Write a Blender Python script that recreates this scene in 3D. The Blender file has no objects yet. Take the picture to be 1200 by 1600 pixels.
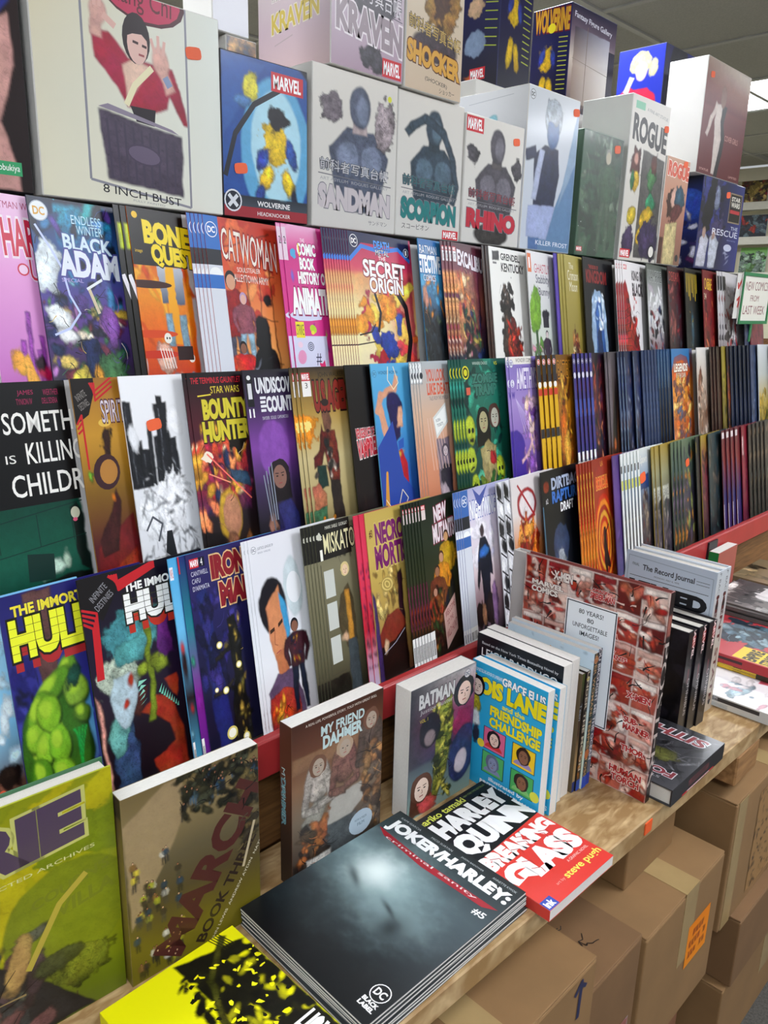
import bpy, math, random
import numpy as np
from mathutils import Matrix, Vector
from mathutils.geometry import tessellate_polygon

SC = bpy.context.scene
COL = SC.collection

# ------------------------------------------------------------------ camera, world, exposure
H = 1.46                                    # eye height above the floor
F_PX, YAW, PITCH, ROLL = 1222.3, 0.79249, 0.26239, -0.02629
fwd = Vector((math.sin(YAW)*math.cos(PITCH), math.cos(YAW)*math.cos(PITCH), -math.sin(PITCH)))
r0 = Vector((math.cos(YAW), -math.sin(YAW), 0)); d0 = fwd.cross(r0)
rt = math.cos(ROLL)*r0 + math.sin(ROLL)*d0
dn = -math.sin(ROLL)*r0 + math.cos(ROLL)*d0
cam = bpy.data.objects.new('camera', bpy.data.cameras.new('camera'))
COL.objects.link(cam)
cam.matrix_world = Matrix(((rt.x, -dn.x, -fwd.x, 0), (rt.y, -dn.y, -fwd.y, 0), (rt.z, -dn.z, -fwd.z, H), (0, 0, 0, 1)))
cam.data.sensor_fit = 'VERTICAL'; cam.data.sensor_height = 36.0; cam.data.lens = F_PX/1600*36
cam.data.clip_start = 0.02
SC.camera = cam

w = bpy.data.worlds.new('room_ambient'); SC.world = w; w.use_nodes = True
w.node_tree.nodes['Background'].inputs[0].default_value = (0.92, 0.96, 1.0, 1)
w.node_tree.nodes['Background'].inputs[1].default_value = 0.5
SC.view_settings.view_transform = 'Standard'; SC.view_settings.look = 'None'
SC.view_settings.gamma = 1.0; SC.view_settings.use_curve_mapping = False
SC.view_settings.exposure = 0.0
LAMP = 27.0                                  # emission of the ceiling diffusers

# ------------------------------------------------------------------ helpers
def lin(c):
    if not isinstance(c, str): return c
    if len(c) == 3: c = ''.join(k*2 for k in c)
    o = []
    for i in (0, 2, 4):
        v = int(c[i:i+2], 16)/255
        o.append(v/12.92 if v <= 0.04045 else ((v+0.055)/1.055)**2.4)
    return (o[0], o[1], o[2], 1.0)

MATS = {}
def new_mat(name):
    m = bpy.data.materials.new(name); m.use_nodes = True
    MATS[name] = m
    return m, m.node_tree.nodes, m.node_tree.links, m.node_tree.nodes['Principled BSDF']

def mat(name, col='888', rough=0.5, var=0.12, scale=30, bump=0.0, spec=0.5, metal=0.0, stretch=None, dark=None):
    """plain procedural material: colour broken up by noise, optional bump"""
    if name in MATS: return MATS[name]
    m, N, L, b = new_mat(name)
    c = lin(col); d = lin(dark) if dark else tuple(k*(1-var*1.6) for k in c[:3])+(1,)
    tc = N.new('ShaderNodeTexCoord'); nz = N.new('ShaderNodeTexNoise'); nz.inputs['Scale'].default_value = scale
    nz.inputs['Detail'].default_value = 5
    if stretch:
        mp = N.new('ShaderNodeMapping'); mp.inputs['Scale'].default_value = stretch
        L.new(tc.outputs['Object'], mp.inputs['Vector']); L.new(mp.outputs[0], nz.inputs['Vector'])
    else: L.new(tc.outputs['Object'], nz.inputs['Vector'])
    rp = N.new('ShaderNodeValToRGB'); rp.color_ramp.elements[0].position = 0.3; rp.color_ramp.elements[1].position = 0.7
    rp.color_ramp.elements[0].color = d; rp.color_ramp.elements[1].color = c
    L.new(nz.outputs['Fac'], rp.inputs[0]); L.new(rp.outputs[0], b.inputs['Base Color'])
    b.inputs['Roughness'].default_value = rough; b.inputs['Metallic'].default_value = metal
    b.inputs['Specular IOR Level'].default_value = spec
    if bump:
        bp = N.new('ShaderNodeBump'); bp.inputs['Strength'].default_value = bump; bp.inputs['Distance'].default_value = 0.002
        L.new(nz.outputs['Fac'], bp.inputs['Height']); L.new(bp.outputs[0], b.inputs['Normal'])
    return m

def print_mat(name, rough, coat=0.0):
    """printed paper: colour from the mesh, drawn ink texture where the 'ink' attribute asks for it"""
    m, N, L, b = new_mat(name)
    a = N.new('ShaderNodeAttribute'); a.attribute_name = 'Col'
    k = N.new('ShaderNodeAttribute'); k.attribute_name = 'ink'
    tc = N.new('ShaderNodeTexCoord')
    n1 = N.new('ShaderNodeTexNoise'); n1.inputs['Scale'].default_value = 75; n1.inputs['Detail'].default_value = 4; n1.inputs['Distortion'].default_value = 1.6
    n2 = N.new('ShaderNodeTexNoise'); n2.inputs['Scale'].default_value = 45; n2.inputs['Detail'].default_value = 3
    for n in (n1, n2): L.new(tc.outputs['Object'], n.inputs['Vector'])
    def mth(op, x, y=None):
        q = N.new('ShaderNodeMath'); q.operation = op
        for i, s in enumerate((x, y)):
            if s is None: continue
            if isinstance(s, (int, float)): q.inputs[i].default_value = s
            else: L.new(s, q.inputs[i])
        return q.outputs[0]
    line = mth('ABSOLUTE', mth('SUBTRACT', n1.outputs['Fac'], 0.5))
    mr = N.new('ShaderNodeMapRange'); mr.inputs['From Min'].default_value = 0.004; mr.inputs['From Max'].default_value = 0.028
    mr.inputs['To Min'].default_value = 0.25; L.new(line, mr.inputs['Value'])
    mr2 = N.new('ShaderNodeMapRange'); mr2.inputs['From Min'].default_value = 0.3; mr2.inputs['From Max'].default_value = 0.7
    mr2.inputs['To Min'].default_value = 0.45; mr2.inputs['To Max'].default_value = 1.45; L.new(n2.outputs['Fac'], mr2.inputs['Value'])
    val = mth('MULTIPLY', mr.outputs[0], mr2.outputs[0])
    f = mth('ADD', 1.0, mth('MULTIPLY', k.outputs['Fac'], mth('SUBTRACT', val, 1.0)))
    hs = N.new('ShaderNodeHueSaturation')
    L.new(mth('ADD', 0.5, mth('MULTIPLY', k.outputs['Fac'], mth('MULTIPLY', mth('SUBTRACT', n2.outputs['Color'], 0.5), 0.22))), hs.inputs['Hue'])
    L.new(f, hs.inputs['Value']); L.new(a.outputs['Color'], hs.inputs['Color'])
    L.new(hs.outputs[0], b.inputs['Base Color'])
    b.inputs['Roughness'].default_value = rough; b.inputs['Specular IOR Level'].default_value = 0.32; b.inputs['Coat Weight'].default_value = coat; b.inputs['Coat Roughness'].default_value = 0.12
    return m
PRINT = print_mat('printed_cover', 0.34)
GLOSS = print_mat('printed_gloss_card', 0.36, 0.22)

def mesh_obj(name, me, parent=None):
    o = bpy.data.objects.new(name, me); COL.objects.link(o)
    if parent: o.parent = parent
    return o
def empty(name, mtx, parent=None):
    o = bpy.data.objects.new(name, None); COL.objects.link(o); o.empty_display_size = 0.02
    o.matrix_world = mtx
    return o
def tag(o, label=None, cat=None, group=None, kind=None):
    if label: o['label'] = label
    if cat: o['category'] = cat
    if group: o['group'] = group
    if kind: o['kind'] = kind
    return o

class MB:
    """collects boxes / prisms into one mesh"""
    def __init__(s): s.v = []; s.f = []
    def box(s, x0, x1, y0, y1, z0, z1, M=None):
        b = len(s.v)
        p = [(x, y, z) for z in (z0, z1) for y in (y0, y1) for x in (x0, x1)]
        s.v += [tuple(M @ Vector(q)) for q in p] if M else p
        s.f += [tuple(b+i for i in q) for q in ((0, 2, 3, 1), (4, 5, 7, 6), (0, 1, 5, 4), (2, 6, 7, 3), (0, 4, 6, 2), (1, 3, 7, 5))]
        return s
    def prism(s, pts, z0, z1, M=None):
        b = len(s.v); n = len(pts)
        p = [(x, y, z0) for x, y in pts]+[(x, y, z1) for x, y in pts]
        s.v += [tuple(M @ Vector(q)) for q in p] if M else p
        s.f += [tuple(b+i for i in range(n-1, -1, -1)), tuple(b+n+i for i in range(n))]
        s.f += [(b+i, b+(i+1) % n, b+n+(i+1) % n, b+n+i) for i in range(n)]
        return s
    def quad(s, *p):
        b = len(s.v); s.v += [tuple(q) for q in p]; s.f.append(tuple(range(b, b+len(p)))); return s
    def build(s, name, m, parent=None, bevel=0.0, seg=1):
        me = bpy.data.meshes.new(name); me.from_pydata(s.v, [], s.f); me.update()
        me.materials.append(m)
        o = mesh_obj(name, me, parent)
        if bevel:
            md = o.modifiers.new('bevel', 'BEVEL'); md.width = bevel; md.segments = seg; md.limit_method = 'ANGLE'
        return o

def frame(o, x, y, z):
    """matrix with columns x, y, z at o"""
    return Matrix(((x[0], y[0], z[0], o[0]), (x[1], y[1], z[1], o[1]), (x[2], y[2], z[2], o[2]), (0, 0, 0, 1)))
def standing(x, y, z, deg=0.0):
    a = math.radians(deg); c, s = math.cos(a), math.sin(a)
    return frame((x, y, z), (c, s, 0), (0, 0, 1), (s, -c, 0))
def flat(x, y, z, deg=0.0):
    a = math.radians(deg); c, s = math.cos(a), math.sin(a)
    return frame((x, y, z), (c, s, 0), (-s, c, 0), (0, 0, 1))

# ------------------------------------------------------------------ lettering
FONT = {}
_fc = bpy.data.curves.new('lettering', 'FONT'); _fc.resolution_u = 3
_fo = bpy.data.objects.new('lettering', _fc)
def glyphs(text, off):
    k = (text, off)
    if k not in FONT:
        _fc.body = text; _fc.offset = off
        me = _fo.to_mesh()
        vs = [(v.co.x, v.co.y) for v in me.vertices]
        fs = [tuple(p.vertices) for p in me.polygons]
        _fo.to_mesh_clear()
        FONT[k] = (vs, fs)
    return FONT[k]

# ------------------------------------------------------------------ printed panels (u right, v down, both 0..1)
def fbm(rs, ny, nx, cells, octs=3):
    """smooth noise field about 0, roughly -1..1"""
    out = np.zeros((ny, nx)); amp = 1.0; tot = 0
    for o in range(octs):
        c = cells*2**o; gy, gx = int(c*1.6)+3, int(c)+3
        g = rs.rand(gy, gx)*2-1
        y = np.linspace(0, gy-2.001, ny); x = np.linspace(0, gx-2.001, nx)
        yi, xi = y.astype(int), x.astype(int); fy, fx = (y-yi)[:, None], (x-xi)[None, :]
        fy, fx = fy*fy*(3-2*fy), fx*fx*(3-2*fx)
        a = g[np.ix_(yi, xi)]*(1-fx)+g[np.ix_(yi, xi+1)]*fx; b = g[np.ix_(yi+1, xi)]*(1-fx)+g[np.ix_(yi+1, xi+1)]*fx
        out += amp*(a*(1-fy)+b*fy); tot += amp; amp *= 0.55
    return out/tot*1.6

class Panel:
    """printed picture: soft painted ground as a fine coloured grid, crisp shapes and lettering laid on it"""
    def __init__(s, w, h, seed=1, umax=1.0, cell=0.0018, warp=0.022):
        s.w, s.h = w, h; s.sh = []; s.R = random.Random(seed); s.seed = seed; s.umax = umax; s.cell = cell; s.painted = False; s.st = 1.0
        if umax > 1.0: s.st = min(2.0, max(1.0, (0.62/(w/h))**0.75))
        nx = max(8, int(w*min(umax, 1.05)/cell)); ny = max(10, int(h/cell))
        us = np.linspace(0, min(umax, 1.05), nx)
        if umax > 1.1: us = np.concatenate([us, np.linspace(1.1, umax, 5)])
        s.us, s.vs = us, np.linspace(0, 1, ny)
        rs = np.random.RandomState(seed % 9973); nx = len(us)
        U, V = np.meshgrid(us, s.vs)
        wu, wv = fbm(rs, ny, nx, 7, 3), fbm(rs, ny, nx, 7, 3)
        s.U = U+wu*warp; s.V = V+wv*warp*w/h
        s.N = fbm(rs, ny, nx, 12, 4); s.N2 = fbm(rs, ny, nx, 26, 3); s.N3 = fbm(rs, ny, nx, 40, 2)
        s.C = np.full((ny, nx, 3), 0.5); s.K = np.zeros((ny, nx)); s.first = None
    def _tri(s, tris, cols, ink, layer=1.0):
        s.sh.append((tris, cols, ink, layer))
    def _win(s, u0, u1, v0, v1, m=0.06):
        a = np.searchsorted(s.us, u0-m), np.searchsorted(s.us, u1+m); b = np.searchsorted(s.vs, v0-m), np.searchsorted(s.vs, v1+m)
        return slice(max(b[0]-1, 0), b[1]+1), slice(max(a[0]-1, 0), a[1]+1)
    def _put(s, W, mask, col, ink, shade=None, rim=None):
        c = np.array(col[:3])[None, None, :]
        if shade is not None: c = c*np.clip(shade, 0.25, 1.9)[..., None]
        if rim is not None: c = c*(1-rim*min(1, ink*1.1))[..., None]
        m = mask[..., None]
        s.C[W] = s.C[W]*(1-m)+c*m; s.K[W] = s.K[W]*(1-mask)+ink*mask
    def p(s, pts, col, ink=0.0, layer=1.0):
        c = lin(col)
        if ink <= 0:
            t = tessellate_polygon([[Vector((u*s.w, v*s.h, 0)) for u, v in pts]])
            s._tri([[pts[i] for i in q] for q in t], c, ink, layer); return s
        us, vs = [q[0] for q in pts], [q[1] for q in pts]; s.painted = True
        W = s._win(min(us), max(us), min(vs), max(vs)); U, V = s.U[W], s.V[W]
        if not U.size: return s
        A = s.h/s.w; ins = np.zeros(U.shape, bool); dist = np.full(U.shape, 9.0); n = len(pts)
        for i in range(n):
            (x0, y0), (x1, y1) = pts[i], pts[(i+1) % n]
            if y0 != y1: ins ^= ((V >= min(y0, y1)) & (V < max(y0, y1)) & (U < x0+(V-y0)*(x1-x0)/(y1-y0)))
            ax, ay, bx, by = x0, y0*A, x1, y1*A; L = (bx-ax)**2+(by-ay)**2 or 1e-9
            tt = np.clip(((U-ax)*(bx-ax)+(V*A-ay)*(by-ay))/L, 0, 1)
            dist = np.minimum(dist, np.hypot(U-ax-tt*(bx-ax), V*A-ay-tt*(by-ay)))
        sd = np.where(ins, dist, -dist); e = s.cell/s.w*0.8
        mask = np.clip(sd/e*0.5+0.5, 0, 1)
        R_ = max(dist[ins].max() if ins.any() else 0.01, 0.01)
        sh = 1+ink*(0.55*np.clip(sd/R_, 0, 1)-0.25-0.25*(V-min(vs))/max(max(vs)-min(vs), 1e-3)-0.2*(U-min(us))/max(max(us)-min(us), 1e-3)+0.25)
        s._put(W, mask, c, ink, sh, 0.75*np.clip(1-np.abs(sd)/(e*1.6), 0, 1)); return s
    def g(s, *stops, ink=0.0, box=None, n=1):
        """vertical gradient through the stops; a stop may be a (left, right) pair"""
        if len(stops) == 1: stops = stops*2
        cs = np.array([[lin(a[0])[:3], lin(a[1])[:3]] if isinstance(a, tuple) else [lin(a)[:3]]*2 for a in stops])
        if s.first is None: s.first = tuple(cs[0, 0])
        s.painted = True; full = box is None; u0, v0, u1, v1 = box or (0, 0, 1, 1)
        W = (slice(None), slice(None)) if full else s._win(u0, u1, v0, v1)
        U, V = s.U[W], s.V[W]
        t = np.clip((V-v0)/(v1-v0), 0, 1)*(len(cs)-1); i = np.clip(t.astype(int), 0, len(cs)-2); f = (t-i)[..., None]
        x = np.clip((U-u0)/(u1-u0), 0, 1)[..., None]
        c = (cs[i, 0]*(1-f)+cs[i+1, 0]*f)*(1-x)+(cs[i, 1]*(1-f)+cs[i+1, 1]*f)*x
        if full: s.C[:] = c; s.K[:] = ink; return s
        e = 0.03 if ink > 0.05 else 0.006
        m = np.clip((U-u0)/e+0.5, 0, 1)*np.clip((u1-U)/e+0.5, 0, 1)*np.clip((V-v0)/e+0.5, 0, 1)*np.clip((v1-V)/e+0.5, 0, 1)
        s.C[W] = s.C[W]*(1-m[..., None])+c*m[..., None]; s.K[W] = s.K[W]*(1-m)+ink*m
        return s
    def r(s, u0, v0, u1, v1, col, ink=0.0):
        return s.p([(u0, v0), (u0, v1), (u1, v1), (u1, v0)], col, ink)
    def e(s, u, v, ru, rv=None, col='fff', rot=0.0, ink=0.0, n=18, jag=0.0, a0=0, a1=360, layer=1.0):
        """ellipse; radii in units of panel width"""
        rv = ru if rv is None else rv
        a = math.radians(rot); asp = s.w/s.h
        if ink > 0 and a1-a0 == 360 and ru > 0:
            asp *= s.st; s.painted = True
            R_ = max(ru, rv)*1.4; W = s._win(u-R_, u+R_, v-R_*asp, v+R_*asp, 0.01); dx, dy = s.U[W]-u, (s.V[W]-v)/asp
            if not dx.size: return s
            x = (dx*math.cos(a)+dy*math.sin(a))/ru; y = (-dx*math.sin(a)+dy*math.cos(a))/rv
            d = np.hypot(x, y)*(1+jag*1.3*s.N[W])
            e = s.cell/s.w/min(ru, rv)*0.9
            mask = np.clip((1-d)/e*0.5+0.5, 0, 1)
            sh = 1+ink*(0.42-0.62*d**2*0.8-0.35*(dx/ru*0.5+dy/rv*0.6)+0.2*s.N[W])
            s._put(W, mask, lin(col), ink, sh, 0.75*np.clip(1-np.abs(1-d)/(e*1.7), 0, 1)); return s
        pts = []
        for i in range(n):
            t = math.radians(a0+(a1-a0)*i/(n if a1-a0 == 360 else n-1)); k = 1+(s.R.uniform(-jag, jag) if jag else 0)
            x, y = ru*math.cos(t)*k, rv*math.sin(t)*k
            pts.append((u+x*math.cos(a)-y*math.sin(a), v+(x*math.sin(a)+y*math.cos(a))*asp))
        return s.p(pts, col, 0.0 if a1-a0 == 360 else ink, layer)
    def glow(s, u, v, ru, rv, col, k=0.9, rot=0, ink=0.0):
        """soft edged patch of colour"""
        s.painted = True; a = math.radians(rot); dx, dy = s.U-u, (s.V-v)/(s.w/s.h*s.st)
        x = (dx*math.cos(a)+dy*math.sin(a))/ru; y = (-dx*math.sin(a)+dy*math.cos(a))/rv
        m = k*np.exp(-(x*x+y*y)*1.6*(1+0.35*s.N)); c = np.array(lin(col)[:3])
        s.C[:] = s.C*(1-m[..., None])+c*m[..., None]; s.K[:] = s.K*(1-m)+ink*m
        return s
    def b(s, u, v, ru, rv, col, rot=0, ink=0.7, jag=0.22, n=13):
        return s.e(u, v, ru, rv, col, rot, max(ink, 0.12), n, jag)
    def s(s, n, u0, v0, u1, v1, cols, lo=0.02, hi=0.07, ink=0.6, flat_=1.0):
        cols = cols.split()
        for i in range(int(n*1.25)):
            q = s.R.random()**1.5; r = lo+(hi-lo)*q
            s.e(s.R.uniform(u0, u1), s.R.uniform(v0, v1), r*s.R.uniform(0.9, 1.9), r*s.R.uniform(0.5, 0.9)*flat_, s.R.choice(cols), s.R.uniform(0, 180), max(ink, 0.1), 6, 0.3)
            if ink > 0.4 and i % 3 == 0:
                a, b = s.R.uniform(u0, u1), s.R.uniform(v0, v1); t = s.R.uniform(0, 6.28); k = s.R.uniform(0.5, 1.3)*(lo+hi); A = s.w/s.h*s.st
                q = [(a, b)]
                for j in range(3): t += s.R.uniform(-0.7, 0.7); q.append((q[-1][0]+k*0.5*math.cos(t), q[-1][1]+k*0.5*A*math.sin(t)))
                s.l(q, s.R.uniform(0.006, 0.013), s.R.choice(('120e0e', '120e0e', '1c1818', s.R.choice(cols))), 0.0, 0.3)
        return s
    def l(s, pts, wd, col, ink=0.0, taper=1.0):
        """poly-line; width in units of panel width"""
        asp = s.w/s.h; n = len(pts)-1
        for i in range(n):
            (x0, y0), (x1, y1) = pts[i], pts[i+1]
            dx, dy = x1-x0, (y1-y0)/asp; L = math.hypot(dx, dy) or 1
            a = wd*(1+(taper-1)*i/n)/2; b = wd*(1+(taper-1)*(i+1)/n)/2
            nx, ny = -dy/L, dx/L*asp
            s.p([(x0+nx*a, y0+ny*a), (x1+nx*b, y1+ny*b), (x1-nx*b, y1-ny*b), (x0-nx*a, y0-ny*a)], col, ink, 0.3)
            if i < n-1 and wd > 0.02: s.e(x1, y1, b, b, col, 0, ink, 10, layer=0.3)
        return s
    def t(s, text, u0, v0, u1, v1, col='fff', out=None, ow=0.05, bold=0.0, shear=0.0, rot=0.0, slope=0.0, ink=0.0):
        """lettering fitted to the rectangle; slope drops the right-hand end by that much of the panel height"""
        vs, fs = glyphs(text, bold)
        if not vs: return s
        xs = [q[0] for q in vs]; ys = [q[1] for q in vs]
        x0, x1, y0, y1 = min(xs), max(xs), min(ys), max(ys)
        if rot: cu, cv = (u0+u1)/2, (v0+v1)/2
        asp = s.w/s.h
        def mp(q):
            a = (q[0]-x0)/((x1-x0) or 1); b = (y1-q[1])/((y1-y0) or 1)
            u = u0+(u1-u0)*a+shear*(1-b)*(v1-v0); v = v0+(v1-v0)*b+slope*a
            if rot:
                t = math.radians(rot); x, y = u-cu, (v-cv)/asp
                u, v = cu+x*math.cos(t)-y*math.sin(t), cv+(x*math.sin(t)+y*math.cos(t))*asp
            return (u, v)
        def put(vs, fs, c):
            tr = []
            for f in fs:
                q = [mp(vs[i]) for i in f]
                for i in range(1, len(q)-1): tr.append([q[0], q[i], q[i+1]])
            s._tri(tr, lin(c), ink, 1.0)
        if out: put(*glyphs(text, bold+ow), out)
        put(vs, fs, col)
        return s
    # --- marks
    def dc(s, u, v, r, fg='fff', bg='111', ring=None):
        s.e(u, v, r, r, ring or fg, n=20); s.e(u, v, r*0.9, r*0.9, bg, n=20)
        k = r*s.w/s.h
        return s.t('DC', u-r*0.62, v-k*0.42, u+r*0.62, v+k*0.42, fg, bold=0.03)
    def marvel(s, u0, v0, u1, v1, col='c8202c'):
        s.r(u0, v0, u1, v1, col); a, b = (u1-u0)*0.07, (v1-v0)*0.14
        return s.t('MARVEL', u0+a, v0+b, u1-a, v1-b, 'fff', bold=0.03)
    def bars(s, u0, v0, u1, v1):
        s.r(u0, v0, u1, v1, 'f4f4f0'); n = 11
        for i in range(n):
            a = u0+(u1-u0)*(0.1+0.8*i/n)
            s.r(a, v0+(v1-v0)*0.3, a+(u1-u0)*s.R.choice((0.025, 0.05)), v1-(v1-v0)*0.15, '222')
        return s
    def man(s, u, v, h, skin='d9a98a', hair='2a1c14', top='7a2a2a', leg='333a4a', arm=None, pose=0, ink=0.5):
        """a plain standing person, head top at (u, v), h of the panel height tall"""
        A = s.h/s.w; hw = h*A
        Y = lambda k: v+h*k
        X = lambda k: u+hw*k
        for sg in (-1, 1):
            s.l([(X(sg*0.05), Y(0.5)), (X(sg*(0.07+0.03*pose)), Y(0.74)), (X(sg*(0.08+0.05*pose)), Y(1.0))], hw*0.1, leg, ink, 0.6)
            s.l([(X(sg*0.12), Y(0.2)), (X(sg*(0.17+0.05*pose)), Y(0.36)), (X(sg*(0.12+0.02*pose)), Y(0.5))], hw*0.075, arm or top, ink, 0.65)
        s.p([(X(-0.14), Y(0.18)), (X(-0.1), Y(0.52)), (X(0.1), Y(0.52)), (X(0.14), Y(0.18)), (X(0.04), Y(0.145)), (X(-0.04), Y(0.145))], top, ink)
        s.e(u, Y(0.075), hw*0.058, hw*0.075, hair); s.e(u, Y(0.09), hw*0.047, hw*0.06, skin)
        return s
    def face(s, u, v, r, skin, hair, long=0):
        s.e(u, v, r*1.25, r*1.35, hair, jag=0.08)
        if long:
            a = s.w/s.h
            s.p([(u-r*1.2, v), (u-r*1.3, v+r*a*2.6), (u-r*0.5, v+r*a*2.4), (u+r*0.6, v+r*a*2.5), (u+r*1.25, v+r*a*2.2), (u+r*1.2, v)], hair, 0.4)
        k = r*s.w/s.h
        s.e(u+r*0.05, v+k*0.2, r*0.82, r*1.05, skin)
        for sg in (-1, 1):
            s.e(u+r*(0.05+sg*0.34), v+k*0.12, r*0.14, r*0.07, '221a18', n=8); s.l([(u+r*(0.05+sg*0.14), v-k*0.1), (u+r*(0.05+sg*0.55), v-k*0.14)], r*0.08, hair)
        s.l([(u+r*0.08, v+k*0.2), (u+r*0.16, v+k*0.5), (u, v+k*0.52)], r*0.06, '8a5a48')
        s.l([(u-r*0.18, v+k*0.78), (u+r*0.25, v+k*0.76)], r*0.1, '9a4a48')
        return s
    # --- mesh
    def mesh(s, name, material, M=None, depth=1.5e-4):
        tot = sum(q[3] for q in s.sh); dz = min(2e-5, depth/max(tot, 1))
        f = 1+s.K*(0.42*s.N+0.3*s.N2); lines = np.clip(1-np.abs(s.N2+0.15)/0.09, 0, 1)*np.clip(s.N+0.55, 0, 1)
        l2 = np.clip(1-np.abs(s.N3-0.1)/0.14, 0, 1)*np.clip(0.6-s.N, 0, 1)
        C = (s.C*np.clip(f*(1-0.75*s.K*lines)*(1-0.6*s.K*l2), 0.08, 2.0)[..., None])**1.14
        ny, nx = s.K.shape
        X, Y = np.meshgrid(s.us*s.w, (1-s.vs)*s.h)
        if not s.painted: X = X[:0]; Y = Y[:0]; C = C[:0]; ny = 0
        V = list(zip(X.ravel().tolist(), Y.ravel().tolist(), [0.0]*(nx*ny)))
        cols = np.concatenate([np.clip(C, 0, 1), np.ones((ny, nx, 1))], 2).reshape(-1, 4).tolist()
        K = (s.K[:ny].ravel()*0.6).tolist()
        Fc = [(i*nx+j, (i+1)*nx+j, (i+1)*nx+j+1, i*nx+j+1) for i in range(ny-1) for j in range(nx-1)]
        z = 2e-5
        for tris, cl, ink, layer in s.sh:
            z += dz*layer
            for i, t in enumerate(tris):
                poly = [(p[0], p[1]) for p in t]
                if any(p[0] < 0 or p[0] > s.umax or p[1] < 0 or p[1] > 1 for p in poly): poly = clip(poly, s.umax)
                if len(poly) < 3: continue
                a = sum(poly[k][0]*poly[(k+1) % len(poly)][1]-poly[(k+1) % len(poly)][0]*poly[k][1] for k in range(len(poly)))
                if a > 0: poly = poly[::-1]
                b = len(V)
                for p in poly:
                    V.append((p[0]*s.w, (1-p[1])*s.h, z)); cols.append(cl); K.append(ink)
                Fc.append(tuple(range(b, b+len(poly))))
        if M: V = [tuple(M @ Vector(q)) for q in V]
        me = bpy.data.meshes.new(name); me.from_pydata(V, [], Fc)
        a = me.color_attributes.new('Col', 'FLOAT_COLOR', 'POINT'); a.data.foreach_set('color', [x for c in cols for x in c])
        k = me.attributes.new('ink', 'FLOAT', 'POINT'); k.data.foreach_set('value', K)
        me.materials.append(material); me.update()
        return me

def clip(poly, umax=1.0):
    for ax, lim, sg in ((0, 0, 1), (0, umax, -1), (1, 0, 1), (1, 1, -1)):
        out = []
        for i in range(len(poly)):
            a, b = poly[i], poly[(i+1) % len(poly)]
            da, db = (a[ax]-lim)*sg, (b[ax]-lim)*sg
            if da >= 0: out.append(a)
            if (da > 0 > db) or (da < 0 < db):
                t = da/(da-db); out.append((a[0]+(b[0]-a[0])*t, a[1]+(b[1]-a[1])*t))
        poly = out
        if len(poly) < 3: return []
    return poly
# ------------------------------------------------------------------ cover designs (abstract colour masses, lettering as printed)
def band(p, col='2f6fc0', wd=0.21):
    """white strip down the left with a blue roundel at its head"""
    p.r(0, 0, wd, 1, 'd9dde6'); p.r(0, 0, wd, 0.17, col); p.dc(wd*0.5, 0.07, wd*0.4, 'fff', col)
    p.r(0, 0.17, wd, 0.25, '20242c'); p.e(wd*0.5, 0.3, wd*0.45, wd*0.4, 'f4f6f8'); p.r(0, 0.3, wd, 0.37, col)
    p.r(0, 0.37, wd, 0.72, '9a8fc0', 0.6); p.bars(0, 0.9, wd, 1); return p
def c_pink(p):
    p.g('f0cbe6', 'e9a8dc', 'd58fd0', 'c268b8'); p.t('BATMAN WHITE KNIGHT', 0.3, 0.03, 1.9, 0.06, 'b0406a')
    p.t('HARLEY', 0.45, 0.1, 1.7, 0.26, 'd02848', 'f6e6f0', bold=0.03); p.t('UINN', 0.92, 0.27, 1.8, 0.36, 'd02848', 'f2d8ea')
    p.e(0.78, 0.315, 0.12, 0.12, 'd02848'); p.e(0.78, 0.315, 0.09, 0.09, 'f0cbe6')
    for u, v, x in ((0.5, 0.62, 0.12), (0.66, 0.5, 0.1), (0.8, 0.66, 0.15), (0.9, 0.6, 0.1)): p.r(u, v, u+x, 1, 'a050b0', 0.5)
    p.b(0.45, 0.72, 0.17, 0.12, 'f0b050', 20, 0.4); p.p([(0.5, 0.7), (0.62, 0.68), (0.9, 0.88), (1, 1), (0.55, 1)], 'f2b455', 0.4)
    p.b(0.92, 0.76, 0.14, 0.07, 'c82058', 10, 0.3); p.b(0.85, 0.72, 0.1, 0.06, '3a2030'); p.l([(0.6, 0.92), (0.8, 0.85)], 0.04, 'd05878')
    p.r(0, 0.85, 0.45, 1, '5a3a88', 0.9)
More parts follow.
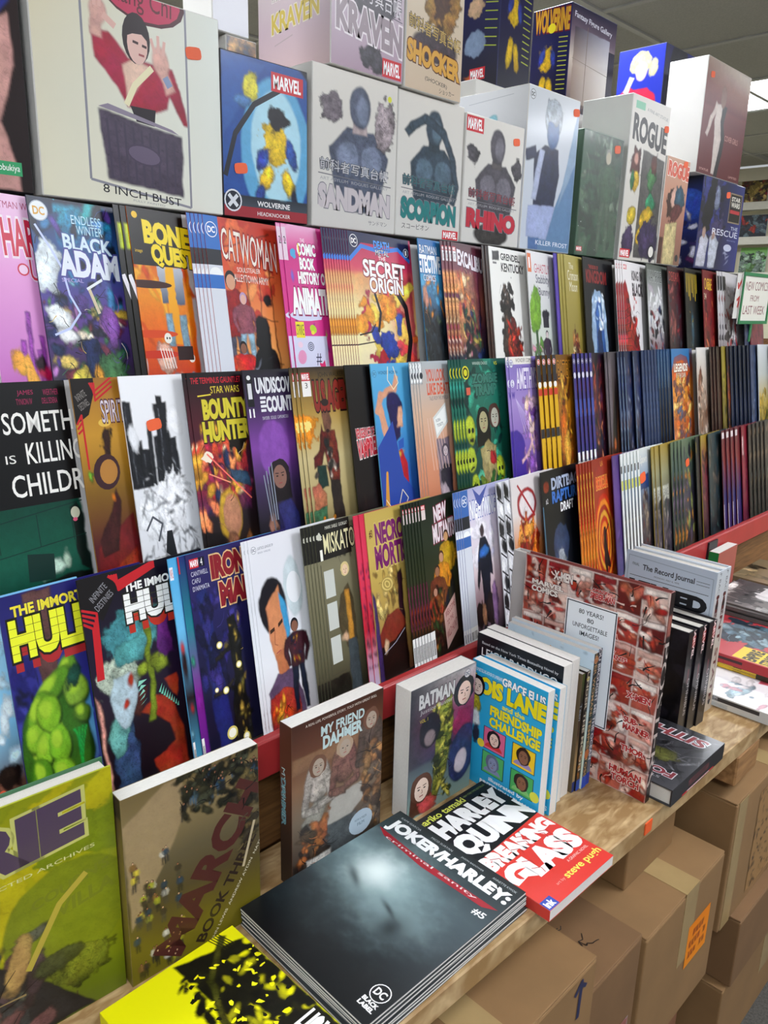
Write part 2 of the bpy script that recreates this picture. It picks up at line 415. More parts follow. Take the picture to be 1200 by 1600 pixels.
def c_storm(p):
    p.g('1c2a44', '3a62a0', '6a4a9c', '4a3a5c', '5a6a48'); p.g('3aa8c8', '2a78b0', ink=0.8, box=(0.3, 0.02, 1, 0.2))
    p.s(30, 0, 0, 1, 0.5, '4a8ac0 20283c 6a50a8 8ac8e0 304878 3ab0b8', 0.03, 0.12)
    p.s(110, 0, 0.45, 1, 1, '2c3c68 5a4890 c8a848 3c6a4c e8dcc8 7a3c4c 2a2c40 a878b0 5a8a60 d8c070', 0.02, 0.09)
    p.b(0.12, 0.3, 0.14, 0.22, 'dfe8ee', 20, 0.5); p.b(0.2, 0.52, 0.16, 0.08, 'eef2f4', 30, 0.4); p.b(0.28, 0.6, 0.12, 0.05, 'f4f6f6', 10, 0.3)
    p.b(0.55, 0.7, 0.13, 0.2, '24365e', -20); p.b(0.62, 0.86, 0.06, 0.2, '283a70', -20); p.b(0.78, 0.8, 0.2, 0.2, '4c7a50', 30); p.b(0.85, 0.55, 0.12, 0.16, '8a58a8')
    p.b(0.35, 0.82, 0.14, 0.12, 'd6c25a', 10); p.b(0.6, 0.8, 0.06, 0.12, 'd2a03a', -20); p.b(0.2, 0.95, 0.15, 0.08, '78c0c4', 0)
    p.l([(0.05, 0.12), (0.2, 0.22), (0.3, 0.3), (0.35, 0.42), (0.45, 0.5), (0.3, 0.57), (0.1, 0.6)], 0.025, 'c8d4ff')
    p.l([(0.6, 0.38), (0.7, 0.5)], 0.04, 'd8c8a8'); p.l([(0.58, 0.39), (0.85, 0.33)], 0.03, 'e8eef0')
    p.t('ENDLESS', 0.5, 0.06, 0.88, 0.1, 'b8e4f4'); p.t('WINTER', 0.55, 0.105, 0.88, 0.145, 'b8e4f4')
    p.t('BLACK', 0.36, 0.145, 0.98, 0.215, 'd8ecf8', '3a5a9a', bold=0.03, slope=0.015); p.t('ADAM', 0.28, 0.215, 1.04, 0.335, 'e8eefa', '4a4a98', bold=0.05, slope=0.01)
    p.t('SPECIAL', 0.28, 0.345, 0.55, 0.362, 'c0b0e8'); p.dc(0.12, 0.06, 0.11, 'd8a030', 'e8ecf0', 'b0b8c4')
def c_black_edge(p):
    p.g('16120e', '1c1a18'); p.r(0.2, 0.08, 0.9, 0.2, 'c8d820', 0.3); p.l([(0.1, 0.32), (0.7, 0.44), (0.7, 0.9)], 0.35, 'e8e4ec')
def c_orange(p):
    p.r(0, 0, 1, 0.27, '140e08'); p.g('e06820', 'f09a20', 'e8701c', 'd04a18', 'a82018', box=(0, 0.22, 1, 1), ink=0.1)
    for v, c in ((0.36, '3a140c'), (0.6, 'd84818'), (0.7, 'c83014'), (0.84, 'a01c14')): p.e(0.2, v, 0.45, 0.06, c)
    p.s(14, 0, 0.22, 1, 0.7, 'f0a028 e0801c f4b438 d85a18', 0.06, 0.16, 0.15, 0.5)
    p.g('f8c020', 'f0a018', box=(0.55, 0.26, 0.72, 0.65))
    p.g('c8ccd4', '5c6880', box=(0.42, 0.27, 0.56, 0.45)); p.g('c8ccd4', '5c6880', box=(0.72, 0.27, 0.86, 0.45)); p.r(0.46, 0.5, 0.6, 0.66, '88a8b8', 0.5); p.r(0.72, 0.5, 0.86, 0.66, '88a8b8', 0.5)
    p.e(0.45, 0.62, 0.07, 0.08, 'f0ece0'); p.e(0.43, 0.62, 0.015, 0.02, '222', n=6); p.e(0.48, 0.62, 0.015, 0.02, '222', n=6); p.b(0.38, 0.72, 0.16, 0.14, 'e0b0a0', 20, 0.6)
    for i in range(5): p.l([(0.28+i*0.05, 0.67), (0.34+i*0.05, 0.77)], 0.015, 'f4ece4')
    p.e(0.86, 0.72, 0.06, 0.07, 'f0ece0'); p.b(0.66, 0.86, 0.18, 0.12, 'e89070', 0, 0.3); p.b(0.55, 0.83, 0.1, 0.06, '8ab0c0'); p.b(0.85, 0.86, 0.08, 0.1, '7aa8c0')
    p.r(0.6, 0.66, 0.9, 0.73, '2a1010')
    p.g('f0b020', 'b04818', box=(0.05, 0.04, 0.2, 0.22)); p.e(0.125, 0.035, 0.05, 0.05, 'f0c020'); p.t('image', 0.06, 0.195, 0.19, 0.215, 'e8c030')
    p.t('BONE', 0.24, 0.05, 1.1, 0.165, 'f4d820', '2a2408', bold=0.06, slope=0.02); p.t('QUEST', 0.34, 0.16, 1.15, 0.27, 'f4d820', '2a2408', bold=0.06, slope=0.02)
def c_redstreet(p):
    p.g('c84030', 'e06038', 'f09858', 'f0b068', 'c08858'); p.s(16, 0.2, 0, 1, 0.6, 'd85838 e87848 c84838 f0a060', 0.05, 0.16, 0.2)
    for i in range(4): p.l([(0.25, 0.15+0.18*i), (1, 0.05+0.24*i)], 0.012, '7a3a2c', 0.3)
    for i in range(3): p.l([(0.5+0.2*i, 0.1), (0.6+0.18*i, 0.85)], 0.014, '7a3a2c', 0.3)
    p.man(0.3, 0.27, 0.68, 'd8a080', '1c1418', 'a02424', '58586a'); p.man(0.46, 0.38, 0.44, 'e0b0a0', 'b898c0', '9a5868', '98b8c8'); p.man(0.38, 0.64, 0.46, '8a5a44', '1a1210', 'd83028', '4a6a88')
    p.b(0.3, 0.96, 0.12, 0.1, '5a7048', 0)
    p.b(0.72, 0.62, 0.15, 0.2, '141216', 0, 0.2, 0.08); p.p([(0.5, 1), (0.54, 0.72), (0.7, 0.64), (0.9, 0.7), (1, 0.9), (1, 1)], '101014', 0.3)
    p.s(12, 0.55, 0.72, 0.95, 1, '303440 8a90a0 1c1c22', 0.01, 0.05, 0.2, 0.4); p.b(0.85, 0.42, 0.07, 0.05, '181010', 30)
    p.t('CATWOMAN', 0.22, 0.05, 1.06, 0.21, 'f4ece0', '9a2a20', shear=0.1, slope=0.05); p.t('SOULSTEALER', 0.42, 0.25, 0.78, 0.275, 'f0e8dc'); p.t('ALLEYTOWN ARMY', 0.36, 0.285, 0.9, 0.325, 'f0e8dc', slope=0.01)
    band(p)
def c_magenta(p):
    p.g('d03890', 'e04098', 'd83a90'); p.r(0.02, 0.62, 1, 1, 'd8d8f0'); p.e(0.5, 0.5, 0.48, 0.12, 'd8d8f0', jag=0.1); p.b(0.5, 0.3, 0.0, 0.0, 'fff')
    p.g('f0b8d8', 'e04098', box=(0, 0, 1, 0.14)); p.r(0, 0.02, 0.12, 0.2, 'e8d0e0'); p.e(0.07, 0.09, 0.045, 0.045, 'd8a8c8'); p.t('2', 0.04, 0.07, 0.1, 0.11, '333')
    p.t('THE', 0.5, 0.07, 0.62, 0.09, 'fff'); p.t('COMIC', 0.38, 0.095, 0.92, 0.165, 'fff', 'a02060', bold=0.05); p.t('BOOK', 0.42, 0.175, 0.86, 0.245, 'fff', 'a02060', bold=0.05)
    p.t('HISTORY OF', 0.34, 0.255, 1.2, 0.325, 'fff', 'a02060', bold=0.05); p.t('ANIMATION', 0.1, 0.345, 1.5, 0.5, 'fff', 'a02060', bold=0.06)
    p.e(0.25, 0.16, 0.08, 0.08, '4aa8d8', jag=0.35, n=10); p.l([(0.42, 0.1), (0.44, 0.17)], 0.03, 'f0d830'); p.b(0.18, 0.28, 0.04, 0.06, '8a6ad0', 0, 0)
    p.r(0.12, 0.54, 0.36, 0.63, 'f0e028'); p.t('STRIKE', 0.14, 0.555, 0.34, 0.615, '333'); p.e(0.62, 0.58, 0.1, 0.08, 'b8d828', 30); p.e(0.6, 0.6, 0.05, 0.04, 'f0e040')
    p.e(0.22, 0.74, 0.12, 0.14, 'e898c0', 20); p.e(0.2, 0.67, 0.07, 0.06, 'f0d0e4')
    for k in range(5): p.e(0.5, 0.68, 0.09-k*0.018, 0.09-k*0.018, ('40486a', 'd8d8f0')[k % 2], n=14)
    p.t('#', 0.62, 0.72, 0.78, 0.79, '2a2a50'); p.e(0.82, 0.8, 0.11, 0.11, 'e02870', jag=0.4, n=10); p.e(0.3, 0.9, 0.07, 0.13, 'c84038', 20); p.e(0.5, 0.92, 0.1, 0.08, '3a68c0', 20); p.s(14, 0.15, 0.52, 1, 1, '40407a f0d840 e05090 58b0d8 9ac840', 0.01, 0.04, 0)
def c_burst(p):
    p.g('b01858', 'd84068', 'f0a068', 'f8e098', 'f0c0a0', 'c85878'); p.g(('f0b070', 'b02050'), ('f8f0b0', 'd84858'), ('f4e8b0', 'c83058'), ink=0.2, box=(0, 0.25, 1, 0.85))
    p.glow(0.3, 0.6, 0.5, 0.4, 'f8f0b8', 0.9); p.glow(0.15, 0.8, 0.3, 0.3, 'f4e8c8', 0.7); p.s(24, 0.1, 0.3, 1, 1, 'f0a838 e87838 f8d860 d84848 c02858 f0c860', 0.06, 0.16, 0.4)
    p.l([(0.78, 0.18), (0.72, 0.34), (0.86, 0.44), (0.9, 0.65), (0.82, 0.8), (0.88, 1)], 0.07, '140a10'); p.l([(0.35, 0.36), (0.42, 0.48), (0.36, 0.6)], 0.035, '140a10'); p.l([(0.74, 0.28), (0.6, 0.36)], 0.035, '140a10')
    p.l([(0.05, 0.62), (0.25, 0.6), (0.32, 0.55)], 0.015, '2a1814'); p.l([(0.0, 0.68), (0.3, 0.66)], 0.012, '2a1814')
    p.b(0.55, 0.45, 0.16, 0.16, 'f0a030', 0, 0.7); p.b(0.62, 0.85, 0.24, 0.2, 'd8b850', 0, 0.8)
    p.p([(0.45, 0.66), (0.1, 0.98), (0.42, 0.98), (0.5, 0.8)], 'b81c30', 0.4); p.b(0.52, 0.68, 0.16, 0.12, '2848a0', 20, 0.6); p.b(0.48, 0.88, 0.1, 0.18, '3458b8', 30, 0.6); p.b(0.72, 0.55, 0.05, 0.12, '3050a8', 10, 0.6); p.b(0.32, 0.62, 0.06, 0.1, '3050a8', -20, 0.6)
    p.p([(0, 0), (1, 0), (1, 0.13), (0.8, 0.06), (0.2, 0.06), (0, 0.16)], '141c48'); p.l([(0, 0.17), (0.2, 0.08), (0.5, 0.1), (0.8, 0.07), (1, 0.14)], 0.04, '2a78d8')
    p.t('DEATH', 0.4, 0.035, 0.66, 0.085, '3a90e8', '0a1230', bold=0.04); p.t('METAL', 0.42, 0.09, 0.64, 0.125, 'd8dce4', '222'); p.t('THE', 0.46, 0.13, 0.58, 0.155, 'fff')
    p.t('SECRET', 0.2, 0.155, 0.9, 0.26, 'fff', '8a2030', bold=0.03, slope=0.01); p.t('ORIGIN', 0.28, 0.26, 0.84, 0.355, 'fff', '8a2030', bold=0.03, slope=0.005)
    p.dc(0.09, 0.055, 0.06, 'fff', '141c48'); p.e(0.94, 0.085, 0.045, 0.045, 'd8dce4'); p.e(0.94, 0.085, 0.038, 0.038, '141c48'); p.t('1', 0.928, 0.07, 0.952, 0.1, 'fff')
def c_bluefight(p):
    p.g('3a8ac0', '4898c8', '384858', '282c30', '48545c'); p.g('2a70b0', '58b0d8', box=(0, 0, 1, 0.3))
    p.t('BATMAN', 0.05, 0.04, 0.95, 0.1, 'e8f0f8', '184878'); p.t('DETECTIVE', -0.25, 0.1, 1.1, 0.22, 'f0f4f8', '1860a0', bold=0.05); p.t('COMICS', 0.15, 0.23, 0.8, 0.27, 'f0f4f8', '1860a0')
    p.s(16, 0, 0.25, 1, 0.5, 'e8a040 d88838 58a0c8', 0.05, 0.12); p.b(0.2, 0.38, 0.12, 0.15, 'c89078', 0, 0.4); p.b(0.15, 0.6, 0.28, 0.3, '23262a', 0); p.b(0.35, 0.8, 0.25, 0.25, '2c3034', 0); p.s(50, 0, 0.45, 1, 1, '14181c 30383e 4a565c 20262a 5a6a50', 0.03, 0.1)
def c_cosmic(p):
    p.g('5a2838', '8a4a58', 'b06a58', '5a3a50', '2a3848', '1c2838'); p.g(('e8a060', '7a3a58'), ('f0b878', '6a3048'), ('a05848', '384048'), ink=0.6, box=(0, 0.2, 1, 0.75))
    p.s(40, 0, 0.1, 0.7, 0.7, 'e89050 f0c080 c86848 a04858 f4d8b0 7a3858', 0.02, 0.1); p.s(60, 0.3, 0.45, 1, 1, '2a6048 38487a 1c2430 c8b060 3a2838 4a7a5a 182028 8a3848', 0.03, 0.09); p.s(16, 0.05, 0.65, 0.5, 0.9, 'f0dcc8 e8a8b8 d890a0', 0.015, 0.04, 0)
    p.r(0.04, 0.03, 0.16, 0.13, 'e8e4e8'); p.marvel(0.04, 0.03, 0.16, 0.06); p.t('17', 0.06, 0.075, 0.14, 0.115, '222'); p.t('EXCALIBUR', 0.2, 0.04, 1.35, 0.15, 'f0e8f0', '5a2840', bold=0.04, slope=0.05)
def c_grendel(p):
    p.g('efeee9'); p.r(0.1, 0.03, 0.3, 0.1, '444', 0.9); p.r(0.1, 0.105, 0.22, 0.12, '777')
    p.t('GRENDEL,', 0.36, 0.035, 1.0, 0.095, '2a2622', bold=0.03); p.t('KENTUCKY', 0.36, 0.105, 1.12, 0.17, '2a2622', bold=0.03)
    p.b(0.5, 0.4, 0.12, 0.26, '2c2420', 10, 0.9, 0.4); p.p([(0.4, 0.3), (0.28, 0.75), (0.3, 0.98), (0.45, 0.98), (0.6, 0.6)], '38302a', 0.9); p.s(50, 0.3, 0.25, 0.7, 0.75, '241e1a 4a3c34 1c1816 5a4a40', 0.02, 0.07, 0.8, 1.8)
    p.p([(0.58, 0.5), (0.4, 1), (0.95, 1), (0.9, 0.8), (0.7, 0.5)], '7a221c', 0.9); p.s(50, 0.45, 0.55, 0.95, 1, '8a2418 a83020 5a1a14 c84a30 381410', 0.02, 0.07)
def c_bunny(p):
    p.g('e4e2e2', 'dcdcdc', 'cfd6cc', 'b9b8bd'); p.r(0.02, 0.02, 0.18, 0.16, 'd8703a'); p.t('1', 0.07, 0.05, 0.13, 0.13, 'fff'); p.t('GHASTLY', 0.3, 0.09, 1.0, 0.16, 'c04858', shear=0.2); p.t('Stabbity', 0.35, 0.17, 0.98, 0.26, '70707a', bold=0.02); p.t('Bunny', 0.45, 0.27, 0.98, 0.35, '70707a', bold=0.02)
    p.b(0.25, 0.45, 0.26, 0.34, '7aa83a', 20, 0.5, 0.1); p.b(0.7, 0.48, 0.18, 0.07, '2c2c34', 0, 0.2); p.r(0.58, 0.5, 0.84, 0.58, '2c2c34'); p.l([(0.25, 0.6), (0.3, 0.98)], 0.1, '3a5a3a'); p.s(22, 0.1, 0.7, 0.5, 1, '6a9a4a e0a0b8 4a7048 f0c0d0', 0.03, 0.08); p.man(0.72, 0.6, 0.42, 'd0c0c0', '3a3038', '48384a', '2c2830')
def c_purple_edge(p): p.g('5a48a8', '6a50b0', '483890')
def c_olive(p):
    p.g('b0a45a', 'a89a52', '9a8c48', '8a7638'); p.t('The', 0.3, 0.06, 0.6, 0.11, 'e8e4d0'); p.t('Crimson', 0.18, 0.12, 0.9, 0.2, 'e8e4d0', shear=0.1); p.t('Moon', 0.28, 0.21, 0.82, 0.29, 'e8e4d0', shear=0.1); p.l([(0.5, 0.55), (0.5, 0.66)], 0.02, '5a3a20'); p.b(0.55, 0.76, 0.22, 0.26, '6a2c1c', 0); p.s(40, 0.35, 0.64, 0.78, 0.95, '8a3c20 d8a060 5a1c14 c87840 e8d0a0', 0.02, 0.07); p.e(0.55, 0.96, 0.09, 0.07, '3a2418')
def c_cave(p):
    p.g('14141c', '1a1c24', '14161e'); p.t('THE BOOK OF', 0.22, 0.06, 0.6, 0.09, 'c04038'); p.t('KINGDOM', 0.1, 0.1, 0.92, 0.21, '8a2828', '300a0c', bold=0.03)
    p.p([(0.3, 0.34), (0.42, 0.27), (0.62, 0.26), (0.78, 0.34), (0.84, 0.5), (0.88, 0.98), (0.3, 0.98), (0.22, 0.6)], '9ab4d0', 0.3); p.p([(0.4, 0.45), (0.5, 0.36), (0.66, 0.36), (0.74, 0.6), (0.8, 0.98), (0.4, 0.98)], '3a68a8', 0.5); p.p([(0.45, 0.62), (0.6, 0.55), (0.7, 0.98), (0.44, 0.98)], '16345e', 0.5); p.s(16, 0.3, 0.3, 0.8, 0.6, 'd8e4f0 b0c8e0 f0f4f8', 0.02, 0.07, 0.3)
def c_redwhite(p):
    p.g('e8e4e4'); p.marvel(0.06, 0.03, 0.24, 0.07); p.t('KING IN', 0.5, 0.07, 1.1, 0.16, '383034', bold=0.04); p.t('BLACK', 0.5, 0.18, 1.1, 0.3, '383034', bold=0.04)
    p.p([(0, 0.2), (0.15, 0.16), (0.32, 0.3), (0.38, 0.5), (0.62, 0.62), (0.85, 0.8), (0.95, 1), (0, 1)], 'a82024', 0.5); p.s(30, 0, 0.3, 0.7, 1, 'c03030 8a1418 681014 d84a44', 0.03, 0.1); 
    for k in range(9): p.l([(0.0, 0.45+k*0.06), (0.35, 0.4+k*0.07), (0.8, 0.65+k*0.04)], 0.012, '2a080a')
def c_greywar(p):
    p.g('5a6058', 'a8aaa8', 'd8d8d8', '9a8a90', '4a4a58'); p.t('VAMPIRE', 0.1, 0.06, 0.95, 0.16, '303430', 'b0b4b0'); p.s(26, 0, 0.2, 1, 0.6, 'e8e8e8 c8c8cc b0a8b0', 0.04, 0.13, 0.3); p.s(56, 0.1, 0.4, 1, 1, '384068 a82838 e0d0cc 202430 6a2838 8890a8', 0.02, 0.08)
def c_darkred(p):
    p.g('3a1820', '582430', '4a2c34', '2a2428'); p.s(60, 0, 0.1, 1, 1, '6a2830 8a3840 301820 4a4a50 9a5a58 1c1418', 0.03, 0.11); p.t('DECAY', 0.1, 0.05, 0.9, 0.14, 'b85048', '280a10')
def c_blackgold(p):
    p.g('141612', '181c1a', '20282c', '141614'); 
    for k in range(7): p.l([(0.12+0.13*k, 0.05), (0.12+0.13*k+0.03*(k % 2), 0.24+0.04*(k % 3))], 0.05, 'c8a828')
    p.b(0.5, 0.62, 0.1, 0.4, '2c5060', 0); p.s(14, 0.3, 0.4, 0.7, 0.95, '3a6a78 243c48 88a0a0 c8a838', 0.02, 0.07)
def c_redbook(p):
    p.g('7a2024', '8a282c', '681c22'); p.e(0.62, 0.16, 0.2, 0.12, 'e0b020', 20); p.t('OGRE', 0.15, 0.08, 0.9, 0.2, 'f0c838', '7a2024'); p.s(30, 0, 0.3, 1, 1, '581418 a84038 3a0c10 c86848', 0.04, 0.12); p.t('24', 0.08, 0.24, 0.3, 0.3, 'f0e0c0')
def c_whitehorse(p):
    p.g('d8d4d4', 'e4e2e4', 'b0a8ac', '6a5a60'); p.r(0.0, 0.05, 0.2, 0.2, '2a282c', 0.6); p.s(50, 0.1, 0.2, 1, 1, 'e8e4e4 a83038 5a6a88 3a3038 c8c0c4 7a2430', 0.03, 0.12)
# ---- middle tier
def c_children(p):
    p.r(0, 0, 1, 0.52, '0c0c0e'); p.g('0e4a3c', '12604c', '0a3a30', box=(0, 0.5, 1, 1), ink=0.15)
    for s_, u in (('JAMES', 0.5), ('TYNION IV', 0.48), ('WERTHER', 0.76), ("DELL'EDERA", 0.74)):
        k = 0.035 if s_ in ('JAMES', 'WERTHER') else 0.07
        p.t(s_, u, k, u+0.16, k+0.025, 'a02858')
    p.t('SOMETHING', 0.31, 0.125, 1.36, 0.215, 'f0eee8', bold=0.01); p.t('IS', 0.29, 0.3, 0.39, 0.335, 'f0eee8'); p.t('KILLING', 0.5, 0.255, 1.1, 0.345, 'f0eee8', bold=0.01); p.t('CHILDREN', 0.31, 0.385, 1.32, 0.48, 'f0eee8', bold=0.01)
    p.l([(0, 0.58), (1, 0.53)], 0.012, '083028')
    for u in (0.1, 0.5, 0.86): p.l([(u, 0.56), (u, 0.7)], 0.01, '083028')
    p.l([(0, 0.72), (1, 0.68)], 0.01, '083028'); p.p([(0.35, 0.72), (0.62, 0.74), (0.6, 0.85), (0.33, 0.84)], '0c2c26'); p.p([(0.3, 0.86), (1, 0.84), (1, 0.98), (0.32, 1)], '07140f', 0.3)
    p.b(0.58, 0.8, 0.15, 0.06, 'b8d0c0', 0, 0.5); p.b(0.49, 0.8, 0.04, 0.07, 'a8c0b0', 0, 0.4); p.b(0.74, 0.78, 0.04, 0.07, 'b0c8b4', 0, 0.4)
    p.p([(0.86, 0.56), (0.95, 0.54), (1, 0.6), (1, 0.85), (0.88, 0.82)], '10231f', 0.3); p.e(0.91, 0.58, 0.05, 0.06, 'c8c8b0'); p.e(0.9, 0.61, 0.025, 0.02, 'e06080')
def c_ring(p):
    p.g('a87830', 'c89838', '8a6828', '5a2028', '6a2a20'); p.p([(0.1, 0.75), (1, 0.62), (1, 1), (0, 1)], '7a2426', 0.3); p.p([(0.05, 0.9), (1, 0.78), (1, 1), (0, 1)], 'a03a24', 0.5)
    p.e(0.52, 0.42, 0.3, 0.36, '3a2026', 10); p.e(0.56, 0.42, 0.2, 0.25, 'b07a38', 10); p.e(0.62, 0.2, 0.14, 0.08, 'e0b850', 0)
    p.b(0.6, 0.3, 0.1, 0.17, '3a2018', 10, 0.8, 0.35); p.l([(0.16, 0.42), (0.42, 0.44), (0.62, 0.46)], 0.06, '5a7a28', 0.6); p.b(0.14, 0.43, 0.05, 0.06, '6aa030'); p.p([(0.5, 0.6), (0.68, 0.5), (0.75, 0.56), (0.55, 0.78), (0.2, 0.8), (0.16, 0.72)], '4a2020', 0.5); p.b(0.6, 0.54, 0.03, 0.03, 'd88020', 0, 0)
    p.p([(0, 0), (0.5, 0), (0.5, 0.05), (0.3, 0.16), (0, 0.2)], '17110f'); 
    for k in range(3): p.l([(0.02, 0.2+k*0.02), (0.14, 0.16+k*0.03), (0.14, 0.4-k*0.04)], 0.04, 'c02028'); p.l([(0.4+k*0.05, 0.02), (0.48, 0.06+0.02*k), (0.9, 0.0+0.02*k)], 0.04, 'c02028')
    p.t('INFINITE', 0.06, 0.06, 0.3, 0.09, '8a8480', rot=-30); p.t('DESTINIES', 0.1, 0.1, 0.34, 0.13, '8a8480', rot=-30); p.t('SPIRIT', 0.58, 0.1, 1.1, 0.2, 'd8d0d8', '5a3038')
def c_city(p):
    p.g('f4f5f8', 'e8eaee', 'dcdee2'); 
    for u, v, x in ((0.0, 0.12, 0.14), (0.0, 0.3, 0.24), (0.2, 0.34, 0.16), (0.34, 0.22, 0.08), (0.5, 0.13, 0.24), (0.44, 0.28, 0.1), (0.72, 0.3, 0.12)): p.r(u, v, u+x, 0.52, '26282e', 0.55); p.r(u+x*0.3, v+0.02, u+x*0.42, 0.5, '70747c', 0.9)
    p.r(0.56, 0.1, 0.68, 0.14, '22242a', 0.4); p.b(0.85, 0.22, 0.12, 0.14, 'f6f7fa', 0, 0); p.b(0.12, 0.28, 0.08, 0.1, 'e8eaee', 0, 0)
    p.b(0.56, 0.62, 0.42, 0.26, 'f2f3f6', -30, 0.3, 0.2); p.b(0.25, 0.66, 0.25, 0.2, 'eef0f3', 20, 0.3); p.s(60, 0.1, 0.4, 1, 0.84, '1e2026 8a8e96 f4f5f8 d0d4da 3a3e46', 0.01, 0.045, 0.4, 0.4)
    p.l([(0.12, 0.72), (0.25, 0.66), (0.4, 0.7), (0.3, 0.78)], 0.03, '50545c'); p.p([(0.4, 0.84), (0.46, 0.74), (0.55, 0.74), (0.6, 0.9)], '1a1c20'); p.r(0, 0.86, 1, 1, '16181c', 0.6); p.s(40, 0, 0.82, 1, 1, '16181c e8eaee 50545c', 0.01, 0.05, 0.2, 0.5)
    p.r(0.2, 0.86, 0.4, 0.91, 'f0f0f0', 0.4); p.r(0.26, 0.92, 0.46, 0.97, 'f0f0f0', 0.4)
def c_hunters(p):
    p.g('1a1418', '5a2430', '482a40', '2a2024', '3a2a1c'); p.t('THE TERMINUS GAUNTLET', 0.06, 0.025, 1.05, 0.055, 'd82838'); p.t('STAR WARS', 0.42, 0.07, 1.0, 0.105, 'e8d040'); p.l([(0.16, 0.115), (0.42, 0.11)], 0.02, 'e8d040')
    p.g('f06840', 'a83048', '603058', box=(0, 0.34, 1, 0.7), ink=0.6); p.s(50, 0, 0.3, 1, 0.75, 'f09060 c83848 7a3858 f8d8b0 382038 2a3858 e0a840', 0.03, 0.11); p.e(0.2, 0.42, 0.1, 0.1, 'f8e8d0', jag=0.4, n=12)
    p.l([(0.2, 0.4), (1, 0.66)], 0.025, 'f87868'); p.l([(0.2, 0.5), (0.6, 0.56)], 0.02, 'f89878'); p.p([(0.6, 0.48), (1, 0.52), (1, 0.6), (0.7, 0.56)], '44607a', 0.6); p.b(0.85, 0.3, 0.2, 0.2, '2a221c')
    p.e(0.52, 0.73, 0.24, 0.26, 'c8a038', 0, 0.3); p.e(0.55, 0.73, 0.19, 0.22, 'c08a6c', 0, 0.3); p.e(0.52, 0.86, 0.13, 0.1, '8a5c48', 0, 0.6); p.p([(0, 0.78), (0.3, 0.8), (0.5, 1), (0, 1)], '20181a', 0.4); p.p([(0.6, 0.95), (0.9, 0.82), (1, 0.95), (1, 1), (0.6, 1)], '9a6a3c', 0.7)
    p.t('BOUNTY', 0.22, 0.13, 1.16, 0.235, 'd8c838', '2a2410', bold=0.06); p.t('HUNTERS', 0.18, 0.24, 1.25, 0.345, 'd8c838', '2a2410', bold=0.06); p.bars(0.08, 0.9, 0.34, 1)
def c_archer(p):
    p.g('2a2830', '4a3460', '8a50a8', '4a3860', '2a2430', '1c1a20'); p.e(0.55, 0.42, 0.38, 0.3, '9058b0', ink=0.15, n=24)
    p.r(0.05, 0.03, 0.2, 0.19, '14141a'); p.e(0.125, 0.04, 0.045, 0.04, 'e8e8e8'); p.r(0.08, 0.07, 0.17, 0.15, 'd8d8dc'); p.t('11', 0.06, 0.2, 0.18, 0.245, 'fff', bold=0.04); p.t('UNDISCOVERED', 0.26, 0.04, 1.5, 0.125, 'e8e8ec', bold=0.04); p.t('COUNTRY', 0.48, 0.14, 1.35, 0.225, 'e8e8ec', bold=0.05)
    for k in range(4): p.r(0.34, 0.14+0.022*k, 0.48-0.02*(k % 2), 0.154+0.022*k, 'e8e8ec')
    p.t('SNYDER  SOULE  CAMUNCOLI', 0.35, 0.245, 0.98, 0.262, 'd0d0d8')
    p.face(0.6, 0.56, 0.2, '8a6458', '241a20', 1); p.p([(0.5, 0.72), (0.8, 0.7), (1, 0.78), (1, 1), (0.45, 1)], '3a3a78', 0.4); p.p([(0.5, 0.74), (0.62, 0.9), (0.6, 1), (0.4, 1)], '28285a', 0.4)
    for k in range(4): p.l([(0.22+0.07*k, 0.55-0.02*k), (0.3+0.05*k, 0.8)], 0.025, '8890a0')
    p.l([(0.3, 0.6), (0.36, 0.86), (0.5, 1)], 0.03, '6a6a72'); p.b(0.33, 0.83, 0.1, 0.1, '9a7060', 0, 0.4); p.p([(0.28, 0.86), (0.42, 0.84), (0.5, 1), (0.3, 1)], '584840', 0.5)
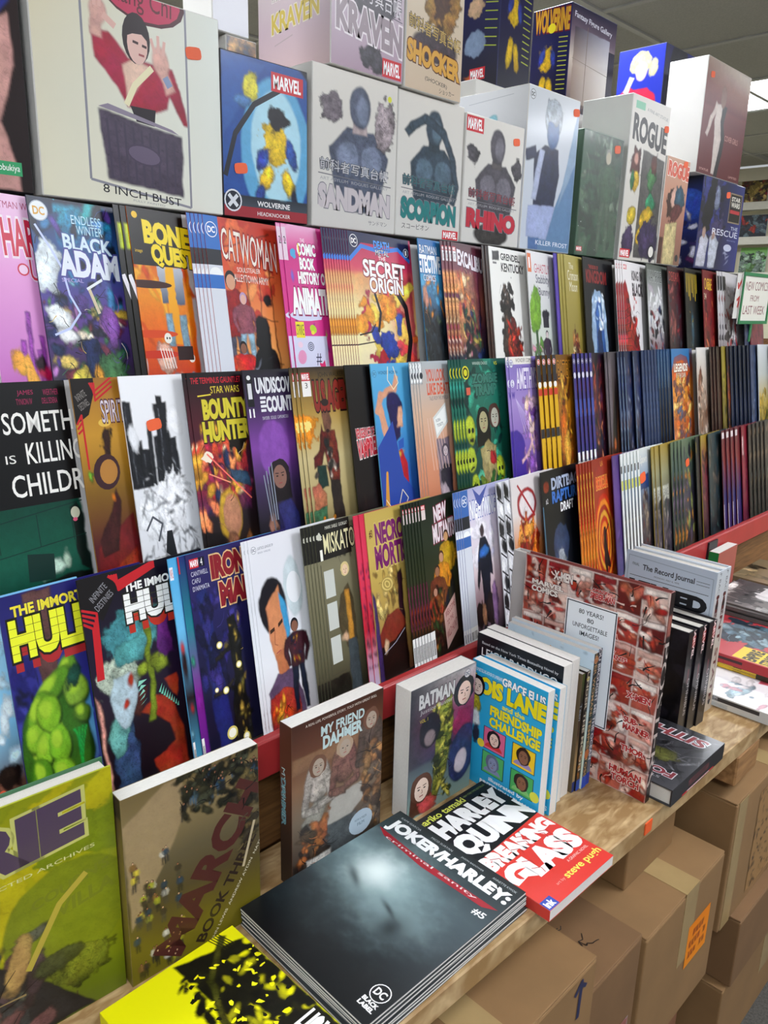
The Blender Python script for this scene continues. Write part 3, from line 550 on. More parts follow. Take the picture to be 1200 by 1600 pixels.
def c_soldier(p):
    p.g('3a2c20', 'b89850', 'd0c090', 'b8a878', '6a5c40'); p.r(0.06, 0.03, 0.26, 0.16, 'f0ece8'); p.marvel(0.06, 0.03, 0.26, 0.075); p.t('3', 0.13, 0.085, 0.19, 0.115, '222'); p.t('JOHN WALKER', 0.45, 0.03, 1.1, 0.065, '201c18')
    p.t('U.S.AGENT', 0.3, 0.075, 1.35, 0.25, '8a2a20', '2a1410', bold=0.06); p.e(0.12, 0.33, 0.14, 0.16, 'f0a028', jag=0.4, ink=0.5); p.e(0.1, 0.32, 0.08, 0.09, 'f8e080', jag=0.3)
    p.p([(0.42, 0.32), (0.3, 0.46), (0.16, 0.5), (0.15, 0.56), (0.34, 0.55), (0.5, 0.42)], '6a2a20', 0.6); p.p([(0.4, 0.36), (0.74, 0.36), (0.8, 0.5), (0.76, 0.66), (0.5, 0.64)], '7a2c24', 0.8); p.s(12, 0.48, 0.42, 0.76, 0.62, '282828 e8d8c8 383430 a03028', 0.02, 0.07)
    p.e(0.56, 0.3, 0.1, 0.14, '7a5442', 0, 0.4); p.e(0.56, 0.2, 0.09, 0.06, '2a1c18'); p.e(0.56, 0.36, 0.04, 0.03, '2a0c0c'); p.p([(0.5, 0.64), (0.76, 0.65), (0.8, 1), (0.52, 1)], '362c26', 0.6)
    p.r(0.22, 0.55, 0.44, 0.68, '1f4038', 0.5); p.p([(0.06, 0.66), (0.24, 0.64), (0.38, 0.72), (0.34, 0.86), (0.06, 0.84)], 'c0785a', 0.6); p.p([(0.02, 0.8), (0.36, 0.78), (0.34, 0.96), (0.04, 0.98)], '4a7a58', 0.7); p.e(0.38, 0.93, 0.18, 0.12, 'e8901c', jag=0.4, ink=0.5); p.e(0.38, 0.93, 0.09, 0.06, 'f8e890', jag=0.3); p.b(0.2, 0.6, 0.06, 0.03, '58504a')
def c_vamp(p):
    p.g('14100f', '1c1414', '241818'); p.t('VENGEANCE OF', 0.2, 0.37, 1.05, 0.43, 'd02838', 'e8e0e0', bold=0.04, shear=0.1); p.t('VAMPIRELLA', 0.22, 0.44, 1.4, 0.55, 'd02838', 'f0e8e8', bold=0.05, slope=-0.02); p.s(8, 0.1, 0.7, 1, 1, '2c1c1a 201414', 0.05, 0.15)
def c_skyblue(p):
    p.g('68b8e0', '58a8d8', '3a70b8', '2a4a98'); p.p([(0, 0.5), (0.5, 0.35), (0.7, 0.7), (1, 0.8), (1, 1), (0, 1)], '2a48a0'); p.dc(0.09, 0.06, 0.06, '1c3c70', '68b8e0'); p.t('WONDER WOMAN', 0.2, 0.045, 0.78, 0.065, '1c3c70')
    p.l([(0.05, 0.3), (0.2, 0.2), (0.66, 0.14), (0.72, 0.08)], 0.13, 'e0a888', 0.1); p.p([(0.08, 0.28), (0.22, 0.24), (0.5, 0.55), (0.36, 0.66)], 'e0a888', 0.1)
    p.e(0.6, 0.26, 0.24, 0.17, '28205a', 10, 0.3); p.p([(0.36, 0.26), (0.5, 0.5), (0.7, 0.45), (0.82, 0.24)], '28205a', 0.3); p.b(0.74, 0.33, 0.1, 0.14, 'e4b090', 20, 0.2); p.p([(0.36, 0.58), (0.7, 0.52), (0.86, 0.62), (0.82, 0.86), (0.5, 0.84)], 'c02838', 0.25); p.b(0.5, 0.57, 0.2, 0.05, 'e0b848', -12, 0.3)
    p.p([(0.62, 0.48), (0.8, 0.46), (0.78, 0.52), (0.62, 0.53)], '2a58b0'); p.l([(0.08, 0.9), (0.2, 0.66), (0.14, 0.98)], 0.06, 'd89838')
    p.l([(0.5, 0.02), (0.46, 0.1), (0.62, 0.16), (0.78, 0.12), (0.66, 0.02)], 0.018, 'f4e8c0'); p.l([(0.1, 0.82), (0.3, 0.9), (0.6, 0.92), (0.78, 0.84), (0.62, 0.78), (0.5, 0.86), (0.66, 0.96)], 0.018, 'f4e8c0'); p.bars(0.02, 0.9, 0.16, 1)
def c_peach(p):
    p.g('b8c0c4', 'd8b8a0', 'd89878', 'c88060'); p.r(0, 0, 0.14, 0.14, 'e8ecee', 0.9); p.e(0.1, 0.09, 0.06, 0.07, '2a3038')
    p.t("YOU LOOK", 0.28, 0.05, 1.02, 0.13, 'd85838', bold=0.03); p.t('LIKE DEATH', 0.28, 0.14, 1.25, 0.215, 'd85838', bold=0.03); p.t('TALES FROM THE UMBRELLA', 0.34, 0.225, 1.1, 0.25, '6a6a70')
    for k in range(6): p.l([(0.2+0.1*k, 0.36), (0.3+0.12*k, 0.7)], 0.02, 'e0c0b0')
    p.p([(0.42, 0.36), (0.95, 0.27), (1, 0.4), (0.5, 0.5)], 'd8dcd8'); p.p([(0.45, 0.375), (0.93, 0.29), (0.97, 0.385), (0.52, 0.475)], 'eef0ec'); p.t('FLORA', 0.52, 0.37, 0.7, 0.39, '404858', rot=-9); p.t('TICKETS', 0.55, 0.4, 0.8, 0.42, '404858', rot=-9)
    p.r(0.48, 0.5, 1, 1, '8a7a88', 0.3); p.face(0.8, 0.58, 0.11, 'c8b8bc', '4a404c'); p.p([(0.55, 0.72), (0.75, 0.66), (1, 0.68), (1, 0.88), (0.58, 0.92)], '3a3440', 0.4); p.b(0.7, 0.86, 0.2, 0.1, 'b8a8b0', 20, 0.3)
def c_zombies(p):
    p.g('1c5a50', '2a7a68', '1e6a58', '1c4a40', '3a5a38'); p.s(40, 0, 0, 1, 1, '1a4a44 2c8070 3a9a80 143a38 58b090', 0.04, 0.13); p.e(0.11, 0.09, 0.09, 0.09, 'd8d020'); p.e(0.11, 0.09, 0.07, 0.07, '222a20'); p.e(0.11, 0.09, 0.045, 0.045, 'd8d020'); p.r(0.1, 0.19, 0.2, 0.24, 'd06048')
    p.t('ZOMBIE', 0.26, 0.1, 0.96, 0.17, '3a7868', '16302c', bold=0.05); p.t('TRAMP', 0.3, 0.17, 0.92, 0.25, '3a7868', '16302c', bold=0.05); p.t('WINNERS CHOICE', 0.3, 0.02, 0.7, 0.04, 'c8d8c8'); p.t('VS', 0.88, 0.02, 0.97, 0.045, 'e0d820')
    for u, v, r in ((0.14, 0.48, 0.13), (0.1, 0.68, 0.12), (0.88, 0.78, 0.12), (0.16, 0.86, 0.1)):
        p.e(u, v, r, r*1.3, 'a8b838', 0, 0.5); p.e(u-r*0.35, v, r*0.25, r*0.28, '1c2418'); p.e(u+r*0.35, v, r*0.25, r*0.28, '1c2418'); p.r(u-r*0.4, v+r*0.45, u+r*0.4, v+r*0.6, '2a2c1c', 0.8)
    p.face(0.48, 0.42, 0.14, 'a8a078', '16140f', 1); p.face(0.8, 0.4, 0.13, 'b0b0a0', '4a3028'); p.p([(0.34, 0.62), (0.6, 0.56), (0.8, 0.62), (0.78, 0.8), (0.62, 1), (0.34, 1), (0.4, 0.8)], 'a89a6a', 0.5); p.b(0.68, 0.7, 0.1, 0.1, 'a82028', -20, 0.3); p.b(0.5, 0.68, 0.1, 0.1, 'b0a274', 0, 0.3); p.s(20, 0, 0.85, 1, 1, 'a8b838 3a6a30 687a30', 0.03, 0.09)
def c_gem(p):
    p.g('8a7ac0', 'a890cc', '8a68b8', '6a4aa0'); p.r(0, 0, 1, 0.055, 'e8e4dc'); p.t('WONDER COMICS', 0.3, 0.012, 1.1, 0.04, '3a3428'); p.dc(0.1, 0.05, 0.085, '3a2c7a', 'dcdce8'); p.e(0.1, 0.19, 0.08, 0.08, 'e8e8f0'); p.t('6', 0.07, 0.165, 0.13, 0.215, '5a3a9a'); p.t('W', 0.04, 0.25, 0.18, 0.3, '48309a', bold=0.05)
    p.t('AMETHYST', 0.28, 0.08, 1.35, 0.235, 'e8e0f0', '6a50a8', bold=0.02); p.e(0.1, 0.75, 0.42, 0.42, '4a309a', 0, 0.1, 26); 
    for k in range(5): p.l([(0.2, 0.3), (0.5+0.12*k, 0.55)], 0.012, 'c8b8e0')
    p.b(0.7, 0.45, 0.14, 0.2, 'c8a8d8', 10, 0.6); p.s(40, 0.45, 0.3, 1, 0.98, 'd8b8d0 a070b8 7a4a98 e8c8b8 b888c0', 0.03, 0.1); p.l([(0.3, 0.76), (0.6, 0.72), (0.85, 0.6)], 0.09, 'd8b0b8', 0.4); p.b(0.75, 0.82, 0.14, 0.2, '8a58a8', 0); p.bars(0.02, 0.9, 0.14, 1)
def c_gold(p):
    p.g('7a5420', 'b07820', '9a5c18', '6a3a14'); p.s(70, 0.12, 0.15, 1, 1, 'c88a20 8a4a14 d8a838 5a2c10 a86818 3a1c0c e0b450', 0.03, 0.12); p.t('BATGIRL', 0.3, 0.05, 1.3, 0.18, '3a2410', 'c8882c'); p.b(0.5, 0.6, 0.22, 0.4, 'c06a18', 10); p.b(0.65, 0.75, 0.2, 0.3, 'd8a040', 0)
    p.r(0, 0, 0.2, 1, 'd8a818'); p.r(0, 0, 0.2, 0.2, '26262e'); p.dc(0.1, 0.05, 0.08, 'fff', 'd04830'); p.e(0.1, 0.22, 0.09, 0.08, 'e8e8ea'); p.r(0, 0.25, 0.2, 0.3, 'c83828'); p.r(0, 0.3, 0.2, 0.75, 'e0b81c', 0.2); p.r(0, 0.55, 0.2, 0.62, '26262e'); p.r(0, 0.75, 0.2, 0.88, '8a4a1c', 0.6); p.bars(0, 0.88, 0.18, 1)
def c_duskred(p):
    p.g('2a2438', '6a2a30', '4a2034', '2a2030'); p.s(90, 0.15, 0.05, 1, 1, '7a2a30 a04838 3a2444 1c1824 58304a c88060 2a2c40', 0.03, 0.12)
    p.r(0, 0, 0.2, 1, '38307a'); p.dc(0.1, 0.06, 0.08, 'fff', '3a3068'); p.e(0.1, 0.17, 0.09, 0.1, 'd8d8e0'); p.r(0, 0.24, 0.2, 0.36, 'd85a28', 0.5); p.r(0, 0.36, 0.2, 0.5, '3a4a9a'); p.r(0, 0.5, 0.2, 0.72, '6a2a80', 0.6); p.bars(0, 0.78, 0.16, 1)
def c_copper(p):
    p.g('5a5458', '4a3c3c', '6a4028', '3a2418'); p.p([(0, 0.1), (0.5, 0), (0.4, 0.5), (0.15, 0.8), (0, 0.8)], '6a6068', 0.4); p.p([(0.2, 1), (0.3, 0.6), (0.9, 0.2), (1, 0.4), (0.7, 1)], '1c1414', 0.3); p.b(0.5, 0.78, 0.2, 0.16, 'a85a30', -40); p.bars(0, 0.9, 0.14, 1)
def c_navy(p):
    p.g('28304a', '303c68', '283050', '1c2234'); p.s(60, 0, 0.05, 1, 0.9, '3a4878 222a44 586a98 181c2c 7a6a78 9098b0', 0.03, 0.12); p.l([(0.05, 0.05), (0.12, 0.5), (0.06, 0.85)], 0.05, '7a98b8'); p.bars(0, 0.86, 0.16, 1)
def c_slate(p):
    p.g('2c5078', '3a4a60', '1c1418', '1a1014'); p.s(50, 0, 0.3, 1, 1, '281418 3a1c20 181014 4a2424', 0.04, 0.12); p.l([(0.05, 0.02), (0.05, 0.35)], 0.05, '88b0d0')
def c_legend(p):
    p.g('2a5a88', 'b85a20', 'e09838', 'd88038', 'b06030', '8a4a30'); p.e(0.5, 0.3, 0.46, 0.34, 'd86a20', 0, 0.3, 24, a0=180, a1=360); p.t('LEGENDS', 0.12, 0.14, 0.88, 0.22, 'f0e8d8', '5a2810', bold=0.04); p.t('OF THE DARK', 0.22, 0.23, 0.78, 0.275, 'f0e8d8', '5a2810'); p.s(90, 0.05, 0.28, 0.95, 0.98, 'e8a848 c86828 f0c878 8a5a58 b87848 586078 d89060 704848', 0.03, 0.11)
    p.p([(0, 0), (1, 0), (1, 0.2), (0.85, 0.08), (0.5, 0.05), (0.15, 0.08), (0, 0.2)], '2c70a8')
def c_whitebrown(p):
    p.g('e0dcd8', 'c8b8a8', '8a6a58', 'a89888'); p.b(0.3, 0.35, 0.22, 0.28, '7a4a34', 20); p.s(40, 0, 0.3, 1, 1, '8a6048 c8a890 5a3a2c e0d0c0', 0.03, 0.12)
def c_brownfan(p):
    p.g('2a1a18', '4a2a24', '38201c'); p.l([(0.04, 0.02), (0.04, 0.85)], 0.04, '8a6a58'); p.bars(0, 0.86, 0.12, 1); p.s(30, 0, 0.1, 1, 0.9, '5a342c 201412 6a4438', 0.04, 0.12)
def c_mustard(p): p.g('9a8a38', 'a89840', '8a7838', '6a6038'); p.s(24, 0, 0.3, 1, 1, '6a6230 b8a850 4a4428', 0.05, 0.14)
def c_ember(p): p.g('241c24', '3a2428', 'a85028', '2a1c1c', '1c181c'); p.s(40, 0, 0.1, 1, 1, '5a2c28 282028 d87830 3a2c34 181418', 0.04, 0.12)
def c_midnight(p): p.g('1c2438', '141c30', '202a48', '141828'); p.l([(0.05, 0.03), (0.05, 0.85)], 0.06, '384a78'); p.bars(0, 0.86, 0.16, 1); p.s(40, 0, 0.05, 1, 0.9, '283458 101420 3a4a78', 0.04, 0.12)
def c_steel(p): p.g('3a4868', '48587a', '303a58'); p.s(40, 0, 0.1, 1, 1, '5a6a90 283048 7888a8', 0.04, 0.12)
def c_meadow(p): p.g('d8dce0', 'c8ccc8', 'c8b060', '8a7a38'); p.s(30, 0, 0.5, 1, 1, 'c8a840 a89038 6a6a38', 0.04, 0.12)
# ---- bottom tier
def c_sky(p): p.g('8ac8ec', 'a8dcf4', '90d0f0', '6a4a3c', '8a6450'); p.s(30, 0, 0, 1, 0.65, 'd0ecf8 b0e0f4 e8f6fc', 0.05, 0.12, 0.3); p.b(0.6, 0.82, 0.3, 0.26, '7a5240'); p.b(0.8, 0.72, 0.18, 0.1, '2a1c18'); p.e(0.7, 0.78, 0.05, 0.05, 'd85838'); p.b(0.75, 0.97, 0.3, 0.1, 'e8dcc8', 0, 0.2)
def brick(p, text, u0, v0, u1, v1, col, dark):
    p.t(text, u0+0.02, v0+0.045, u1+0.02, v1+0.045, dark, bold=0.06); p.t(text, u0, v0, u1, v1, col, '1c1c14', bold=0.06)
    for k in range(1, 5): p.l([(u0, v0+(v1-v0)*k/5), (u1, v0+(v1-v0)*k/5)], 0.006, '3a3c20')
def c_greenmass(p):
    p.g('2c2a70', '383880', '3a3a90', '4858a0', '5a3a60'); p.s(8, 0, 0.3, 0.4, 0.6, '2a2870 44449a', 0.06, 0.12, 0.2); p.s(10, 0.05, 0.36, 0.35, 0.6, '1a1c3c', 0.02, 0.035, 0, 1); p.p([(0.3, 0), (0.7, 0), (0.62, 0.4), (0.4, 0.4)], '6a4a48', 0.4); p.t('THE IMMORTAL', 0.14, 0.045, 1.3, 0.09, 'e8d838', '2a2850', bold=0.04); brick(p, 'HULK', 0.08, 0.1, 1.3, 0.27, 'e8ec30', 'a82a2c')
    p.g('4a88b8', '6aa8d0', '4a4a98', box=(0.82, 0.45, 1, 0.85)); 
    for u, v, a, b, c, r in ((0.45, 0.7, 0.46, 0.52, '3c6a1e', -10), (0.75, 0.36, 0.14, 0.12, '6a9a2c', -30), (0.5, 0.42, 0.3, 0.1, '5c8a24', -25), (0.3, 0.5, 0.2, 0.12, '6a9c28', -40), (0.2, 0.6, 0.12, 0.12, '8ab830', -20), (0.42, 0.52, 0.16, 0.15, '84b42c', 0), (0.3, 0.66, 0.12, 0.14, '8cbc30', 10), (0.5, 0.66, 0.15, 0.15, '7cb02a', 0), (0.5, 0.79, 0.17, 0.13, '86b82e', 10), (0.2, 0.76, 0.14, 0.14, '5a8c22', 0), (0.26, 0.88, 0.14, 0.14, '4a7c1e', 0), (0.66, 0.9, 0.2, 0.1, '7cac2c', 15), (0.82, 0.46, 0.16, 0.12, '88ac3c', 0), (0.85, 0.56, 0.1, 0.08, '5c8028', 0)):
        p.e(u+0.015, v+0.012, a*1.06, b*1.06, '24480f', r, 0.2); p.e(u, v, a, b, c, r, 0.28); p.e(u-a*0.2, v-b*0.14, a*0.5, b*0.5, 'a4c83c', r, 0.1)
    p.b(0.82, 0.4, 0.12, 0.08, '1c4a3c', -20, 0.5); 
    for k in range(4): p.l([(0.72+0.05*k, 0.62), (0.76, 0.7+0.03*k), (0.8, 0.88)], 0.03, '28a848', 0.4)
    p.p([(0.08, 0.93), (0.4, 0.96), (0.4, 1), (0.08, 1)], '8a3c98', 0.5); p.b(0.9, 0.92, 0.16, 0.14, '9a4c20', 20, 0.8)
def c_skullfiend(p):
    p.g('1a1220', '241c34', '2a1c34', '241824', '181018'); p.b(0.5, 0.3, 0.34, 0.22, '4a8a90', -10, 0.7, 0.2); p.b(0.3, 0.45, 0.26, 0.16, 'a8b4a4', 0, 0.8, 0.3); p.b(0.55, 0.36, 0.3, 0.1, '5aa0a0', -10, 0.6, 0.3); p.b(0.28, 0.82, 0.16, 0.34, '3a5070', 0, 0.7, 0.2); p.b(0.2, 0.72, 0.12, 0.16, '6aa49c', 10, 0.6)
    p.p([(0.16, 0.55), (0.24, 0.46), (0.45, 0.46), (0.52, 0.55), (0.5, 0.62), (0.36, 0.7), (0.28, 0.7), (0.18, 0.63)], 'b8ccd4', 0.35); p.e(0.44, 0.5, 0.03, 0.06, 'b03820', 15, 0.3); p.e(0.34, 0.6, 0.05, 0.03, 'b03820', -25, 0.3); p.p([(0.5, 0.56), (0.64, 0.54), (0.5, 0.68), (0.42, 0.66)], '5a2c28', 0.6)
    for k in range(5): p.p([(0.52+0.02*k, 0.545+0.022*k-0.03), (0.62-0.02*k, 0.55+0.025*k-0.03), (0.5, 0.57+0.022*k-0.03)], '8ad0b8')
    p.p([(0.5, 0.66), (0.7, 0.6), (0.9, 0.66), (1, 0.8), (1, 1), (0.62, 1), (0.58, 0.9), (0.86, 0.86), (0.84, 0.76), (0.64, 0.7)], 'a83c24', 0.4); p.p([(0.84, 0.55), (1, 0.54), (0.98, 0.66), (0.92, 0.64)], 'b04428', 0.3)
    for k in range(9): p.p([(0.74+0.026*k, 0.6+0.012*k), (0.765+0.026*k, 0.605+0.012*k), (0.8+0.022*k, 0.565+0.014*k)], '6abca0')
    p.l([(0.68, 0.22), (0.7, 0.3), (0.68, 0.42), (0.7, 0.55), (0.62, 0.72)], 0.07, '7a8c28', 0.5); p.b(0.66, 0.22, 0.07, 0.05, '8aa02c'); p.b(0.6, 0.47, 0.07, 0.06, '8a9a30'); p.b(0.82, 0.46, 0.12, 0.08, '7a8a2c'); p.b(0.9, 0.35, 0.1, 0.2, '6a2c78', 0, 0.4)
    p.t('THE IMMORTAL', 0.5, 0.07, 1.35, 0.11, 'f0f0ec', '1c1418', bold=0.04); brick(p, 'HULK', 0.48, 0.115, 1.4, 0.25, 'f4f4f0', 'b83020')
    p.p([(0, 0), (0.42, 0), (0.46, 0.06), (0.22, 0.2), (0, 0.12)], '141012'); 
    for k in range(4): p.l([(0.0, 0.13+0.02*k), (0.16-0.02*k, 0.16+0.02*k), (0.13-0.02*k, 0.45)], 0.025, 'c02028'); p.l([(0.34+0.03*k, 0.015), (0.44, 0.05+0.012*k), (0.9, 0.0+0.008*k)], 0.03, 'c02028')
    p.t('INFINITE', 0.1, 0.06, 0.32, 0.09, '8a8a90', rot=-35); p.t('DESTINIES', 0.14, 0.1, 0.38, 0.13, '8a8a90', rot=-35); p.p([(0, 0.5), (0.05, 0.55), (0.08, 1), (0.03, 1)], 'd8a090', 0.6)
def c_armour(p):
    p.g('5ab0e0', '78c4ec', '2a1418', '58a8c8'); p.r(0, 0.04, 0.3, 0.1, 'e8ecf4'); p.t('MARVEL', 0.02, 0.05, 0.28, 0.09, 'c03040'); p.e(0.25, 0.5, 0.22, 0.6, '2c0c10', 0, 0.3); p.e(0.25, 0.42, 0.14, 0.2, 'c83428', 0, 0.3); p.e(0.4, 0.72, 0.12, 0.16, 'b82c24', 0, 0.4); p.b(0.12, 0.84, 0.12, 0.14, '90c8dc'); p.bars(0.02, 0.88, 0.2, 1)
def c_teal(p): p.g('28387a', '2c8a98', '8a2898', '6a2a90'); p.r(0, 0, 0.12, 0.08, 'c02838'); p.b(0.2, 0.5, 0.16, 0.2, '48b098'); p.b(0.3, 0.7, 0.2, 0.3, '9a2ca8', 0, 0.3); p.bars(0.02, 0.88, 0.25, 1)
def c_iron(p):
    p.g('38306a', '302c68', '24244c', '242040', '1c1c34'); p.p([(0.1, 0.2), (0.3, 0.16), (0.5, 0.9), (0.36, 1), (0.2, 1)], '2c3478', 0.3); p.s(20, 0, 0.2, 1, 0.7, '302c70 1c1c44 403a80', 0.06, 0.14); p.marvel(0.05, 0.025, 0.3, 0.07); p.r(0.22, 0.025, 0.34, 0.07, '14142c'); p.t('4', 0.26, 0.03, 0.3, 0.065, 'fff')
    for k, q in enumerate(('CANTWELL', 'CAFU', "D'ARMATA")): p.t(q, 0.06, 0.085+0.035*k, 0.06+0.04*len(q), 0.108+0.035*k, 'd0d0e0')
    p.t('IRON', 0.44, 0.03, 1.15, 0.15, '8a1c28', 'e8c088', bold=0.07); p.t('MAN', 0.56, 0.17, 1.3, 0.29, '8a1c28', 'e8c088', bold=0.07)
    p.p([(0.62, 0.36), (0.78, 0.34), (0.86, 0.46), (0.84, 0.66), (0.9, 1), (0.5, 1), (0.56, 0.76), (0.66, 0.64), (0.62, 0.5)], '1c1c1a', 0.8); p.s(40, 0.55, 0.36, 0.9, 1, '2c2c28 8a7a3c 3a3c40 c8a850 14140f', 0.015, 0.05); p.l([(0.66, 0.5), (0.45, 0.52), (0.3, 0.54)], 0.08, '2a2824', 0.7); p.l([(0.62, 0.66), (0.4, 0.7), (0.2, 0.7)], 0.06, '3a342a', 0.7)
    for u, v, r in ((0.42, 0.47, 0.06), (0.76, 0.6, 0.06), (0.26, 0.68, 0.04), (0.44, 0.7, 0.06), (0.46, 0.92, 0.11), (0.74, 0.97, 0.07)): p.e(u, v, r, r, 'e0d070'); p.e(u, v, r*0.7, r*0.7, 'fffce8')
def c_portrait(p):
    p.g('e9e9ee', 'e4e6ec', 'eceef2', 'e4e0e4'); p.dc(0.1, 0.055, 0.055, '5a6070', 'e9e9ee'); p.t('JUSTICE LEAGUE 59', 0.18, 0.045, 0.5, 0.062, '5a6070'); p.t('BENDIS  MARQUEZ', 0.18, 0.07, 0.44, 0.08, '8a90a0'); p.e(0.82, 0.3, 0.2, 0.3, 'd0dce0', 0, 0.1, 26); p.e(0.84, 0.3, 0.16, 0.25, 'e9ecf0', 0, 0, 26)
    # a large painted head, plain, and loose colour below
    p.e(0.36, 0.36, 0.28, 0.28, '1c1a24', -10, 0.2); p.p([(0.2, 0.36), (0.5, 0.26), (0.6, 0.42), (0.56, 0.58), (0.44, 0.68), (0.3, 0.64), (0.22, 0.52)], 'd89468', 0.15); p.p([(0.5, 0.3), (0.62, 0.36), (0.66, 0.5), (0.56, 0.6)], '4aa4d0', 0.2); p.p([(0.24, 0.48), (0.34, 0.47), (0.33, 0.49), (0.24, 0.5)], '3a2418'); p.p([(0.42, 0.46), (0.52, 0.44), (0.52, 0.46), (0.42, 0.48)], '3a2418'); p.l([(0.34, 0.48), (0.31, 0.56), (0.37, 0.57)], 0.015, 'a86040'); p.l([(0.32, 0.61), (0.42, 0.6)], 0.02, 'a85048'); p.p([(0.3, 0.62), (0.52, 0.6), (0.56, 0.76), (0.34, 0.76)], 'c47c54', 0.2)
    p.p([(0.06, 0.8), (0.3, 0.72), (0.62, 0.72), (0.8, 0.86), (0.84, 1), (0.06, 1)], '6a5470', 0.4); p.p([(0.06, 0.84), (0.4, 0.8), (0.7, 0.84), (0.74, 1), (0.06, 1)], 'b83c34', 0.6); p.s(14, 0.1, 0.86, 0.5, 1, 'e8a038 d85828 f0c050', 0.03, 0.08)
    p.man(0.76, 0.46, 0.5, '8a5c48', '14141c', '4a2430', '1c2438'); p.s(10, 0.66, 0.55, 0.86, 0.7, 'd8a030 a02830 1c2850', 0.01, 0.04)
def c_gallery(p):
    p.g('77765f', '8a866c', '7a765c', '6a664e', '3a382c'); p.r(0, 0, 1, 0.2, '1c1c18'); p.s(40, 0, 0, 1, 0.2, '34342c 50503f 14140f', 0.02, 0.06, 0.5); p.e(0.12, 0.07, 0.07, 0.07, 'd0d0c0', jag=0.3); p.t('1', 0.1, 0.14, 0.17, 0.2, 'f0f0e4', bold=0.05); p.t('MISKATONIC', 0.22, 0.06, 1.5, 0.17, 'e8e0b0', '1c1c18', bold=0.01); p.t('MARK SABLE  GIORGIO', 0.3, 0.02, 0.95, 0.038, 'd8d8c8')
    for v in (0.26, 0.44, 0.63): p.r(0.14, v, 0.42, v+0.15, 'c8ccc4'); p.r(0.16, v+0.012, 0.4, v+0.138, 'a0b0b4', 0.8)
    p.l([(0.08, 0.22), (0.08, 0.84), (0.5, 0.84)], 0.02, '4a4838'); p.p([(0.56, 0.42), (0.8, 0.36), (0.92, 0.46), (0.92, 0.7), (0.6, 0.72), (0.4, 0.58), (0.44, 0.52)], '5a4e34', 0.5); p.p([(0.66, 0.4), (0.82, 0.4), (0.84, 0.7), (0.66, 0.7)], 'c08a38', 0.4); p.p([(0.62, 0.68), (0.9, 0.68), (0.94, 1), (0.62, 1)], '4a5458', 0.4); p.face(0.74, 0.28, 0.1, 'e8c8a8', 'd8c488', 0); p.b(0.58, 0.66, 0.09, 0.05, 'd8b494', 0, 0.3); p.r(0, 0.86, 0.6, 1, '2c2a22', 0.6)
def c_hotpink(p): p.g('d83858', 'e04868', 'c02840', 'd0c0d8'); p.l([(0.05, 0.3), (0.08, 0.8)], 0.05, 'e02028'); p.s(20, 0.2, 0.3, 1, 1, '5a2a60 8a4a88 2a2038', 0.04, 0.12)
def c_morbid(p):
    p.g('c8b060', 'd0b868', 'c0a458', 'a88c50', '7a4a34'); p.t('#3', 0.08, 0.1, 0.18, 0.15, '5a2a20', bold=0.03); p.t('NECRO', 0.26, 0.07, 1.2, 0.2, '7a2068', 'd0b868', bold=0.05); p.t('MORTIS', 0.2, 0.2, 1.25, 0.34, '7a2068', 'd0b868', bold=0.05)
    for k in range(5): p.e(0.5, 0.44, 0.22-0.04*k, 0.16-0.03*k, ('a8904c', 'd8c070')[k % 2], 10*k)
    p.s(30, 0.1, 0.36, 1, 0.64, 'b89a50 9a7c40 e0c880 8a6c3c', 0.03, 0.1); p.p([(0.86, 0.4), (1, 0.38), (1, 0.7), (0.82, 0.62)], '3a1c28', 0.4); p.p([(0.1, 0.72), (0.4, 0.62), (0.8, 0.6), (1, 0.7), (1, 0.9), (0.1, 0.9)], '8a3828', 0.3); p.p([(0.06, 0.8), (0.6, 0.78), (1, 0.72), (1, 1), (0.06, 1)], '2a1814', 0.3); p.l([(0.2, 0.84), (0.6, 0.8), (0.95, 0.74)], 0.02, '9a98a8'); p.b(0.3, 0.8, 0.06, 0.09, 'd8b898', 20, 0.3); p.p([(0.0, 0.44), (0.1, 0.5), (0.14, 1), (0, 1)], '4a3468', 0.5)
def c_crew(p):
    p.g('1c281c', '2c3824', '3a4028', '3a2c20', '2c2018'); p.r(0.05, 0.03, 0.18, 0.12, 'e0d0cc'); p.marvel(0.05, 0.03, 0.18, 0.06); p.t('NEW', 0.46, 0.06, 0.92, 0.16, 'e8dce0', '8a2840', bold=0.05, slope=-0.02); p.t('MUTANTS', 0.38, 0.17, 1.15, 0.29, 'e8dce0', '8a2840', bold=0.05, slope=-0.02)
    p.man(0.82, 0.22, 0.5, 'c89868', '3a2414', 'c8a02c', '282824'); p.man(0.6, 0.34, 0.5, 'c09070', '4a2c18', 'd8902c', '2c3038'); p.man(0.42, 0.42, 0.5, '9a6a4c', '2c1c14', '7a4428', '5a3424'); p.man(0.3, 0.55, 0.42, 'b08068', '5a2c1c', 'a84a2c', '4a2c20'); p.s(40, 0.1, 0.55, 0.6, 1, '5a3424 8a5430 2c1c14 3a4a28 a87038', 0.02, 0.08)
    p.p([(0.52, 0.74), (0.98, 0.64), (1, 0.88), (0.56, 0.98)], 'c09a90'); p.t('WELCOME', 0.58, 0.74, 0.94, 0.78, '7a1c28', slope=-0.06); p.t('TO THE', 0.62, 0.8, 0.86, 0.835, '7a1c28', slope=-0.04); p.t('WILD HUNT', 0.58, 0.87, 0.98, 0.92, '7a1c28', slope=-0.07)
    p.r(0, 0.5, 0.04, 0.78, '8a3858', 0.8); p.bars(0, 0.82, 0.16, 1)
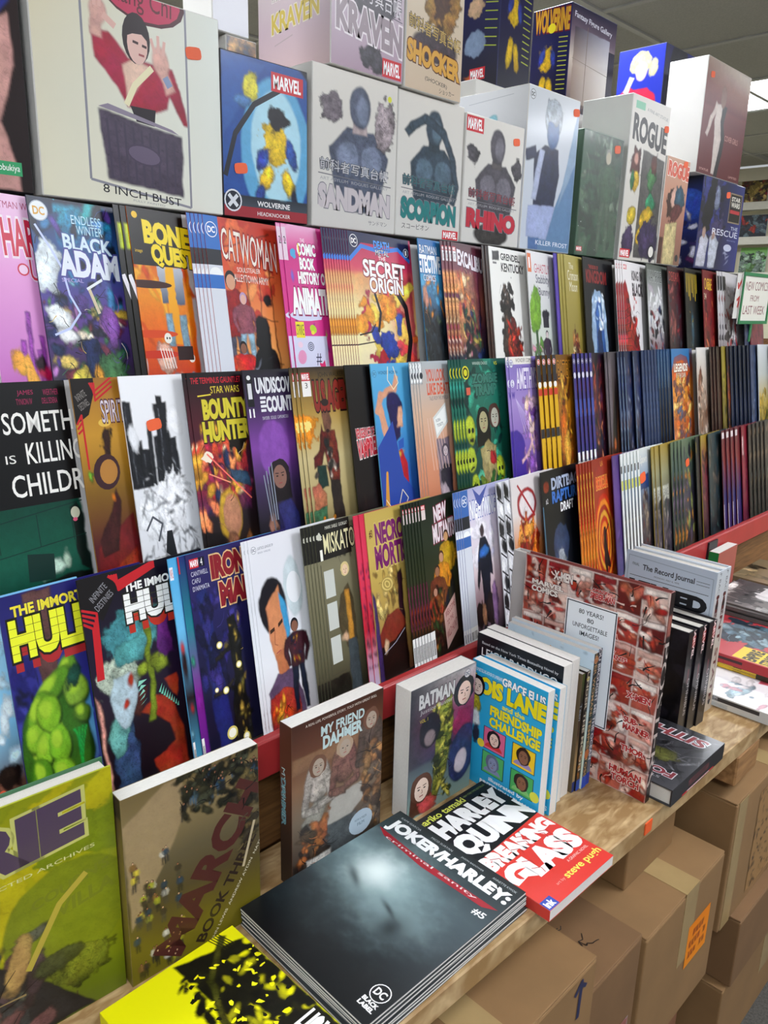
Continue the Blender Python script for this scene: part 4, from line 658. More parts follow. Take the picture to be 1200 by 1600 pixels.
def c_night(p):
    p.g('b8b8d8', 'e4dce8', 'e8dce0', 'c8a8b0', '5a4a58'); p.s(12, 0.2, 0.1, 1, 0.5, 'f0ecf4 d8d4e8', 0.06, 0.14, 0.2); p.t('NIGHTWING', 0.26, 0.08, 1.15, 0.2, 'fff', '6a78b8', bold=0.03, shear=0.2); p.p([(0.4, 0), (0.62, 0.06), (0.9, 0), (0.7, 0.1), (0.62, 0.13), (0.52, 0.1)], '4a58a0')
    # a dark upright shape with a blue streak, two dark heads at its foot
    p.p([(0.52, 0.34), (0.72, 0.34), (0.86, 0.46), (0.9, 0.62), (0.8, 0.6), (0.76, 0.78), (0.84, 1), (0.68, 1), (0.62, 0.78), (0.56, 1), (0.44, 1), (0.52, 0.72), (0.48, 0.56), (0.38, 0.68), (0.34, 0.64), (0.44, 0.44)], '1c2030', 0.5); p.b(0.62, 0.44, 0.16, 0.06, '3a78c0', -8, 0.3); p.b(0.62, 0.3, 0.07, 0.09, '4a3a40', 0, 0.3); p.b(0.36, 0.86, 0.13, 0.16, '2c1c1c', 0, 0.8); p.b(0.72, 0.84, 0.16, 0.2, '2a2020', 0, 0.8); p.b(0.5, 0.86, 0.08, 0.14, 'b88868', 0, 0.5); p.b(0.9, 0.8, 0.1, 0.3, '8a6a90', 0, 0.5); band(p, '3a68b0', 0.24)
def c_sneaker(p):
    p.g('e4e4e8', 'ececf0')
    for k in range(8): p.b(0.35+0.3*(k % 2), 0.07+0.125*k, 0.5, 0.3, ('1c1c20', 'f4f4f8', '2c2c30')[k % 3], 25, 0.5); p.l([(0.0, 0.1+0.125*k), (0.9, 0.15+0.125*k)], 0.14, '1c1c20')
def c_scarlet(p):
    p.g('e0d8d8', 'e4dcd8', 'd89058', '8a3c20', '3a1c18'); p.e(0.6, 0.2, 0.4, 0.22, 'a82028', 0, 0.2); p.e(0.6, 0.2, 0.32, 0.17, 'e4dcdc', 0, 0.1); p.l([(0.25, 0.05), (0.9, 0.3)], 0.05, 'a82028'); p.l([(0.3, 0.3), (0.5, 0.5), (0.4, 0.9)], 0.03, 'a82028'); p.s(60, 0.2, 0.32, 1, 0.8, 'd87828 c85820 e8a048 a03818 8a2c14', 0.04, 0.12); p.s(30, 0.1, 0.7, 1, 1, '4a1c14 8a3018 2c1410 d8602c', 0.04, 0.1); p.t('RED', 0.6, 0.82, 0.9, 0.88, 'f0e8e0')
def c_dirt(p):
    p.g('101014', '14161c', '181c24', '101218'); p.e(0.16, 0.12, 0.09, 0.08, '8a3c1c', 0, 0.5); p.t('#2', 0.12, 0.2, 0.2, 0.24, 'd8d8dc'); p.t('DIRTBAG', 0.34, 0.06, 1.35, 0.15, 'a8b4cc', '1c2030', bold=0.04); p.t('RAPTURE', 0.34, 0.16, 1.35, 0.25, '3a70c0', '10203c', bold=0.04); p.t('DRAFT', 0.62, 0.26, 1.1, 0.33, 'f0f0f0', bold=0.03); p.b(0.58, 0.58, 0.28, 0.3, '3c4a68', 0, 0.4, 0.08); p.b(0.55, 0.72, 0.16, 0.26, '9aa0a8', 0, 0.7); p.b(0.52, 0.82, 0.1, 0.14, 'd8d8d4', 0, 0.6); p.r(0, 0.8, 1, 1, '14161c', 0.3); p.l([(0.02, 0.25), (0.05, 0.95)], 0.03, '48708a')
def c_vortex(p):
    p.g('9a3420', 'a83c20', 'c06020', 'c87028'); p.e(0.55, 0.1, 0.4, 0.12, 'a03a28', 0, 0.2); p.t('LA', 0.55, 0.02, 0.7, 0.06, 'e8a040'); p.t('BORICUA', 0.22, 0.14, 0.95, 0.24, 'd84028', 'f0b048', bold=0.04)
    for k in range(8): p.e(0.6, 0.66, 0.62-0.075*k, 0.72-0.085*k, ('c83c20', 'e89030', 'a83020', 'd8a038')[k % 4], 0, 0.15, 26)
    p.p([(0.55, 0.55), (0.66, 0.55), (0.74, 0.75), (0.9, 0.9), (0.7, 0.88), (0.6, 1), (0.5, 0.8)], '2c1410', 0.3); p.l([(0.66, 0.6), (0.86, 0.54)], 0.05, '2c1410'); p.t('BORICUA', 0.22, 0.14, 0.95, 0.24, 'd84028', 'f0b048', bold=0.04); p.r(0, 0.08, 0.05, 0.9, 'e0a838', 0.9)
def c_violet(p): p.g('5a4080', '6a4a90', '503878', '6a6a90'); p.s(14, 0.2, 0, 1, 1, '7a58a0 483470', 0.05, 0.14, 0.3)
def c_pale(p):
    p.g('d8dcd8', '8aa0b8', '5a5a68', '4a444c', '3a343c'); p.r(0, 0, 0.14, 1, 'e4e6e4'); p.r(0, 0.1, 0.1, 0.16, '2c2c30'); p.r(0, 0.22, 0.14, 0.3, 'c8c848'); p.r(0, 0.78, 0.12, 0.9, '3a3a3c', 0.9); p.t('Spawn', 0.2, 0.05, 0.9, 0.14, 'd8d8d0', bold=0.03); p.r(0.2, 0.22, 1, 0.34, '2c4a80', 0.4); p.s(50, 0.18, 0.34, 1, 1, '5a545c 8a8078 3a343c 9a8a78 6a2c2c', 0.03, 0.12)
def c_grey(p): p.g('a89040', '9a9878', '58544c', '605868', '48404c'); p.r(0.1, 0.36, 0.9, 0.5, 'c8c8bc', 0.5); p.t('CHANNEL', 0.16, 0.39, 0.84, 0.46, '2c2c2c'); p.s(50, 0, 0.5, 1, 1, '584c58 8a8078 302c34 a89a98 3a4448', 0.03, 0.12)
def c_tealfan(p): p.g('3a6878', 'a8a048', '385860', '283840', '486a78'); p.s(60, 0, 0.1, 1, 1, '48707a 788a58 283c44 8aa0a0 b0a850 1c282c', 0.03, 0.11)
def c_moss(p): p.g('6a7a60', '4a5c58', '4a4658', '383440', '584838'); p.s(70, 0, 0.1, 1, 1, '5a6a58 3a3a48 8a9058 282830 6a5a70 b07838', 0.03, 0.12)
def c_dim(p): p.g('2a2c30', '382c30', '241c24', '2c2428'); p.s(50, 0, 0.05, 1, 1, '3a3438 1c181c 583c40 484850', 0.04, 0.12); p.r(0, 0.05, 0.15, 0.15, 'a8902c', 0.4)
def c_rose(p): p.g('a89038', '8a3c48', '6a3c44', '3a2c34'); p.s(50, 0, 0.15, 1, 1, '8a4450 58303c a06060 2c2028', 0.04, 0.12)
def c_deepteal(p): p.g('384c50', '2c3a40', '242c30'); p.s(50, 0, 0.05, 1, 1, '48605c 1c2428 6a6058 384850', 0.04, 0.12)
def c_stripe(p): p.g('6a3038', '8a3a3c', '3a3470', '48306a'); p.r(0, 0.02, 0.5, 0.08, 'd8d0d0'); p.r(0, 0.1, 0.12, 0.3, '8a3038', 0.5); p.r(0, 0.3, 0.12, 0.7, '2c3470', 0.5); p.r(0, 0.74, 0.14, 1, 'b8b4c8')
def c_crimson(p): p.g('8a2838', '9a3048', '6a2444'); p.r(0, 0.1, 0.3, 0.3, 'd8b8b8', 0.6); p.s(30, 0, 0.3, 1, 1, '7a2848 a84858 4a1c34', 0.04, 0.12)
def c_brownstack(p): p.g('4a4440', '585048', '3a3834', '4a4a44'); p.s(50, 0, 0, 1, 1, '6a5c4c 2c2826 585c58 7a6a58', 0.03, 0.12)
# ------------------------------------------------------------------ box faces
def bust(p, u, v, s, col, dark, light):
    """plain generic portrait bust on a low plinth"""
    A = p.w/p.h
    p.p([(u-0.3*s, v+0.62*s*A), (u-0.36*s, v+0.3*s*A), (u-0.16*s, v+0.12*s*A), (u+0.16*s, v+0.12*s*A), (u+0.36*s, v+0.3*s*A), (u+0.28*s, v+0.62*s*A), (u+0.1*s, v+0.8*s*A), (u-0.1*s, v+0.8*s*A)], col, 0.5)
    p.b(u-0.14*s, v+0.36*s*A, 0.14*s, 0.13*s, light, 10, 0.4, 0.1); p.b(u+0.15*s, v+0.36*s*A, 0.14*s, 0.13*s, light, -10, 0.4, 0.1); p.p([(u-0.07*s, v), (u+0.07*s, v), (u+0.09*s, v+0.16*s*A), (u-0.09*s, v+0.16*s*A)], dark, 0.3)
    p.e(u, v-0.06*s*A, 0.13*s, 0.17*s, col, 0, 0.4); p.e(u+0.03*s, v-0.04*s*A, 0.08*s, 0.12*s, light, 0, 0.3)
    return p
JP = '前科者写真台帳'
def x_kung(p):
    p.g(('e0d8bc', 'dfe4dc'), ('ddd9c4', 'e2e6de'), ('e2dec8', 'e4e6de')); p.l([(0.24, -0.02), (0.24, 0.9), (0.8, 0.985), (0.8, 0.0)], 0.012, '8a8a94')
    p.e(0.56, -0.02, 0.24, 0.14, '4a1420', 8); p.e(0.55, -0.02, 0.225, 0.125, 'c02c54', 8); p.t('Shang Chi', 0.36, -0.05, 0.72, 0.075, '5a1020', shear=0.05, slope=0.02)
    # plain martial-arts teacher figure: red jacket, two raised hands, on a grey crate
    p.p([(0.28, 0.2), (0.38, 0.2), (0.47, 0.3), (0.72, 0.3), (0.8, 0.56), (0.7, 0.4), (0.68, 0.5), (0.62, 0.53), (0.46, 0.53), (0.4, 0.44), (0.3, 0.33)], 'b02048', 0.25); p.p([(0.74, 0.36), (0.8, 0.57), (0.77, 0.57), (0.68, 0.42)], 'a01c40', 0.2); p.p([(0.44, 0.34), (0.5, 0.3), (0.6, 0.32), (0.46, 0.52)], 'e8c8b4', 0.2); p.l([(0.6, 0.32), (0.5, 0.42), (0.45, 0.52)], 0.03, 'e8e0b8')
    p.e(0.52, 0.2, 0.075, 0.115, '241418'); p.e(0.525, 0.225, 0.055, 0.09, 'e0b8ac'); p.p([(0.46, 0.2), (0.47, 0.15), (0.53, 0.12), (0.58, 0.16), (0.59, 0.21), (0.55, 0.175), (0.5, 0.18)], '241418'); p.l([(0.5, 0.215), (0.53, 0.22)], 0.012, '3a2020'); p.l([(0.55, 0.225), (0.575, 0.23)], 0.012, '3a2020'); p.l([(0.53, 0.27), (0.56, 0.273)], 0.01, '9a4a4a')
    p.l([(0.31, 0.24), (0.32, 0.15)], 0.06, 'dcb0a4', 0.2); p.e(0.33, 0.12, 0.045, 0.06, 'dcb0a4', 0, 0.2); p.l([(0.31, 0.1), (0.31, 0.04)], 0.016, 'dcb0a4'); p.l([(0.335, 0.1), (0.34, 0.035)], 0.016, 'dcb0a4'); p.l([(0.35, 0.13), (0.41, 0.17)], 0.03, 'dcb0a4')
    p.l([(0.7, 0.42), (0.66, 0.33)], 0.06, 'dcb0a4', 0.2); p.e(0.65, 0.28, 0.05, 0.07, 'dcb0a4', -10, 0.2); p.l([(0.62, 0.25), (0.6, 0.18)], 0.016, 'dcb0a4'); p.l([(0.64, 0.24), (0.64, 0.16)], 0.016, 'dcb0a4'); p.l([(0.665, 0.25), (0.675, 0.18)], 0.016, 'dcb0a4'); p.l([(0.67, 0.38), (0.7, 0.36)], 0.05, '8898b8')
    p.p([(0.47, 0.52), (0.61, 0.52), (0.6, 0.6), (0.5, 0.59)], '201820'); p.p([(0.3, 0.55), (0.35, 0.53), (0.7, 0.6), (0.74, 0.62)], '8a8092'); p.p([(0.3, 0.56), (0.76, 0.63), (0.75, 0.94), (0.33, 0.89)], '5c5264', 0.35)
    for k in range(9): p.l([(0.34+0.046*k, 0.6+0.007*k), (0.355+0.044*k, 0.88+0.005*k)], 0.012, '463e50')
    p.e(0.535, 0.75, 0.1, 0.05, '4a4054', 8); p.e(0.535, 0.75, 0.088, 0.04, '665a70', 8); p.t('8 INCH BUST', 0.3, 0.915, 0.74, 0.955, '1c1c20', slope=0.03); p.t('FULLY PAINTED', 0.46, 0.975, 0.64, 0.985, 'a0a0a0', slope=0.01)
def x_heroine(p):
    p.g('3a1c18', '2a1414', '241416'); q = lambda L: [(0.74+0.22*u, v) for u, v in L]
    p.p(q([(-3, 0.3), (0.9, 0.3), (0.95, 0.38), (-3, 0.4)]), 'd8c83c', 0.3); p.p(q([(-3, 0.4), (0.95, 0.37), (1.0, 0.47), (0.5, 0.55), (-0.5, 0.62), (-3, 0.7)]), '2c3c98', 0.3); p.p(q([(-3, 0.7), (-0.5, 0.61), (0.5, 0.54), (0.95, 0.5), (1.0, 0.64), (0.7, 0.76), (0.6, 0.8), (0.9, 0.92), (0.95, 1), (-3, 1)]), 'd8a8a0', 0.3)
    p.p(q([(-3, 0.84), (0.1, 0.88), (0.3, 1), (-3, 1)]), 'b02838', 0.3); p.r(0.79, 0.915, 0.955, 0.955, '38a068'); p.t('Kotobukiya', 0.8, 0.923, 0.945, 0.948, 'fff')
def x_bluehero(p):
    p.g('14142a', '141c30', '10141c'); p.e(0.55, 0.6, 0.75, 0.95, '2858a0', 0, 0.15, 30); p.e(0.62, 0.56, 0.42, 0.66, '6ab0d8', 0, 0.1, 30); p.e(0.62, 0.52, 0.3, 0.5, 'b8e0ee', 0, 0.05, 26); p.l([(0.02, 0.75), (0.14, 0.48), (0.36, 0.28), (0.7, 0.14)], 0.05, '181c28'); p.p([(0, 0), (0.5, 0.02), (0.3, 0.22), (0, 0.5)], '3a68b0', 0.1)
    # a loose knot of yellow and blue paint strokes in place of a figure
    p.b(0.62, 0.5, 0.15, 0.22, 'e0c028', 0, 0.5); p.b(0.45, 0.62, 0.07, 0.1, '3454a8', 30); p.b(0.8, 0.55, 0.06, 0.16, '3454a8', -20); p.b(0.5, 0.72, 0.08, 0.14, 'e0c028', 30); p.b(0.76, 0.74, 0.07, 0.14, 'e0c028', -20); p.b(0.42, 0.84, 0.05, 0.1, '2c4898', 20); p.b(0.84, 0.86, 0.04, 0.12, '1c2440', -10); p.b(0.64, 0.34, 0.12, 0.1, '24242c', 0, 0.4); p.b(0.32, 0.18, 0.1, 0.12, 'd8d048', 0, 0.6); p.b(0.22, 0.27, 0.1, 0.05, '5a8ac0', 0, 0.5)
    p.e(0.65, 0.925, 0.4, 0.05, '3a4450', 0, 0.2, 24); p.r(0, 0.93, 1, 1, '9a2430'); p.g('2c3440', '48525e', box=(0.0, 0.86, 1, 0.94)); p.t('WOLVERINE', 0.38, 0.885, 0.78, 0.92, 'f0f0f0', bold=0.02); p.t('HEADKNOCKER', 0.38, 0.955, 0.78, 0.98, 'f0f0f0')
    p.e(0.1, 0.9, 0.1, 0.1, 'd8dce4'); p.e(0.1, 0.9, 0.085, 0.085, '1c2030')
    for a in (45, 135): p.l([(0.1-0.07*math.cos(math.radians(a)), 0.9-0.05*math.sin(math.radians(a))), (0.1+0.07*math.cos(math.radians(a)), 0.9+0.05*math.sin(math.radians(a)))], 0.035, 'd8dce4')
    p.marvel(0.56, 0.05, 0.95, 0.17)
def gallery(p, name, col, base, dark, light, tail=None, jpcol=None):
    p.g('dedad2', 'd8d6d0', 'd4d2ce'); bust(p, 0.54, 0.25, 1.0, base, dark, light)
    if tail: p.l([(0.12, 0.28), (0.2, 0.22), (0.4, 0.15), (0.68, 0.22), (0.84, 0.4), (0.92, 0.6), (0.86, 0.74)], 0.09, base, 0.5)
    p.t(JP, 0.08, 0.56, 0.9, 0.635, jpcol or 'c8c8cc', '50545c', slope=0.02); p.l([(0.06, 0.66), (0.94, 0.685)], 0.008, '6a6a70'); p.t('ART ASYLUM  ROGUES GALLERY', 0.08, 0.68, 0.9, 0.7, 'a0a0a4', slope=0.01); p.t(name, 0.06, 0.72, 0.93, 0.88, col, '70707a', bold=0.07, ow=0.03, slope=0.02)
def x_sand(p): gallery(p, 'SANDMAN', 'c4bcc0', '5c6478', 'c0b0b0', '7c869c'); p.b(0.22, 0.24, 0.12, 0.12, '7a7078', 20, 0.8); p.b(0.84, 0.3, 0.12, 0.22, 'a09498', 0, 0.9); p.t('サンドマン', 0.66, 0.93, 0.9, 0.96, '6a6a70'); p.e(0.9, 0.1, 0.025, 0.025, 'd8d838')
def x_scor(p): gallery(p, 'SCORPION', '207878', '3c4e5c', '344450', '5a7080', 1, '2c6a70'); p.t('スコーピオン', 0.08, 0.91, 0.5, 0.95, '3a3a40'); p.marvel(0.72, 0.93, 0.98, 1.0)
def x_rhino(p): gallery(p, 'RHINO', 'b82438', '524e56', '5e5858', '74707a', None, '8a2430'); p.marvel(0.0, 0.01, 0.28, 0.13); p.b(0.12, 0.3, 0.1, 0.08, '4a464c', 30, 0.8); p.b(0.9, 0.36, 0.1, 0.1, '4a464c', -30, 0.8); p.e(0.5, 0.92, 0.3, 0.12, '3c3836', 0, 0.6)
def x_frost(p):
    p.g('d0d4d8', 'c8ced6', 'c4ccd8'); p.p([(1, 0.3), (1, 1), (0.2, 1), (0.55, 0.8)], '6a8cb0', 0.1); p.p([(0.98, 0.05), (1, 0.05), (1, 0.4), (0.7, 0.7)], '90a8c0', 0.1); p.dc(0.07, 0.05, 0.05, '222', 'd0d4d8')
    p.p([(0.16, 0.4), (0.36, 0.33), (0.62, 0.34), (0.68, 0.5), (0.6, 0.72), (0.2, 0.72)], '2a3252', 0.4); p.p([(0.1, 0.72), (0.64, 0.7), (0.5, 0.93), (0.1, 0.92)], 'a8b4d8', 0.2); p.p([(0.14, 0.92), (0.36, 0.92), (0.34, 1), (0.16, 1)], '5878a8', 0.2); p.l([(0.32, 0.36), (0.26, 0.5), (0.2, 0.68)], 0.1, 'b4bcd4', 0.2); p.e(0.5, 0.16, 0.17, 0.2, 'a8b0b8', 0, 0.6); p.e(0.5, 0.24, 0.12, 0.18, '4a6a98', 0, 0.3); p.b(0.5, 0.12, 0.17, 0.12, 'a8b0b8', 0, 0.6); p.l([(0.0, 0.42), (0.2, 0.38)], 0.12, '2a3252', 0.2); p.t('KILLER FROST', 0.3, 0.935, 0.96, 0.965, 'e8ecf4', slope=0.005)
def x_frost_side(p): p.g('e4e6ea', 'e0e2e8'); p.l([(0.15, 0.06), (0.8, 0.04)], 0.006, 'b8bcc4'); p.e(0.52, 0.18, 0.07, 0.06, '9ad0dc', 0, 0.2); p.e(0.52, 0.2, 0.05, 0.04, '5aa8c0', 0, 0.3); p.e(0.7, 0.24, 0.03, 0.012, '2c4a5a')
def x_green(p):
    p.g(('1c4a30', '30483a'), ('2a5a3c', '4a5c4a'), ('2a5a3c', '40583f'), ('185030', '385a40')); p.s(40, 0, 0, 1, 1, '385a40 1c3c28 7a8c78 48644c 284a34', 0.04, 0.15, 0.6)
    for k in range(6): p.r(0.12, 0.18+0.12*k, 0.42, 0.21+0.12*k, '26402f', 0.3)
    p.man(0.64, 0.1, 0.86, 'b0a890', '8a8a80', '3c5c40', '48604a'); p.marvel(0.02, 0.93, 0.16, 0.97)
def x_rogue(p):
    p.g('d8d4cc', 'd0ccc4'); p.r(0.08, 0.03, 0.32, 0.075, '78b898'); p.t('A FINE ART STATUE', 0.38, 0.05, 0.95, 0.07, '7a7a78', slope=0.02); p.t('ROGUE', 0.06, 0.1, 0.98, 0.26, '2c2a2a', bold=0.05, slope=0.04); p.r(0.38, 0.34, 0.98, 0.98, '5c5a58', 0.5); p.p([(0.38, 0.3), (0.98, 0.34), (0.98, 0.97), (0.38, 0.93)], '63605c', 0.4)
    p.b(0.22, 0.42, 0.12, 0.22, '5a2c24', 0, 0.5); p.b(0.25, 0.5, 0.09, 0.14, 'c8a830'); p.b(0.16, 0.5, 0.05, 0.12, '3a7a4a'); p.b(0.22, 0.37, 0.05, 0.07, 'c89888', 0, 0.2); p.b(0.22, 0.72, 0.1, 0.12, 'c8b038', 40); p.b(0.2, 0.88, 0.14, 0.2, '4a3c5c'); p.b(0.66, 0.46, 0.12, 0.18, '48784c', 10); p.b(0.7, 0.38, 0.09, 0.12, '5a3428'); p.b(0.68, 0.62, 0.14, 0.1, '3c9068', 20); p.b(0.6, 0.72, 0.2, 0.1, 'c8a830', -30); p.b(0.5, 0.84, 0.1, 0.12, 'c8a830', 50); p.b(0.74, 0.86, 0.26, 0.24, '463a5a'); p.marvel(0.02, 0.93, 0.28, 0.985); p.e(0.86, 0.93, 0.09, 0.09, '1c1c1c'); p.e(0.86, 0.93, 0.07, 0.07, 'e0dcd4')
def x_rogue2(p):
    p.g('d0a890', 'c89880', 'a87868', '8a6858'); p.t('ROGUE', 0.08, 0.03, 1.02, 0.17, 'd86048', 'f0dcd0', bold=0.06, slope=0.02); p.b(0.4, 0.42, 0.24, 0.28, '4a2c24', 10, 0.6); p.b(0.46, 0.36, 0.12, 0.18, 'd8b0a0', 10, 0.2); p.b(0.72, 0.36, 0.22, 0.24, '38586a', 0, 0.5); p.b(0.6, 0.5, 0.26, 0.14, '6a3a3a', -30, 0.5); p.p([(0.2, 0.62), (0.7, 0.58), (0.74, 1), (0.2, 1)], 'd0c090', 0.5); p.r(0, 0.75, 0.16, 1, '5a3a34', 0.5); p.e(0.85, 0.93, 0.07, 0.07, '2c2c30')
def x_rescue(p):
    p.g('20245a', '28307a', '2c3478', '242a60'); p.g(('14142c', '2c3880'), ('201c3c', '343c88'), ('1c1c40', '303880'), box=(0.42, 0, 1, 1)); p.s(30, 0, 0, 0.5, 0.7, '2c2858 14142c 48406a 343a80', 0.06, 0.16, 0.4); p.b(0.2, 0.3, 0.1, 0.3, '14121f', 10, 0.3); p.b(0.36, 0.2, 0.06, 0.12, '8088a0'); p.p([(0.06, 0.66), (0.16, 0.6), (0.26, 0.66), (0.22, 0.98), (0.02, 0.98)], 'c8c8d4', 0.4); p.p([(0.28, 0.64), (0.36, 0.58), (0.5, 0.68), (0.46, 0.98), (0.3, 0.98)], 'c0c4d0', 0.4); p.b(0.36, 0.6, 0.04, 0.05, 'a88a80', 0, 0.2); p.b(0.14, 0.6, 0.04, 0.05, 'b09488', 0, 0.2)
    p.r(0.66, 0.1, 0.96, 0.44, '8a7a60'); p.r(0.675, 0.115, 0.945, 0.425, '1c1818'); p.t('STAR', 0.7, 0.14, 0.92, 0.19, 'e0dcd0', bold=0.03); p.t('WARS', 0.7, 0.2, 0.92, 0.26, 'e0dcd0', bold=0.03); p.r(0.69, 0.29, 0.93, 0.33, 'b83038'); p.t('THE', 0.76, 0.48, 0.94, 0.52, 'd0d8e8'); p.t('RESCUE', 0.32, 0.53, 0.95, 0.6, 'e0e4f0', slope=0.005); p.t('diorama', 0.7, 0.63, 0.92, 0.65, '8890c0'); p.e(0.74, 0.73, 0.1, 0.035, 'c0c4dc'); p.s(5, 0.68, 0.78, 0.76, 0.9, 'b0b4d0', 0.02, 0.03, 0, 0.3)
def x_rescue_side(p): p.g('14182c', '2c48a0', '1c2460', '1c1c48'); p.e(0.7, 0.3, 0.5, 0.4, '3458b8', 20, 0.4); p.s(14, 0, 0.4, 1, 1, '3a2c6a 6a2c6a 20245a c8c8d8', 0.06, 0.16, 0.5)
def x_kraven(p): p.g('e0d8d8', 'cfc4cc', 'c0aebc', 'b49cac'); bust(p, 0.58, 0.12, 0.95, '58545c', '8a7a78', '7a7680'); p.t(JP, 0.06, 0.36, 0.96, 0.5, 'd8d4d8', '504c54', slope=0.06); p.l([(0.04, 0.5), (0.98, 0.58)], 0.008, '504c54'); p.t('KRAVEN', 0.06, 0.54, 0.98, 0.76, '9a8a92', 'e8e0e4', bold=0.05, slope=0.07); p.b(0.5, 0.88, 0.12, 0.1, '403c44', -30); p.b(0.62, 0.9, 0.1, 0.1, '4a464e', 30); p.marvel(0.7, 0.86, 0.98, 0.99)
def x_kraven_side(p): p.g('d8cfc8', 'd0c4c4', 'c8b4bc', 'd0b8b8'); p.b(0.62, 0.12, 0.4, 0.4, 'c4bcc0', 0, 0.5); p.t(JP, 0.2, 0.4, 0.88, 0.48, '9a948c', 'e0d8d4', slope=-0.03); p.t('KRAVEN', 0.2, 0.56, 0.86, 0.7, 'c8b048', 'd8d0b8', bold=0.03, slope=-0.04); p.l([(0.24, 0.78), (0.5, 0.74)], 0.01, 'b0a0a0')
def x_shock(p): p.g('e0d4bc', 'd8c8b0', 'd4c0a8'); p.b(0.62, 0.2, 0.34, 0.55, 'a07838', 0, 0.7, 0.12); p.b(0.62, 0.22, 0.14, 0.4, '5a3a24', 10, 0.5); p.t(JP, 0.04, 0.46, 0.96, 0.56, 'c8a850', '5a4a38', slope=0.08); p.e(0.5, 0.66, 0.4, 0.16, '4a3c44', 0, 0.6); p.t('SHOCKER', 0.02, 0.64, 0.97, 0.8, 'd8a038', '5a2c18', bold=0.06, slope=0.06); p.t('(SHOCKER)', 0.34, 0.88, 0.74, 0.92, '333', slope=0.02); p.t('ショッカー', 0.6, 0.94, 0.88, 0.98, '333')
def x_statue(p):
    p.g('1c1c4a', '20205a', '1c1848', '14142c'); p.t('WOLVERINE', 0.06, 0.0, 0.98, 0.22, 'd8a020', '7a1420', bold=0.05, slope=0.03); p.b(0.42, 0.5, 0.2, 0.26, 'd8b420', 0, 0.5); p.b(0.3, 0.46, 0.08, 0.2, '3a4ca0', 20); p.b(0.6, 0.5, 0.07, 0.2, '3a4ca0', -10); p.b(0.34, 0.76, 0.09, 0.26, 'd8b420', 10, 0.4); p.b(0.54, 0.78, 0.08, 0.26, 'd8b420', -10, 0.4); p.e(0.52, 0.2, 0.1, 0.1, 'f0e020')
    for k in range(12): p.l([(0.72, 0.3+0.045*k), (0.95, 0.31+0.045*k)], 0.02, 'b0b83c')
def x_statue_side(p):
    p.g('1c1c4a', '24246a', '1c1c4c', '1a1424'); p.b(0.4, 0.2, 0.16, 0.3, 'a8402c', 0, 0.5); p.b(0.4, 0.46, 0.18, 0.2, 'd8b898', 0, 0.3); p.e(0.4, 0.7, 0.26, 0.24, '8a9cb8', 0, 0.2, jag=0.1)
    for k in range(13): p.l([(0.64, 0.06+0.055*k), (0.95, 0.08+0.055*k)], 0.02, 'a8b83c')
    p.marvel(0.3, 0.86, 0.7, 0.94); p.b(0.4, 0.93, 0.2, 0.06, 'c86828', 10, 0.4)
def x_window(p): p.g('2a2448', '7a6878', 'd8ccc0', 'a08880', '2c2434'); p.g(('4a4050', 'b8b8c8'), ('b09c90', 'f0ece8'), ('8a7468', 'd8d0c8'), box=(0.08, 0.2, 0.86, 0.92)); p.t('Fantasy Figure Gallery', 0.06, 0.06, 0.9, 0.13, 'e0e0ec', bold=0.02, slope=0.04); p.l([(0.36, 0.16), (0.36, 0.95)], 0.012, '7a6a60'); p.l([(0.06, 0.5), (0.86, 0.55)], 0.006, '8a7a70'); p.r(0.86, 0.3, 1, 1, '1c1830')  # pale shine on the window is painted into the print
def x_girl(p):
    p.g('2c3cb0', '2838a8', '3040b4'); p.p([(0.04, 0.42), (0.24, 0.34), (0.4, 0.38), (0.68, 0.38), (0.86, 0.46), (0.98, 0.66), (0.88, 0.7), (0.76, 0.58), (0.74, 0.9), (0.32, 0.9), (0.34, 0.56), (0.14, 0.52)], 'c83050', 0.25); p.b(0.5, 0.14, 0.24, 0.2, 'e8e0a0', -10, 0.3, 0.1); p.b(0.78, 0.2, 0.09, 0.16, 'e8e0a0', 10, 0.3, 0.1); p.e(0.52, 0.22, 0.13, 0.17, 'e8ccc4', 0, 0.15); p.l([(0.2, 0.4), (0.32, 0.26)], 0.11, 'ece8e4', 0.2); p.e(0.86, 0.74, 0.08, 0.06, 'f0e8e4', 0, 0.2)
def x_girl_side(p): p.g(('3a3a58', '1c2880'), ('1c1c2c', '2838a0'), ('1c1c30', '2434a0'), ('2430a0', '2838b0')); p.e(0.45, 0.5, 0.36, 0.95, '2c2c34', 0, 0.3, 26); p.e(0.56, 0.6, 0.22, 0.6, '50545c', 0, 0.2, 24); p.t('Cookie', 0.3, 0.8, 1.0, 0.9, 'e0c838', bold=0.03, slope=0.02); p.t('STATUE', 0.4, 0.93, 0.8, 0.955, 'e0c838')
